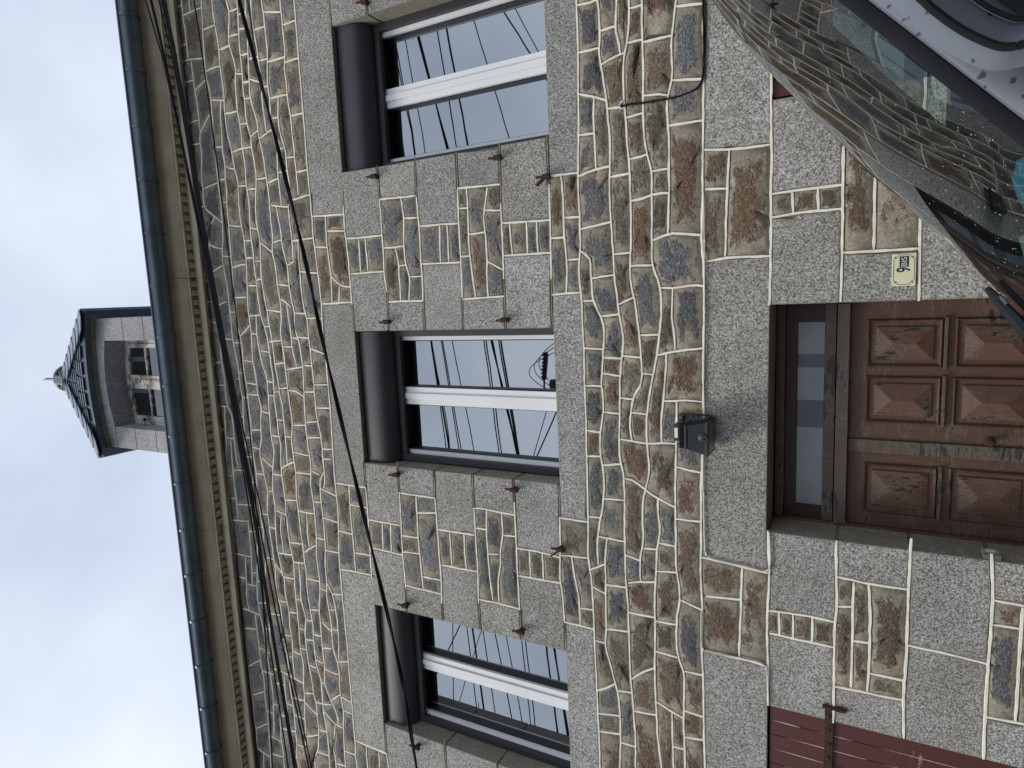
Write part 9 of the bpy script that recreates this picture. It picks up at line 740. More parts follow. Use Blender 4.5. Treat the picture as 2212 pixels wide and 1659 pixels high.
def make_window(key, lab):
    x0, x1, z0, z1 = OPEN[key]
    wdw = empty('window', ((x0+x1)/2, .2, z0), house); wdw['label'] = lab
    ox, oy, oz = wdw.location
    def B(mb, name, mat, **k):
        mb.v = [(a-ox, b-oy, c-oz) for a, b, c in mb.v]
        return mb.build(name, mat, wdw, **k)
    zb = z1-.262                                           # underside of the shutter box
    # roller shutter box, vertical front then a round to the underside
    pr = [(.035, z1-.012), (.030, z1-.022), (.030, z1-.125)]
    pr += [(.030+.118*(1-math.cos(a)), z1-.125-.125*math.sin(a)) for a in [math.pi/2*i/8 for i in range(1, 9)]]
    pr += [(.30, z1-.250), (.30, z1-.012)]
    mb = MB(); mb.prism(pr, x0+.006, x1-.006); B(mb, 'shutter_box', M['alu'], smooth=True)
    mb = MB(); mb.box(x0+.006, x1-.006, .036, .30, z1-.0118, z1-.001); B(mb, 'box_shadow_line', M['rubber'])  # black strip put in for the shadow line above the box
    # last slat of the shutter
    mb = MB(); mb.box(x0+.05, x1-.05, .155, .178, zb-.030, zb+.012); mb.box(x0+.05, x1-.05, .150, .184, zb-.036, zb-.0305); B(mb, 'end_slat', M['alu'])
    # guide rails
    for sx in (0, 1):
        a, b = (x0+.004, x0+.052) if sx == 0 else (x1-.052, x1-.004)
        mb = MB(); mb.box(a, b, .150, .197, z0-.01, zb+.02); B(mb, 'guide_rail', M['alu'], bevel=.003)
    # outer frame
    mb = MB(); profile_frame(mb, x0+.012, x1-.012, z0-.03, z1-.13, .020, .199, .29); B(mb, 'frame', M['pvc'], bevel=.004)
    xm = (x0+x1)/2
    zs0, zs1 = z0+.010, z1-.130
    for (a, b) in ((x0+.024, xm-.0075), (xm+.0075, x1-.024)):
        mb = MB(); profile_frame(mb, a, b, zs0, zs1, .058, .190, .275); sash = B(mb, 'sash', M['pvc'], bevel=.005)
        mb = MB(); profile_frame(mb, a+.0585, b-.0585, zs0+.0585, zs1-.0585, .008, .215, .250); B(mb, 'glazing_bead', M['black'])
        mb = MB(); mb.box(a+.0585, b-.0585, .2505, .262, zs0+.0585, zs1-.0585); B(mb, 'pane', M['glass'])
    mb = MB(); mb.box(xm-.021, xm+.021, .176, .1858, zs0+.004, zs1-.004); B(mb, 'meeting_stile', M['pvc'], bevel=.003)
    mb = MB(); mb.box(x0-.007, x1+.007, .30, .41, z0-.007, z1+.007); B(mb, 'dark_room', M['dark'])
    return wdw
make_window('w1', 'window highest in the photo, cut by the top edge')
make_window('w2', 'middle window, above the floodlight')
make_window('w3', 'window lowest in the photo, crossed by the thick cable')

# ------------------------------------------------------------------ iron pins for the lost shutters
def pin(px, py, big=False):
    c = at(px, py, -.02)
    e_ = empty('hinge_pin', (c.x, 0, c.z), house)
    b = MB(); b.box(-.013, .013, -.048, .006, -.014, .014); b.build('shank', M['rust'], e_, bevel=.004)
    b = MB(); b.tube([(0, -.046, -.030), (0, -.046, .018)], [.016, .017], 12); b.build('knuckle', M['rust'], e_)
    b = MB(); b.tube([(0, -.046, .018), (random.uniform(-.004, .004), -.046, .062)], [.009, .0075], 10); b.build('peg', M['rust'], e_)
    if big:
        b = MB(); b.obox((-.018, -.05, .02), Vector((.8, 0, .6)), Vector((0, 1, 0)), Vector((-.6, 0, .8)), .006, .012, .048); b.build('catch_blade', M['rust'], e_)
for q in ((1372, 10, 0), (1408, 663, 0), (1870, 593, 0), (2052, 664, 1), (1456, 1207, 0), (1898, 1199, 0), (1490, 1778, 0), (1932, 1834, 0),
          (2105, 2056, 1), (1524, 2267, 0), (1956, 2364, 0), (1567, 2796, 0)):
    pin(*q)

# ------------------------------------------------------------------ entrance door
dx0, dx1, dz0, dz1 = OPEN['door']
door = empty('door', (0, 0, 0), house); door['label'] = 'brown wooden double door with raised pyramid panels and a transom light'
YD = .285                                    # face of the leaves
def zof(px, py, Y): return at(px, py, Y).z
def xof(px, py, Y): return at(px, py, Y).x
zt0 = zof(2850+430*.603, 1500, .25); zt1 = zof(2850+470*.603, 1500, .25); zt2 = zof(2850+550*.603, 1500, .25)
fr = MB()
fr.box(dx0-.006, dx0+.012, .25, .36, dz0, dz1-.004); fr.box(dx1-.012, dx1+.006, .25, .36, dz0, dz1-.004)
fr.box(dx0+.0121, dx1-.0121, .262, .36, dz1-.05, dz1-.004)
fr.build('door_frame', M['door'], door)
tr = MB(); tr.box(dx0+.0125, dx1-.0125, .235, .36, zt2, zt1-.002); tr.build('transom_bar', M['door_grey'], door, bevel=.004)
tr = MB(); tr.box(dx0+.0125, dx1-.0125, .262, .36, zt1+.004, zt0-.001+.03); tr.build('transom_sill', M['door_grey'], door, bevel=.003)
zg1 = zof(2850+228*.603, 1500, .31); zg0 = zof(2850+400*.603, 1500, .31)
xg1 = xof(2920, 1100+182*.603, .31); xg0 = xof(2920, 1100+1292*.603, .31)
tf = MB()
for a in ((dx0+.0125, xg0, zt0+.031, dz1-.051), (xg1, dx1-.0125, zt0+.031, dz1-.051), (xg0, xg1, zt0+.031, zg0), (xg0, xg1, zg1, dz1-.051)):
    tf.box(a[0], a[1], .295, .35, a[2], a[3])
tf.build('transom_frame', M['door_dark'], door, bevel=.003)
W_ = xg1-xg0
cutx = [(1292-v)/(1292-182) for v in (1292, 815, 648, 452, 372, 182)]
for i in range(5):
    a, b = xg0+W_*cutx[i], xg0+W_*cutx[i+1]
    t_ = MB(); t_.box(a, b, .318, .326, zg0-.003, zg1+.003); t_.build('transom_pane', M['glass_frost' if i % 2 == 0 else 'glass_reflection'], door)  # every second pane carries a painted dark reflection
# leaves
xmid = xof(3250, 1100+905*.603, YD); xm2 = xof(3250, 1100+985*.603, YD)
lz1 = zt2-.0015
for nm, a, b in (('door_leaf', xmid+.001, dx1-.0125), ('door_leaf', dx0+.0125, xm2-.001)):
    lf = MB(); lf.box(a, b, YD, YD+.05, dz0, lz1)
    lf.build(nm, M['door'], door)
st = MB(); st.box(xm2, xmid, YD-.016, YD+.05, dz0, lz1); st.build('meeting_stile', M['door_grey'], door, bevel=.006)
def panel(ax, bx, az, bz):
    """recessed field with a moulded surround and a diamond-point centre"""
    f = MB()
    o_ = .020
    # moulding: four mitred bars with a slope
    for (p0, p1, q0, q1) in (((ax, az), (bx, az), (ax+o_, az+o_), (bx-o_, az+o_)), ((bx, az), (bx, bz), (bx-o_, az+o_), (bx-o_, bz-o_)),
                             ((bx, bz), (ax, bz), (bx-o_, bz-o_), (ax+o_, bz-o_)), ((ax, bz), (ax, az), (ax+o_, bz-o_), (ax+o_, az+o_))):
        P = lambda t, y: (t[0], y, t[1])
        mid0 = ((p0[0]+q0[0])/2, (p0[1]+q0[1])/2); mid1 = ((p1[0]+q1[0])/2, (p1[1]+q1[1])/2)
        f.quad(P(p0, YD+.001), P(p1, YD+.001), P(mid1, YD-.016), P(mid0, YD-.016))
        f.quad(P(mid0, YD-.016), P(mid1, YD-.016), P(q1, YD-.004), P(q0, YD-.004))
        f.quad(P(q0, YD-.004), P(q1, YD-.004), P(q1, YD-.0005), P(q0, YD-.0005))
    f.build('panel_moulding', M['door'], door)
    i_ = .044
    a, b, c, d = ax+i_, bx-i_, az+i_, bz-i_
    h = min(b-a, d-c)/2; f = MB()
    y0, y1 = YD-.010, YD-.036
    if (d-c) > (b-a): r0, r1 = ((a+b)/2, c+h*.92), ((a+b)/2, d-h*.92)
    else: r0, r1 = (a+h*.92, (c+d)/2), (b-h*.92, (c+d)/2)
    V = [(a, YD-.0005, c), (b, YD-.0005, c), (b, YD-.0005, d), (a, YD-.0005, d), (a, y0, c), (b, y0, c), (b, y0, d), (a, y0, d), (r0[0], y1, r0[1]), (r1[0], y1, r1[1])]
    f.v = V
    if (d-c) > (b-a): f.f = [(4, 5, 8), (5, 6, 9, 8), (6, 7, 9), (7, 4, 8, 9)]
    else: f.f = [(4, 5, 9, 8), (5, 6, 9), (6, 7, 8, 9), (7, 4, 8)]
    f.f += [(0, 1, 5, 4), (1, 2, 6, 5), (2, 3, 7, 6), (3, 0, 4, 7)]; f.mi = [0]*8
    f.build('pyramid_panel', M['door_panel'], door)
    # weathered drip ledge under the panel
    l_ = MB(); l_.box(ax-.004, bx+.004, YD-.024, YD-.001, az-.016, az-.0005); l_.build('drip_ledge', M['door_grey'], door, bevel=.002)
cols = [(155, 462), (512, 812), (1062, 1380)]
cx_ = [(xof(3390, 1100+b*.603, YD), xof(3390, 1100+a*.603, YD)) for a, b in cols]
r1t = zof(2850+662*.603, 1300, YD); r1b = zof(2850+1142*.603, 1300, YD)
r2t = zof(2850+1208*.603, 1300, YD); hgt = r1t-r1b
gap = r1b-r2t
for a, b in cx_:
    zt = r1t
    z_ = zt
    for k in range(4):
        hh = hgt if k != 3 else hgt*1.25
        if z_-hh < dz0+.05: hh = z_-dz0-.06
        if hh > .12: panel(a, b, z_-hh, z_)
        z_ -= hh+gap
kn = at(2850+1432*.603, 1100+928*.603, YD-.03)
k_ = MB(); k_.lathe((kn.x, YD-.001, kn.z), [(.024, 0), (.024, .006), (.018, .010), (.010, .014), (.010, .028), (.017, .034), (.018, .042), (.012, .048), (.0, .049)], 20, 'Y')
k_.build('knob', M['rust'], door, smooth=True)
dk = MB(); dk.box(dx0-.007, dx1+.007, .362, .41, dz0, dz1+.005); dk.build('dark_hall', M['dark'], door)
ds = MB(); ds.box(dx0-.02, dx1+.02, -.30, .34, 0, .119); ds.build('door_step', M['granite_clean'], door, bevel=.01)

# ------------------------------------------------------------------ closed ground-floor shutters
def shutters(key, lab, hinge_right):
    x0, x1, z0, z1 = OPEN[key]
    s_ = empty('shutter', ((x0+x1)/2, 0, z0), house); s_['label'] = lab
    ox, oz = (x0+x1)/2, z0
    n = 11; pw_ = (x1-x0-.012)/n
    for k in range(n):
        a = x0+.006+k*pw_
        b = MB(); b.box(a+.0016-ox, a+pw_-.0016-ox, .012, .040, .008, z1-z0-.010); b.build('plank', M['shutter'], s_, bevel=.0025)
        if k:
            zz = .02+random.uniform(0, .05)
            while zz < z1-z0-.06:
                L = random.uniform(.12, .5); zt3 = min(zz+L, z1-z0-.015)
                t_ = MB(); w1_, w2_ = random.uniform(.0012, .004), random.uniform(.0012, .004)
                t_.poly([(a-ox-w1_*.4, .0112, zz), (a-ox+.001, .0112, zz), (a-ox+w2_, .0112, (zz+zt3)/2), (a-ox+.0008, .0112, zt3), (a-ox-w1_, .0112, (zz*2+zt3)/3)])
                t_.build('bare_seam', M['primer'], s_)
                zz += L+random.uniform(.01, .12)
    return s_
s2 = shutters('s2', 'closed oxblood plank shutter at the lower edge of the photo', True)
s1 = shutters('s1', 'closed oxblood plank shutter beside the windscreen', False)
hz = (zof(3095, 2700, 0)+zof(3123, 2700, 0))/2
xh = xof(3108, 2900-2.0, 0)
xa = xof(3110, 2655, -.01)
h_ = MB(); x0_ = OPEN['s2'][0]+.25
h_.box(x0_-s2.location.x, xa-s2.location.x, -.004, .011, hz-.022-s2.location.z, hz+.022-s2.location.z)
h_.build('strap_hinge', M['rust'], s2, bevel=.002)
h_ = MB(); h_.tube([(xa+.004-s2.location.x, -.012, hz-.03-s2.location.z), (xa+.004-s2.location.x, -.012, hz+.034-s2.location.z)], .011, 12); h_.build('hinge_eye', M['rust'], s2)
h_ = MB(); h_.tube([(xa+.004-s2.location.x, -.012, hz-.085-s2.location.z), (xa+.004-s2.location.x, -.012, hz-.031-s2.location.z)], [.012, .015], 12); h_.box(xa-.008-s2.location.x, xa+.016-s2.location.x, -.012, .004, hz-.075-s2.location.z, hz-.05-s2.location.z)
h_.build('hinge_pintle', M['rust'], s2)
for k in range(5):
    xx = xa-.055-k*.083-s2.location.x
    h_ = MB(); h_.lathe((xx, -.004, hz-s2.location.z), [(.009, 0), (.009, .003), (.005, .007), (0, .008)], 12, 'Y'); h_.build('bolt', M['rust'], s2, smooth=True)

# ------------------------------------------------------------------ dormer
dor = empty('dormer', (0, 0, 0), house); dor['label'] = 'granite dormer with hipped slate roof and flaking white window'
DY = .35
S_ = .3978
def dz(zx, zy, Y): return at(100+zx*S_, 1100+zy*S_, Y)
bR, bL = dz(612, 240, DY), dz(765, 1440, DY)
oR, oL = dz(727, 448, DY), dz(840, 1258, DY)
zt_ = (bR.z+bL.z)/2; zo_ = (oR.z+oL.z)/2
bx1, bx0 = bR.x, bL.x; ox1, ox0 = oR.x, oL.x
zbot = 7.35
arch = lambda x, h: h*(1-((x-(ox0+ox1)/2)/((ox1-ox0)/2))**2)
AH = .075
# jamb blocks: joints read on the right-hand pier
jz = [dz(730, 440, DY).z, dz(915, 440, DY).z, dz(1110, 440, DY).z]
jz = [zo_+.0]+jz[1:]+[jz[-1]-(jz[1]-jz[2]), jz[-1]-2*(jz[1]-jz[2]), zbot]
jz = [z for z in jz if z > zbot-.001]
for (a, b) in ((bx0, ox0), (ox1, bx1)):
    for k in range(len(jz)-1):
        q = MB(); q.box(a, b, DY, DY+.55, jz[k+1]+.004, jz[k]-.004)
        o = q.build('granite_block', M['granite_clean'], dor, bevel=.004)
    q = MB(); q.box(a+.004, b-.004, DY+.004, DY+.5, zbot, jz[0]); q.build('pier_core', M['mortar'], dor)
# arched lintel
q = MB(); n = 16
for i in range(n):
    xa_, xb_ = bx0+(bx1-bx0)*i/n, bx0+(bx1-bx0)*(i+1)/n
    def lo(x): return zo_+(arch(x, AH) if ox0 < x < ox1 else 0)
    def hi(x): return zt_+AH*1.3*(1-((x-(bx0+bx1)/2)/((bx1-bx0)/2))**2)
    A_, B_, C_, D_ = (xa_, lo(xa_)), (xb_, lo(xb_)), (xb_, hi(xb_)), (xa_, hi(xa_))
    q.quad((A_[0], DY, A_[1]), (B_[0], DY, B_[1]), (C_[0], DY, C_[1]), (D_[0], DY, D_[1]))
    q.quad((A_[0], DY, A_[1]), (B_[0], DY, B_[1]), (B_[0], DY+.55, B_[1]), (A_[0], DY+.55, A_[1]))
    q.quad((D_[0], DY, D_[1]), (C_[0], DY, C_[1]), (C_[0], DY+.55, C_[1]), (D_[0], DY+.55, D_[1]))
q.quad((bx0, DY, zo_), (bx0, DY+.55, zo_), (bx0, DY+.55, hi(bx0)), (bx0, DY, hi(bx0)))
q.quad((bx1, DY, zo_), (bx1, DY+.55, zo_), (bx1, DY+.55, hi(bx1)), (bx1, DY, hi(bx1)))
q.build('arched_lintel', M['granite_clean'], dor)
# cheeks clad in slate
for xs_ in (bx0+.02, bx1-.05):
    q = MB(); q.box(xs_, xs_+.03, DY+.55, 2.6, zbot, zt_); q.build('cheek', M['slate'], dor)
# window: weathered wood
WY = DY+.225
zs_ = dz(975, 450, WY).z
wf = MB()
def archz(x, base): return base+arch(x, AH)
fx0, fx1 = ox0-.01, ox1+.01
wz1 = zo_-.004
def arch_strip(mb, xa_, xb_, zb_, zt2_, y0, y1, n=10):
    for i in range(n):
        u, v = xa_+(xb_-xa_)*i/n, xa_+(xb_-xa_)*(i+1)/n
        za, zb2 = zb_(u), zb_(v); zc, zd = zt2_(v), zt2_(u)
        mb.quad((u, y0, za), (v, y0, zb2), (v, y0, zc), (u, y0, zd))
        mb.quad((u, y0, za), (v, y0, zb2), (v, y1, zb2), (u, y1, za))
        mb.quad((u, y0, zd), (v, y0, zc), (v, y1, zc), (u, y1, zd))
    for u in (xa_, xb_):
        mb.quad((u, y0, zb_(u)), (u, y1, zb_(u)), (u, y1, zt2_(u)), (u, y0, zt2_(u)))
topz = lambda x: archz(x, wz1)
arch_strip(wf, fx0, fx1, lambda x: topz(x)-.05, lambda x: topz(x)+.02, WY, WY+.06)
wf.box(fx0, fx0+.06, WY+.001, WY+.06, zbot, wz1-.04); wf.box(fx1-.06, fx1, WY+.001, WY+.06, zbot, wz1-.04)
wf.build('window_frame', M['dormer_wood'], dor)
q = MB(); q.box(ox0-.012, ox1+.012, WY+.061, WY+.09, zbot, zt_-.02); q.build('head_board', M['dark'], dor)
xmz = (fx0+fx1)/2
q = MB(); q.box(xmz-.030, xmz+.030, WY-.022, WY+.012, zbot, topz(xmz)-.052); q.build('mullion', M['dormer_wood'], dor, bevel=.004)
for (a, b) in ((fx0+.061, xmz-.031), (xmz+.031, fx1-.061)):
    sa = MB(); tz = lambda x: topz(x)-.052
    arch_strip(sa, a, b, lambda x: tz(x)-.05, tz, WY-.012, WY+.03, 6)
    sa.box(a, a+.045, WY-.011, WY+.03, zbot, min(tz(a), tz(a+.045))-.03); sa.box(b-.045, b, WY-.011, WY+.03, zbot, min(tz(b), tz(b-.045))-.03)
    zb1 = tz((a+b)/2)-.05-.30
    sa.box(a+.045, b-.045, WY-.010, WY+.028, zb1-.03, zb1)
    sa.box(a+.045, b-.045, WY-.010, WY+.028, zb1-.36, zb1-.33)
    sa.build('dormer_sash', M['dormer_wood'], dor)
    for (z0_, z1_) in ((zb1, None), (zb1-.33, zb1-.03), (zbot, zb1-.36)):
        if z1_ is None:
            pm = MB(); arch_strip(pm, a+.045, b-.045, lambda x: zb1, lambda x: tz(x)-.049, WY+.012, WY+.018, 6)
        else:
            pm = MB(); pm.box(a+.045, b-.045, WY+.012, WY+.018, z0_, z1_)
        pm.build('dormer_pane', M['glass_old'], dor)
# little hook on the left jamb
hk = dz(1112, 1188, WY-.05)
q = MB(); q.tube([(hk.x-.12, hk.y, hk.z), (hk.x-.02, hk.y, hk.z)], .006, 8); q.lathe((hk.x, hk.y, hk.z), [(0, -.02), (.016, -.012), (.02, 0), (.016, .012), (0, .02)], 12); q.build('hook', M['rust'], dor, smooth=True)
# roof: eave board, hips, slates
EY = .24
eR, eL = dz(517, 166, EY), dz(688, 1534, EY)
ez = (eR.z+eL.z)/2
ex0, ex1 = eL.x, eR.x
EH = .11
ear = lambda x: EH*(1-((x-(ex0+ex1)/2)/((ex1-ex0)/2))**2)
AP = dz(330, 815, .50)
apx, apz, apy = (ex0+ex1)/2+.0, AP.z, .50
BY = 2.4                                    # roof runs back into the main slope
ep = MB()
n = 16
for i in range(n):
    u, v = ex0+(ex1-ex0)*i/n, ex0+(ex1-ex0)*(i+1)/n
    z0_, z1_ = ez+ear(u), ez+ear(v)
    ep.quad((u, EY, z0_-.07), (v, EY, z1_-.07), (v, EY, z1_+.012), (u, EY, z0_+.012))
    ep.quad((u, EY, z0_-.07), (v, EY, z1_-.07), (v, DY+.02, z1_-.05), (u, DY+.02, z0_-.05))
ep.build('eave_board', M['zinc'], dor)
mo = MB()
for i in range(n):
    u, v = bx0-.03+(bx1-bx0+.06)*i/n, bx0-.03+(bx1-bx0+.06)*(i+1)/n
    z0_, z1_ = ez+ear(u)-.058, ez+ear(v)-.058
    mo.quad((u, DY-.04, z0_), (v, DY-.04, z1_), (v, DY-.002, z1_-.022), (u, DY-.002, z0_-.022))
mo.build('eave_moulding', M['mortar'], dor)
for sx, xe, xb2 in ((1, ex1, bx1), (-1, ex0, bx0)):
    q = MB()
    q.quad((xe, EY, ez-.045), (xe, BY, ez-.045), (xe, BY, ez+.012), (xe, EY, ez+.012))
    q.quad((xe, EY, ez-.045), (xe, BY, ez-.045), (xb2, BY, ez-.045), (xb2, EY, ez-.045))
    q.build('side_eave', M['zinc'], dor)
core_ = MB()
for i in range(n):
    u, v = ex0+(ex1-ex0)*i/n, ex0+(ex1-ex0)*(i+1)/n
    core_.poly([(u, EY, ez+ear(u)+.008), (v, EY, ez+ear(v)+.008), (apx, apy, apz)])
core_.quad((ex1, EY, ez+.008), (ex1, BY, ez+.008), (apx, BY, apz), (apx, apy, apz))
core_.quad((ex0, EY, ez+.008), (ex0, BY, ez+.008), (apx, BY, apz), (apx, apy, apz))
core_.build('roof_deck', M['slate_dark'], dor)
# small slates of the front face, in courses
P0 = Vector((ex0, EY, ez)); P1 = Vector((ex1, EY, ez)); AP_ = Vector((apx, apy, apz))
nrm = (P1-P0).cross(AP_-P0).normalized()
if nrm.y > 0: nrm = -nrm
rows = 12
for r_ in range(rows):
    t0, t1 = r_/rows, (r_+1.25)/rows
    if t1 > .99: t1 = .99
    xa_, xb_ = ex0+(apx-ex0)*t0, ex1+(apx-ex1)*t0
    L = xb_-xa_; m_ = max(1, int(L/.17))
    for k in range(m_):
        off = (.5 if r_ % 2 else 0)
        u0, u1 = (k+off)/m_, (k+1+off)/m_
        u1 = min(u1, 1)
        if u1-u0 < .15/m_: continue
        def pt(u, t, up):
            xe_ = ex0+(ex1-ex0)*u
            base = Vector((xe_, EY, ez+ear(xe_)))
            return base+(AP_-base)*t+nrm*up
        q = MB(); g_ = .012/max(L, .1)
        a = pt(u0+g_, t0, .022); b = pt(u1-g_, t0, .022); c = pt(u1-g_, t1, .008); d = pt(u0+g_, t1, .008)
        a2 = pt(u0+g_, t0, .014); b2 = pt(u1-g_, t0, .014)
        q.quad(a, b, c, d); q.quad(a, b, b2, a2); q.build('slate', M['slate'], dor)
# broad slates along both hips, and the side faces
for sx, xe in ((1, ex1), (-1, ex0)):
    E_ = Vector((xe, EY, ez)); Bk = Vector((xe, BY, ez)); Rg = Vector((apx, BY, apz))
    nh = 8
    side = Vector((-sx, 0, 0))
    hn = (nrm+Vector((sx*.25, 0, -.08))).normalized()
    hd = (AP_-E_).normalized(); wv = hn.cross(hd).normalized()
    if wv.x*sx > 0: wv = -wv                     # pointing towards the middle of the front face
    for k in range(nh):
        t0, t1 = k/nh, min((k+1.12)/nh, 1.0)
        p0 = E_+(AP_-E_)*t0+hn*.026; p1 = E_+(AP_-E_)*t1+hn*.016
        wd = .25 if k < nh-2 else .16
        wd0 = wd
        q = MB()
        a = p0-wv*.02; b = p0+wv*wd0; c = p1+wv*wd0*.9; d = p1-wv*.02
        cl = p0+wv*wd0*.55-hd*.05
        q.poly([a, cl, b, c, d]); q.poly([x_-hn*.009 for x_ in (d, c, b, cl, a)])
        q.quad(a, cl, cl-hn*.009, a-hn*.009); q.quad(cl, b, b-hn*.009, cl-hn*.009); q.quad(b, c, c-hn*.009, b-hn*.009)
        q.build('hip_slate', M['slate'], dor)
    for r_ in range(10):                         # side courses, seen edge-on as small steps
        t0, t1 = r_/10, min((r_+1.2)/10, 1)
        q = MB(); sn_ = Vector((sx*1.5, 0, .8)).normalized()
        a = E_+(AP_-E_)*t0; b = Bk+(Rg-Bk)*t0; c = Bk+(Rg-Bk)*t1; d = E_+(AP_-E_)*t1
        q.quad(a+sn_*.03, b+sn_*.03, c+sn_*.012, d+sn_*.012); q.quad(a+sn_*.03, b+sn_*.03, b, a)
        q.build('side_slates', M['slate'], dor)
# zinc finial
q = MB(); q.box(apx-.055, apx+.055, apy-.07, apy+.12, apz-.17, apz+.05); q.build('finial_base', M['zinc'], dor, bevel=.01)
q = MB(); q.lathe((apx, apy+.10, apz-.02), [(.02, .0), (.12, .02), (.16, .05), (.165, .085), (.14, .125), (.075, .16), (.02, .18)], 24)
fin_m = plain('tarnished zinc dome', (.15, .12, .085), .5, .3, var=.3, vs=8)
q.build('finial_dome', fin_m, dor, smooth=True)
q = MB(); q.tube([(apx, apy-.02, apz+.03), (apx, apy-.02, apz+.30), (apx-.01, apy-.03, apz+.36)], [.020, .016, .006], 10); q.build('finial_spike', M['zinc'], dor, smooth=True)

# ------------------------------------------------------------------ things fixed to the wall
# enamel number plate
pc = [at(3260+a*.1205, 900+b*.1205, -.014) for a, b in ((705, 1445), (1440, 1410), (1468, 400), (700, 435))]
px0 = (pc[0].x+pc[1].x)/2; px1 = (pc[2].x+pc[3].x)/2; pz1 = (pc[0].z+pc[3].z)/2; pz0 = (pc[1].z+pc[2].z)/2
PW, PH = px1-px0, pz1-pz0
plate = empty('house_number_plate', (px0, -.004, pz0))
tag(plate, 'cream enamel plate reading 9 BIS on the granite beside the door', 'number plate')
q = MB(); q.box(0, PW, -.010, 0, 0, PH); q.build('plate', M['enamel'], plate, bevel=.0015)
def flat_text(s, x0, x1, z0, z1, mat, parent, name, y=-.0112, bold=.0):
    cu = bpy.data.curves.new(name, 'FONT'); cu.body = s; cu.size = 1; cu.extrude = 0; cu.offset = bold; cu.resolution_u = 6
    to = bpy.data.objects.new(name, cu); col.objects.link(to)
    dg = bpy.context.evaluated_depsgraph_get(); dg.update()
    me = bpy.data.meshes.new_from_object(to.evaluated_get(dg))
    bpy.data.objects.remove(to)
    vx = [v.co.x for v in me.vertices]; vy = [v.co.y for v in me.vertices]
    for v in me.vertices:
        a = (v.co.x-min(vx))/(max(vx)-min(vx)); b = (v.co.y-min(vy))/(max(vy)-min(vy))
        v.co = Vector((x0+(x1-x0)*a, y, z0+(z1-z0)*b))
    me.materials.clear(); me.materials.append(mat)
    o = bpy.data.objects.new(name, me); col.objects.link(o); o.parent = parent
    return o
ux = lambda v: PW*(1445-v)/1045.0; uz = lambda v: PH*(1-(v-690)/775.0)
flat_text('9', ux(1000), ux(848), uz(1292), uz(832), M['navy'], plate, 'numeral', bold=.012)
q = MB(); q.quad((ux(830), -.0108, uz(1228)), (ux(490), -.0108, uz(1228)), (ux(490), -.0108, uz(928)), (ux(830), -.0108, uz(928))); q.build('dark_field', M['navy'], plate)
flat_text('BIS', ux(800), ux(518), uz(1170), uz(985), M['enamel'], plate, 'lettering', y=-.0118, bold=0)
q = MB()
pts = []
cr_ = PW*.115; mg = PW*.045
for (cx0, cz0, a0) in ((mg, mg, 90), (PW-mg, mg, 180), (PW-mg, PH-mg, 270), (mg, PH-mg, 360)):
    for k in range(7):
        a = R(a0-90*k/6)
        pts.append((cx0+cr_*math.cos(a)*(1), cz0+cr_*math.sin(a)))
for i in range(len(pts)):
    a = Vector(pts[i]); b = Vector(pts[(i+1) % len(pts)])
    d = (b-a)
    if d.length < 1e-5: continue
    nn = Vector((-d.y, d.x)).normalized()*.0009
    q.quad((a.x-nn.x, -.0109, a.y-nn.y), (b.x-nn.x, -.0109, b.y-nn.y), (b.x+nn.x, -.0109, b.y+nn.y), (a.x+nn.x, -.0109, a.y+nn.y))
q.build('border_line', M['black'], plate)
for (a, b) in ((.11, .14), (.89, .14), (.11, .87), (.89, .87)):
    q = MB(); q.lathe((PW*a, -.0100, PH*b), [(.0034, 0), (.0034, .0012), (.002, .0022), (0, .0024)], 12, 'Y'); q.build('screw', M['rust'], plate)

# floodlight above the door lintel
fc = at(2620, 1615, -.12)
fl = empty('floodlight', (fc.x, 0, fc.z)); tag(fl, 'black floodlight with ribbed back fixed to the stones over the door', 'floodlight')
ax = Vector((1, 0, 0))
FY = -.125
def fz(px): return at(px, 1615, FY).z-fc.z
def fx(py, px=2610): return at(px, py, FY).x-fc.x
zb0, zb1, zh1, zf1 = fz(2668), fz(2655), fz(2580), fz(2553)
xa_, xb_ = fx(1697, 2660), fx(1577, 2660); xc_, xd_ = fx(1680, 2580), fx(1592, 2580)
q = MB(); q.box(xa_-.004, xb_+.004, -.205, -.030, zb0, zb1); q.build('bezel', M['black'], fl, bevel=.003)
q = MB(); q.box(xa_+.012, xb_-.012, -.190, -.045, zb0-.0012, zb0+.002); q.build('lens', M['lamp_glass'], fl)
q = MB()
q.v = [(xa_, -.200, zb1), (xb_, -.200, zb1), (xb_, -.035, zb1), (xa_, -.035, zb1), (xc_, -.150, zh1), (xd_, -.150, zh1), (xd_, -.045, zh1), (xc_, -.045, zh1)]
q.f = [(0, 3, 2, 1), (4, 5, 6, 7), (0, 1, 5, 4), (1, 2, 6, 5), (2, 3, 7, 6), (3, 0, 4, 7)]; q.mi = [0]*6
q.build('housing', M['lamp_body'], fl, bevel=.004)
q = MB(); q.box(xc_-.002, xd_+.002, -.156, -.040, zh1+.0005, zh1+.014); q.build('collar', M['black'], fl, bevel=.002)
for k in range(13):
    xx = xc_+.005+(xd_-xc_-.01)*k/12
    q = MB(); q.box(xx-.0022, xx+.0022, -.150, -.048, zh1+.0145, zf1+.006); q.build('cooling_fin', M['lamp_body'], fl)
x0_, x1_ = fx(1654, 2530), fx(1593, 2530)
zd0, zd1 = fz(2545), fz(2524)
q = MB(); q.box(x0_, x1_, -.120, -.030, zf1+.0065, zd1); q.build('driver_box', M['black'], fl, bevel=.003)
q = MB(); q.box(x0_+.018, x1_-.018, -.1215, -.1203, (zd0+zd1)/2-.009, (zd0+zd1)/2+.009); q.build('white_sticker', M['white_label'], fl)
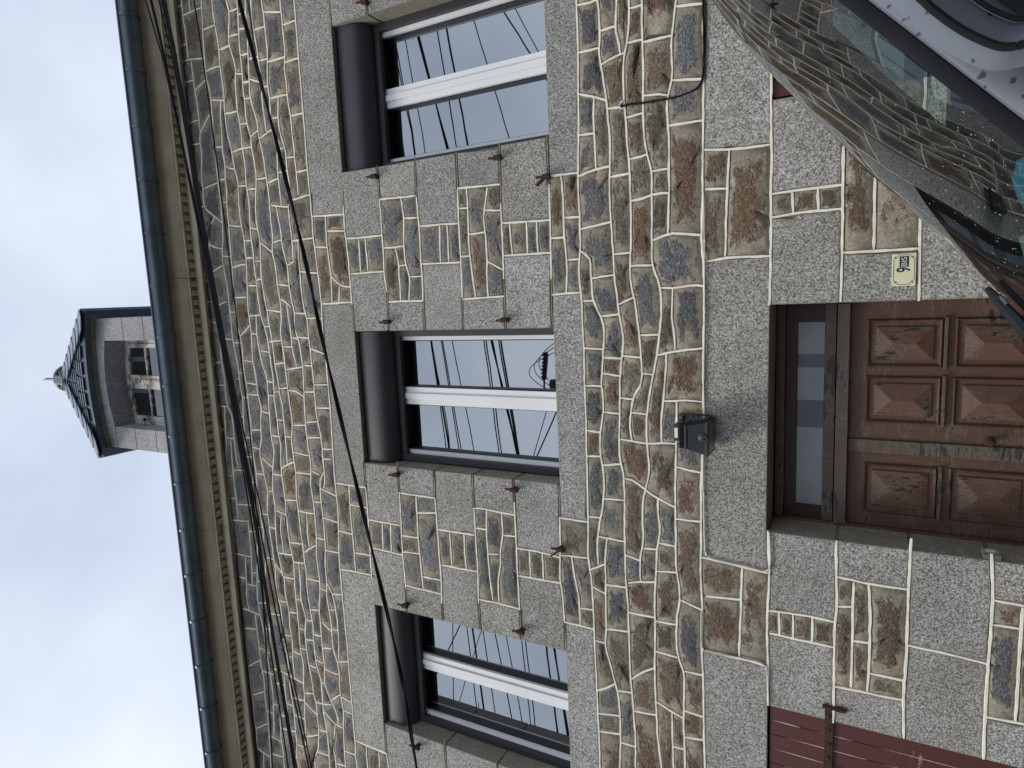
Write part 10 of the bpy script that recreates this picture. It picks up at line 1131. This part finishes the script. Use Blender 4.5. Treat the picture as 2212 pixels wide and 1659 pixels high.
q = MB(); q.box(x1_+.001, x1_+.045, -.030, -.006, zd0-.004, zd0+.026); q.box(xb_+.006, xb_+.014, -.150, -.018, zb1-.002, zb1+.022); q.box(xb_+.006, xb_+.014, -.030, -.006, zb1+.0225, zd0+.02)
q.build('bracket', M['black'], fl, bevel=.002)
q = MB(); q.lathe((x1_+.024, -.030, zd0+.012), [(.009, 0), (.009, .004), (.0, .005)], 12, 'Y'); q.build('bracket_bolt', M['grey_plastic'], fl)
q = MB(); q.tube([(.0, -.203, zb1+.02), (-.006, -.210, zb1), (-.018, -.208, zb0-.002), (-.030, -.210, zb1), (-.036, -.200, zb1+.018)], .004, 8); q.build('latch', M['black'], fl, smooth=True)
q = MB(); q.lathe((-.018, -.188, zb1+.012), [(.024, 0), (.026, .010), (.018, .014), (0, .015)], 16, 'Y'); q.build('clip_boss', M['black'], fl, smooth=True)

# doorbell on the left door reveal
bc = at(2850+1465*.5907, 1900+240*.5907, .06)
bl = empty('doorbell', (dx0, .06, bc.z)); tag(bl, 'small beige and grey doorbell on the stone reveal of the door', 'doorbell')
q = MB(); q.box(0, .022, -.045, .03, -.034, .034); q.build('bell_case', M['bell'], bl, bevel=.003)
q = MB(); q.box(-.002, .024, -.062, -.0455, -.036, .036); q.build('bell_cover', M['grey_plastic'], bl, bevel=.002)
q = MB(); q.box(.0222, .025, -.02, .012, -.018, .018); q.build('push_button', M['white_label'], bl, bevel=.001)

# cables clipped to the wall
def wall_cable(name, pts, r, mat, lab, clips=True, Y=-.014):
    P = [at(x_, y_, Y) for x_, y_ in pts]
    Q = []
    for i in range(len(P)-1):
        p0 = P[max(i-1, 0)]; p1 = P[i]; p2 = P[i+1]; p3 = P[min(i+2, len(P)-1)]
        for k in range(6):
            t = k/6
            Q.append(.5*((2*p1)+(-p0+p2)*t+(2*p0-5*p1+4*p2-p3)*t*t+(-p0+3*p1-3*p2+p3)*t*t*t))
    Q.append(P[-1])
    e_ = empty(name, (Q[0].x, Q[0].y, Q[0].z)); tag(e_, lab, 'cable')
    q = MB(); q.tube([p-Q[0] for p in Q], r, 8); q.build('sheath', mat, e_, smooth=True)
    acc = .12
    if clips:
        for a, b in zip(Q, Q[1:]):
            acc += (b-a).length
            if acc > .36:
                acc = 0; m_ = MB(); m_.box(-.009, .009, -.006, .010, -.005, .005)
                o = m_.build('cable_clip', M['black'] if mat is M['cable'] else mat, e_); o.location = b-Q[0]
T = lambda oy, pts: [(2100+a*.434, oy+b*.434) for a, b in pts]
wall_cable('wall_cable', [(2634, -260)]+T(0, [(1236, 0), (1241, 200), (1243, 400), (1240, 560), (1230, 680), (1185, 760), (1100, 805), (1000, 840), (850, 868), (700, 892), (600, 902), (545, 915)]), .0058, M['cable'], 'black cable dropping along the white joint then curving into the wall')
wall_cable('wall_cable', T(720, [(1240, 0), (1246, 300), (1249, 700), (1250, 1100), (1243, 1500), (1241, 1659)])+T(1440, [(1246, 160), (1250, 280)]), .0042, M['cable_white'], 'thin painted cable running to the floodlight along the white joint')
wall_cable('wall_cable', T(1440, [(1238, 590), (1236, 800), (1244, 1100), (1250, 1350), (1270, 1480), (1382, 1530)])+[(2790, 2123), (2870, 2142), (2888, 2110), (2887, 2040), (2884, 1996)], .0048, M['cable_white'], 'pale cable from the floodlight round the lintel end to the door')
wall_cable('wall_cable', T(2160, [(1222, 300), (1221, 560), (1240, 640), (1300, 660), (1382, 680)])+[(2780, 2468), (2850, 2486), (2874, 2510), (2880, 2570), (2882, 2640)], .0042, M['cable_white'], 'pale cable curving down to the corner of the red shutter')
# burst of white filler where the black cable enters the wall
fp = at(2100+540*.434, 915*.434, -.008); q = MB()
for k in range(26):
    a = random.uniform(0, 6.28); L = random.uniform(.006, .030)
    q.obox(fp+Vector((math.cos(a)*L*.5, 0, math.sin(a)*L*.5)), Vector((math.cos(a), 0, math.sin(a))), Vector((0, 1, 0)), Vector((-math.sin(a), 0, math.cos(a))), L*.5, .003, .0028)
q.build('filler_patch', M['white_label'], house)

# ------------------------------------------------------------------ overhead cables in front of the wall
def overhead(px, Y0, Y1, r, lab, twin=0, group='overhead cables crossing in front of the wall'):
    P = []
    for i, (a, b) in enumerate(px):
        P.append(at(a, b, Y0+(Y1-Y0)*i/(len(px)-1)))
    d0 = (P[0]-P[1]).normalized(); d1 = (P[-1]-P[-2]).normalized()
    P = [P[0]+d0*7+Vector((0, 0, .4)), P[0]+d0*2.5+Vector((0, 0, .06))]+P+[P[-1]+d1*2.5+Vector((0, 0, .03)), P[-1]+d1*7+Vector((0, 0, .3))]
    Q = []
    for i in range(len(P)-1):
        p0 = P[max(i-1, 0)]; p1 = P[i]; p2 = P[i+1]; p3 = P[min(i+2, len(P)-1)]
        for k in range(10):
            t = k/10
            Q.append(.5*((2*p1)+(-p0+p2)*t+(2*p0-5*p1+4*p2-p3)*t*t+(-p0+3*p1-3*p2+p3)*t*t*t))
    Q.append(P[-1])
    c = Q[len(Q)//2].copy()
    e_ = empty('overhead_cable', c); tag(e_, lab, 'cable', group)
    if twin:
        for s_ in (-1, 1):
            R_ = []
            for i, p in enumerate(Q):
                a = i*.55; R_.append(p-c+Vector((0, math.sin(a)*r*.9*s_, math.cos(a)*r*.9*s_)))
            q = MB(); q.tube(R_, r, 6); q.build('conductor', M['cable'], e_, smooth=True)
    else:
        q = MB(); q.tube([p-c for p in Q], r, 6); q.build('sheath', M['cable'], e_, smooth=True)
m_ = 1.736
overhead([(896, 0), (1111, 833), (1215, 1302), (1354, 1892), (1493, 2482), (1562, 2880)], -.75, -.75, .0072, 'thick twin black cable crossing all three upper windows, nearest the windows', 1)
overhead([(727, 0), (802, 525), (864, 1005), (920, 1485), (943, 1677), (959, 1883), (985, 2200), (1020, 2880)], -.6, -.6, .0050, 'single thin black cable running alone across the upper stones')
overhead([(546, 0), (628, 300), (765, 960), (862, 1480), (944, 1965), (1002, 2355), (1081, 2880)], -.9, -.9, .0052, 'thin cable starting furthest left at the top edge of the photo')
overhead([(566, 0), (633, 300), (768, 960), (866, 1480), (957, 1965), (1017, 2355), (1104, 2880)], -.9, -.9, .0090, 'thickest cable of the bundle below the cornice, with paler sheath')
overhead([(606, 0), (668, 300), (776, 960), (872, 1480), (962, 1965), (1022, 2355), (1112, 2880)], -.95, -.95, .0052, 'thin cable hugging the thick one of the bundle below the cornice')
overhead([(613, 0), (672, 300), (783, 965), (878, 1480), (972, 1965), (1046, 2355), (1158, 2880)], -.95, -.95, .0055, 'bundle cable that fans out furthest towards the windows')
overhead([(600, 20), (664, 310), (774, 970), (868, 1480), (952, 1900), (992, 2355), (1022, 2880)], -.9, -.9, .0048, 'bundle cable that stays closest to the cornice at the bottom edge')
overhead([(618, 0), (676, 300), (787, 970), (884, 1480), (990, 1965), (1060, 2355), (1168, 2880)], -1.0, -1.0, .0048, 'lowest strand of the bundle below the cornice')

# cables across the street, seen only as reflections in the panes
MY = .432
def street_cable(p, q_, depth, r, lab):
    a = at(*p, depth); b = at(*q_, depth)
    a = Vector((a.x, MY-a.y, a.z)); b = Vector((b.x, MY-b.y, b.z)); d = (a-b).normalized()
    A_ = a+d*9; B_ = b-d*9; c = (a+b)/2
    e_ = empty('street_cable', c); tag(e_, lab, 'cable', 'street cables mirrored in the window panes')
    q = MB(); n_ = 16; P = []
    for i in range(n_+1):
        t = i/n_; p_ = A_+(B_-A_)*t; p_.z -= .25*(1-(2*t-1)**2)-.25; P.append(p_-c)
    q.tube(P, r, 6); q.build('sheath', M['cable'], e_)
w2z = lambda a, b: (1300+a*.407, 1180+b*.407)
w1z = lambda a, b: (1200+a*.452, b*.452)
w3z = lambda a, b: (1350+a*.41, 2200+b*.41)
sc = 'black street cable mirrored as '
street_cable(w2z(1262, 230), w2z(1410, 1285), 6, 0.011, sc+'a thick line across the middle window')
street_cable(w2z(1405, 230), w2z(1573, 1300), 7, 0.018, sc+'the thickest line in the middle window')
street_cable(w2z(1830, 880), w2z(1705, 1315), 5, 0.007, sc+'a line leaning the other way in the middle window')
street_cable(w1z(1250, 135), w1z(1565, 1170), 7, 0.011, sc+'the long slanting line of the highest window')
street_cable(w1z(1495, 60), w1z(1760, 480), 7, 0.014, sc+'a thick steep line near the sill of the highest window')
street_cable(w1z(1590, 35), w1z(1830, 470), 7, 0.009, sc+'the steep line closest to the sill of the highest window')
street_cable(w3z(905, 350), w3z(650, 890), 5, 0.011, sc+'the backward slanting line in the lowest window')
street_cable(w3z(1465, 490), w3z(1550, 1280), 8, 0.012, sc+'a thick line across the lowest window')
street_cable(w3z(1690, 545), w3z(1800, 1355), 8, 0.015, sc+'the thick line near the sill of the lowest window')
# utility pole with insulators, mirrored in the middle window
pt_ = at(*w2z(1800, 640), 9); px_, py_, pz_ = pt_.x, MY-9, pt_.z
pole = empty('utility_pole', (px_, py_, 0)); tag(pole, 'utility pole with a string of insulators, mirrored in the middle window', 'pole')
q = MB(); q.tube([(0, 0, 0), (0, 0, pz_-.2)], [.16, .11], 12); q.build('pole_shaft', M['pole'], pole, smooth=True)
arm_e = at(*w2z(1815, 380), 9)
q = MB(); q.tube([(-.4, 0, pz_), (arm_e.x-px_, 0, arm_e.z)], .022, 8); q.build('crossarm', M['pole'], pole)
for k in range(7):
    t = .25+.75*k/6
    c = Vector(((arm_e.x-px_)*t, 0, pz_+(arm_e.z-pz_)*t))
    q = MB(); q.lathe(c, [(.0, -.06), (.07, -.05), (.03, -.01), (.075, .0), (.03, .05), (.0, .07)], 10); q.build('insulator', M['insulator'], pole)
for k in range(3):
    P = []
    for i in range(11):
        t = i/10; P.append((-.15+.9*t+.12*k, .05*math.sin(3*t), pz_-.15+.62*math.sin(math.pi*t)*(1-.22*k)-.3*t))
    q = MB(); q.tube(P, .009, 6); q.build('jumper_wire', M['cable'], pole)

# ------------------------------------------------------------------ the van in the foreground
van = empty('parked_van', (1.2, -2.2, 0)); tag(van, 'silver van whose wet windscreen and windscreen pillar fill the lower right', 'van')
VO = Vector(van.location)
def VB(mb, name, mat, **k):
    mb.v = [(a-VO.x, b-VO.y, c-VO.z) for a, b, c in mb.v]
    return mb.build(name, mat, van, **k)
limb_px = [(3839, 1230), (3728, 1090), (3678, 1036), (3618, 967), (3560, 905), (3452, 838), (3390, 757), (3273, 664), (3194, 590), (3138, 499), (3020, 409), (2936, 318), (2869, 262), (2824, 220), (2749, 118), (2656, -4), (2600, -90)]
pil_px0, pil_px1 = (3880, 496), (3140, -77)      # inner edge of the silver pillar, low to high
NP = len(limb_px)
L_, P_ = [], []
for i, p in enumerate(limb_px):
    t = i/(NP-1)
    L_.append(atd(p[0], p[1], 1.42+.12*t))
    P_.append(atd(pil_px0[0]+(pil_px1[0]-pil_px0[0])*t, pil_px0[1]+(pil_px1[1]-pil_px0[1])*t, .72+.06*t))
def ext(S, k0, k1):
    return [S[0]+(S[0]-S[1])*k0]+S+[S[-1]+(S[-1]-S[-2])*k1]
# extend below and above the frame
L_ = [L_[0]+Vector((-.10, -.02, -.30)), L_[0]+Vector((-.05, -.01, -.14))]+L_+[L_[-1]+Vector((.10, 0, .05)), L_[-1]+Vector((.30, 0, .10))]
P_ = [P_[0]+Vector((-.20, 0, -.19)), P_[0]+Vector((-.10, 0, -.10))]+P_+[P_[-1]+Vector((.10, 0, .075)), P_[-1]+Vector((.30, 0, .15))]
rows = []
for Lp, Pp in zip(L_, P_):
    d = (Lp-CAM).normalized()
    C1 = Lp-d*.42
    row = []
    for k in range(15):
        t = k/14; row.append(Pp*(1-t)**2+C1*2*t*(1-t)+Lp*t*t)
    F_ = Lp+d*.72+Vector((.26, 0, -.03)); C2 = Lp+d*.36
    for k in range(1, 11):
        t = k/10; row.append(Lp*(1-t)**2+C2*2*t*(1-t)+F_*t*t)
    rows.append(row)
# smooth along the length
for it in range(3):
    nr = [r[:] for r in rows]
    for i in range(1, len(rows)-1):
        for k in range(len(rows[0])): nr[i][k] = rows[i][k]*.5+(rows[i-1][k]+rows[i+1][k])*.25
    rows = nr
ws = MB(); nk = len(rows[0])
for r in rows: ws.v += [tuple(p) for p in r]
for i in range(len(rows)-1):
    for k in range(nk-1):
        a = i*nk+k; ws.f.append((a, a+1, a+nk+1, a+nk)); ws.mi.append(0)
rowsW = rows
wso = VB(ws, 'windscreen', M['windscreen'], smooth=True)
for p_ in wso.data.polygons: p_.use_smooth = True

# black band, silver pillar, seals and side window, laid out across the pillar
pd = (P_[-3]-P_[2]).normalized()                   # along the pillar, upwards
def strip(mb, off0, off1, n=14, y_bulge=0.0):
    """surface between two lines parallel to the pillar; offsets are (image across, depth towards the camera)"""
    a0, b0 = P_[0]+off0, P_[-1]+off0; a1, b1 = P_[0]+off1, P_[-1]+off1
    base = len(mb.v)
    for i in range(n+1):
        t = i/n
        for p in (a0+(b0-a0)*t, a1+(b1-a1)*t): mb.v.append(tuple(p))
    for i in range(n):
        a = base+2*i; mb.f.append((a, a+1, a+3, a+2)); mb.mi.append(0)
ac = Vector((pd.z, 0, -pd.x)).normalized()        # across: down and to the right
dn = Vector((0, -1, 0))
def bar(name, mat, prof, smooth=True):
    """closed profile of (across, towards camera) swept along the pillar"""
    mb = MB(); k = len(prof); n_ = 10
    A0, B0 = P_[3]-pd*.45, P_[-3]+pd*.6
    for i in range(n_+1):
        t = i/n_; c = A0+(B0-A0)*t
        for u, v in prof: mb.v.append(tuple(c+ac*u+dn*v))
    for i in range(n_):
        for j in range(k):
            a = i*k+j; b = i*k+(j+1) % k
            mb.f.append((a, b, b+k, a+k)); mb.mi.append(0)
    mb.f.append(tuple(range(k))[::-1]); mb.mi.append(0); mb.f.append(tuple(n_*k+j for j in range(k))); mb.mi.append(0)
    return VB(mb, name, mat, smooth=smooth)
bar('windscreen_seal', M['rubber'], [(-.012, -.006), (-.010, .0), (-.004, .003), (.0, .003), (.001, -.006)])
bar('pillar', M['paint'], [(.0015, -.03), (.0015, .002), (.004, .006), (.014, .009), (.028, .009), (.034, .005), (.035, -.03)])
bar('door_seal', M['rubber'], [(.0355, -.02), (.0355, .003), (.037, .005), (.038, .003), (.0385, -.02)])
bar('door_frame_top', M['paint'], [(.039, -.03), (.039, .005), (.041, .008), (.052, .008), (.056, .005), (.056, -.03)])
# side window: rounded front corner with a thick black seal round pale trim
rc = atd(3700, 60, .70)
q = MB(); pts = []
cpx = [(3250, -200), (3461, 0), (3520, 52), (3595, 105), (3660, 140), (3741, 172), (3800, 174), (3860, 160), (4000, 130)]
seal = [atd(a, b, .66) for a, b in cpx]
Q = []
for i in range(len(seal)-1):
    p0 = seal[max(i-1, 0)]; p1 = seal[i]; p2 = seal[i+1]; p3 = seal[min(i+2, len(seal)-1)]
    for k in range(6):
        t = k/6; Q.append(.5*((2*p1)+(-p0+p2)*t+(2*p0-5*p1+4*p2-p3)*t*t+(-p0+3*p1-3*p2+p3)*t*t*t))
Q.append(seal[-1])
q.tube([p for p in Q], .0034, 8); VB(q, 'window_seal', M['rubber'], smooth=True)
cen = atd(3990, -240, .675)
# door skin between the frame and the seal
q = MB()
for a, b in zip(Q, Q[1:]):
    pa = a+Vector((0, .010, 0)); pb = b+Vector((0, .010, 0))
    # project outwards, away from the window centre
    oa = pa+(pa-cen).normalized()*.014; ob = pb+(pb-cen).normalized()*.014
    oa.y = pa.y+.004; ob.y = pb.y+.004
    q.quad(pa, pb, ob, oa)
VB(q, 'door_skin', M['paint'])
# pale inner trim and the dark glass inside the seal
q = MB()
for a, b in zip(Q, Q[1:]):
    ia = a+(cen-a)*.28; ib = b+(cen-b)*.28
    q.quad(a+Vector((0, .006, 0)), b+Vector((0, .006, 0)), ib+Vector((0, .014, 0)), ia+Vector((0, .014, 0)))
VB(q, 'window_trim', M['paint'])
q = MB(); q.tube([a+(cen-a)*.29+Vector((0, .008, 0)) for a in Q], .0022, 8); VB(q, 'inner_seal', M['rubber'], smooth=True)
q = MB(); n0 = [a+(cen-a)*.28+Vector((0, .012, 0)) for a in Q]
for a, b in zip(n0, n0[1:]): q.poly([a, b, cen+Vector((0, .012, 0))])
VB(q, 'side_window', M['side_glass'])

# body: near door below, roof, bonnet, far side with its window, dashboard, seats
near_y = CAM.y+.72
far_y = -1.22
wsT = rowsW[-1][14]; wsB = rowsW[0][14]
zr = P_[-1].z+.04
q = MB()
q.box(1.35, 3.9, near_y+.06, far_y-.06, zr+.03, zr+.085); VB(q, 'roof', M['paint'], bevel=.03)
q = MB(); q.box(.30, 3.9, near_y+.02, near_y+.06, .35, 1.45); VB(q, 'near_side', M['paint'], bevel=.01)
q = MB(); q.box(1.55, 3.9, near_y+.025, near_y+.06, 1.4501, zr+.03); VB(q, 'rear_side', M['paint'], bevel=.01)
fdep = far_y-CAM.y
top_ = [atd(a+70, b+60, fdep) for a, b in limb_px[2::2]]
q = MB()
wy = far_y
for a, b in zip(top_, top_[1:]):
    for y_ in (wy-.02, wy+.02):
        q.quad((a.x, y_, a.z-.07), (b.x, y_, b.z-.07), (b.x, y_, b.z), (a.x, y_, a.z))
    q.quad((a.x, wy-.02, a.z), (b.x, wy-.02, b.z), (b.x, wy+.02, b.z), (a.x, wy+.02, a.z))
VB(q, 'far_pillar', M['rubber'])
fw0, fw1 = atd(3270, 470, fdep), atd(3560, 300, fdep)
q = MB(); q.box(atd(3640, 840, fdep).x, 3.9, wy-.015, wy+.015, .35, 1.66); q.box(1.25, 3.9, wy-.015, wy+.015, 1.6601, top_[-1].z-.1)
VB(q, 'far_side', M['rubber'])
q = MB(); q.box(.62, 1.249, wy-.004, wy+.002, 1.6601, 1.98); VB(q, 'far_window', M['side_glass'])
q = MB(); q.box(-.45, .32, near_y+.10, far_y-.10, .55, 1.12); VB(q, 'bonnet', M['paint'], bevel=.08, smooth=True)
q = MB(); q.box(.10, .55, near_y+.12, far_y-.12, 1.2, 1.30); VB(q, 'dashboard', M['rubber'], bevel=.03, smooth=True)
q = MB(); q.box(3.86, 3.9, near_y+.06, far_y-.05, .35, zr+.02); VB(q, 'rear_panel', M['paint'])
q = MB(); q.box(.2, 3.85, near_y+.061, far_y-.051, .30, .36); VB(q, 'floor_pan', M['rubber'])
for yy in (near_y+.45, far_y-.45):
    q = MB(); q.box(1.35, 1.5, yy-.24, yy+.24, .8, 1.62); q.box(1.36, 1.48, yy-.13, yy+.13, 1.66, 1.86); q.box(.95, 1.5, yy-.24, yy+.24, .68, .82)
    VB(q, 'seat', M['dark'], bevel=.03, smooth=True)
for xx in (.25, 3.1):
    for yy in (near_y+.0, far_y-.2):
        q = MB(); q.tube([(xx, yy+.01, .33), (xx, yy+.20, .33)], .33, 24); wheel = VB(q, 'wheel', M['rubber'], smooth=True)
# wiper resting at the foot of the windscreen
wp = [atd(3705, 1085, .99), atd(3745, 1130, .965), atd(3800, 1190, .94), atd(3870, 1270, .90)]
q = MB(); q.tube(wp, [.004, .006, .007, .009], 8); VB(q, 'wiper_arm', M['black'], smooth=True)
q = MB(); q.tube([p+Vector((.008, .01, -.014)) for p in wp], .0035, 6); VB(q, 'wiper_blade', M['rubber'])
hk = [atd(3738, 1118, .955), atd(3748, 1108, .955), atd(3762, 1122, .955), atd(3778, 1142, .95)]
q = MB(); q.tube(hk, .0025, 8); VB(q, 'wiper_clip', M['zinc'], smooth=True)
# flat blue shape and pale paper lying behind the glass
def nearrow(t): return rowsW[int(t)]
blue = plain('flat blue', (.05, .42, .68), .6, 0, var=.05)
patch = plain('pale paper', (.55, .66, .66), .6, 0, var=.1)
c0 = [atd(a, b, 1.02) for a, b in ((3815, 600), (3900, 560), (3930, 790), (3850, 800), (3812, 730), (3798, 670))]
q = MB(); q.poly(c0); q.poly([p+Vector((0, .004, 0)) for p in c0][::-1]); VB(q, 'blue_patch', blue)
c0 = [atd(a, b, 1.05) for a, b in ((3822, 890), (3900, 850), (3930, 1030), (3850, 1000), (3838, 950))]
q = MB(); q.poly(c0); q.poly([p+Vector((0, .004, 0)) for p in c0][::-1]); VB(q, 'pale_patch', patch)
# raindrops on the glass
q = MB(); rr = random.Random(9)
for k in range(130):
    i = rr.randrange(2, 7) if k % 4 else rr.randrange(5, 13); j = rr.randrange(1, 8)
    u, v = rr.random(), rr.random()
    p00, p01, p10, p11 = rows[i][j], rows[i][j+1], rows[i+1][j], rows[i+1][j+1]
    p = (p00*(1-u)+p10*u)*(1-v)+(p01*(1-u)+p11*u)*v
    nn = (p10-p00).cross(p01-p00).normalized()
    if nn.dot(CAM-p) < 0: nn = -nn
    s_ = rr.uniform(.0005, .0013); t1_ = nn.orthogonal().normalized(); t2_ = nn.cross(t1_)
    b = len(q.v)
    for h_, r_ in ((0, 1), (.35, .75), (.5, .3)):
        for a in range(6): q.v.append(tuple(p+nn*(h_*s_)+(t1_*math.cos(a*1.047)+t2_*math.sin(a*1.047))*(s_*r_)))
    for l_ in range(2):
        for a in range(6): q.f.append((b+l_*6+a, b+l_*6+(a+1) % 6, b+l_*6+6+(a+1) % 6, b+l_*6+6+a)); q.mi.append(0)
    q.f.append(tuple(b+12+a for a in range(6))); q.mi.append(0)
mw, nt, p, out = new_mat('water drop'); p.inputs['Base Color'].default_value = (.8, .85, .85, 1); p.inputs['Roughness'].default_value = .05
p.inputs['Transmission Weight'].default_value = .7; p.inputs['IOR'].default_value = 1.33
o = VB(q, 'raindrops', mw); o['kind'] = 'stuff'
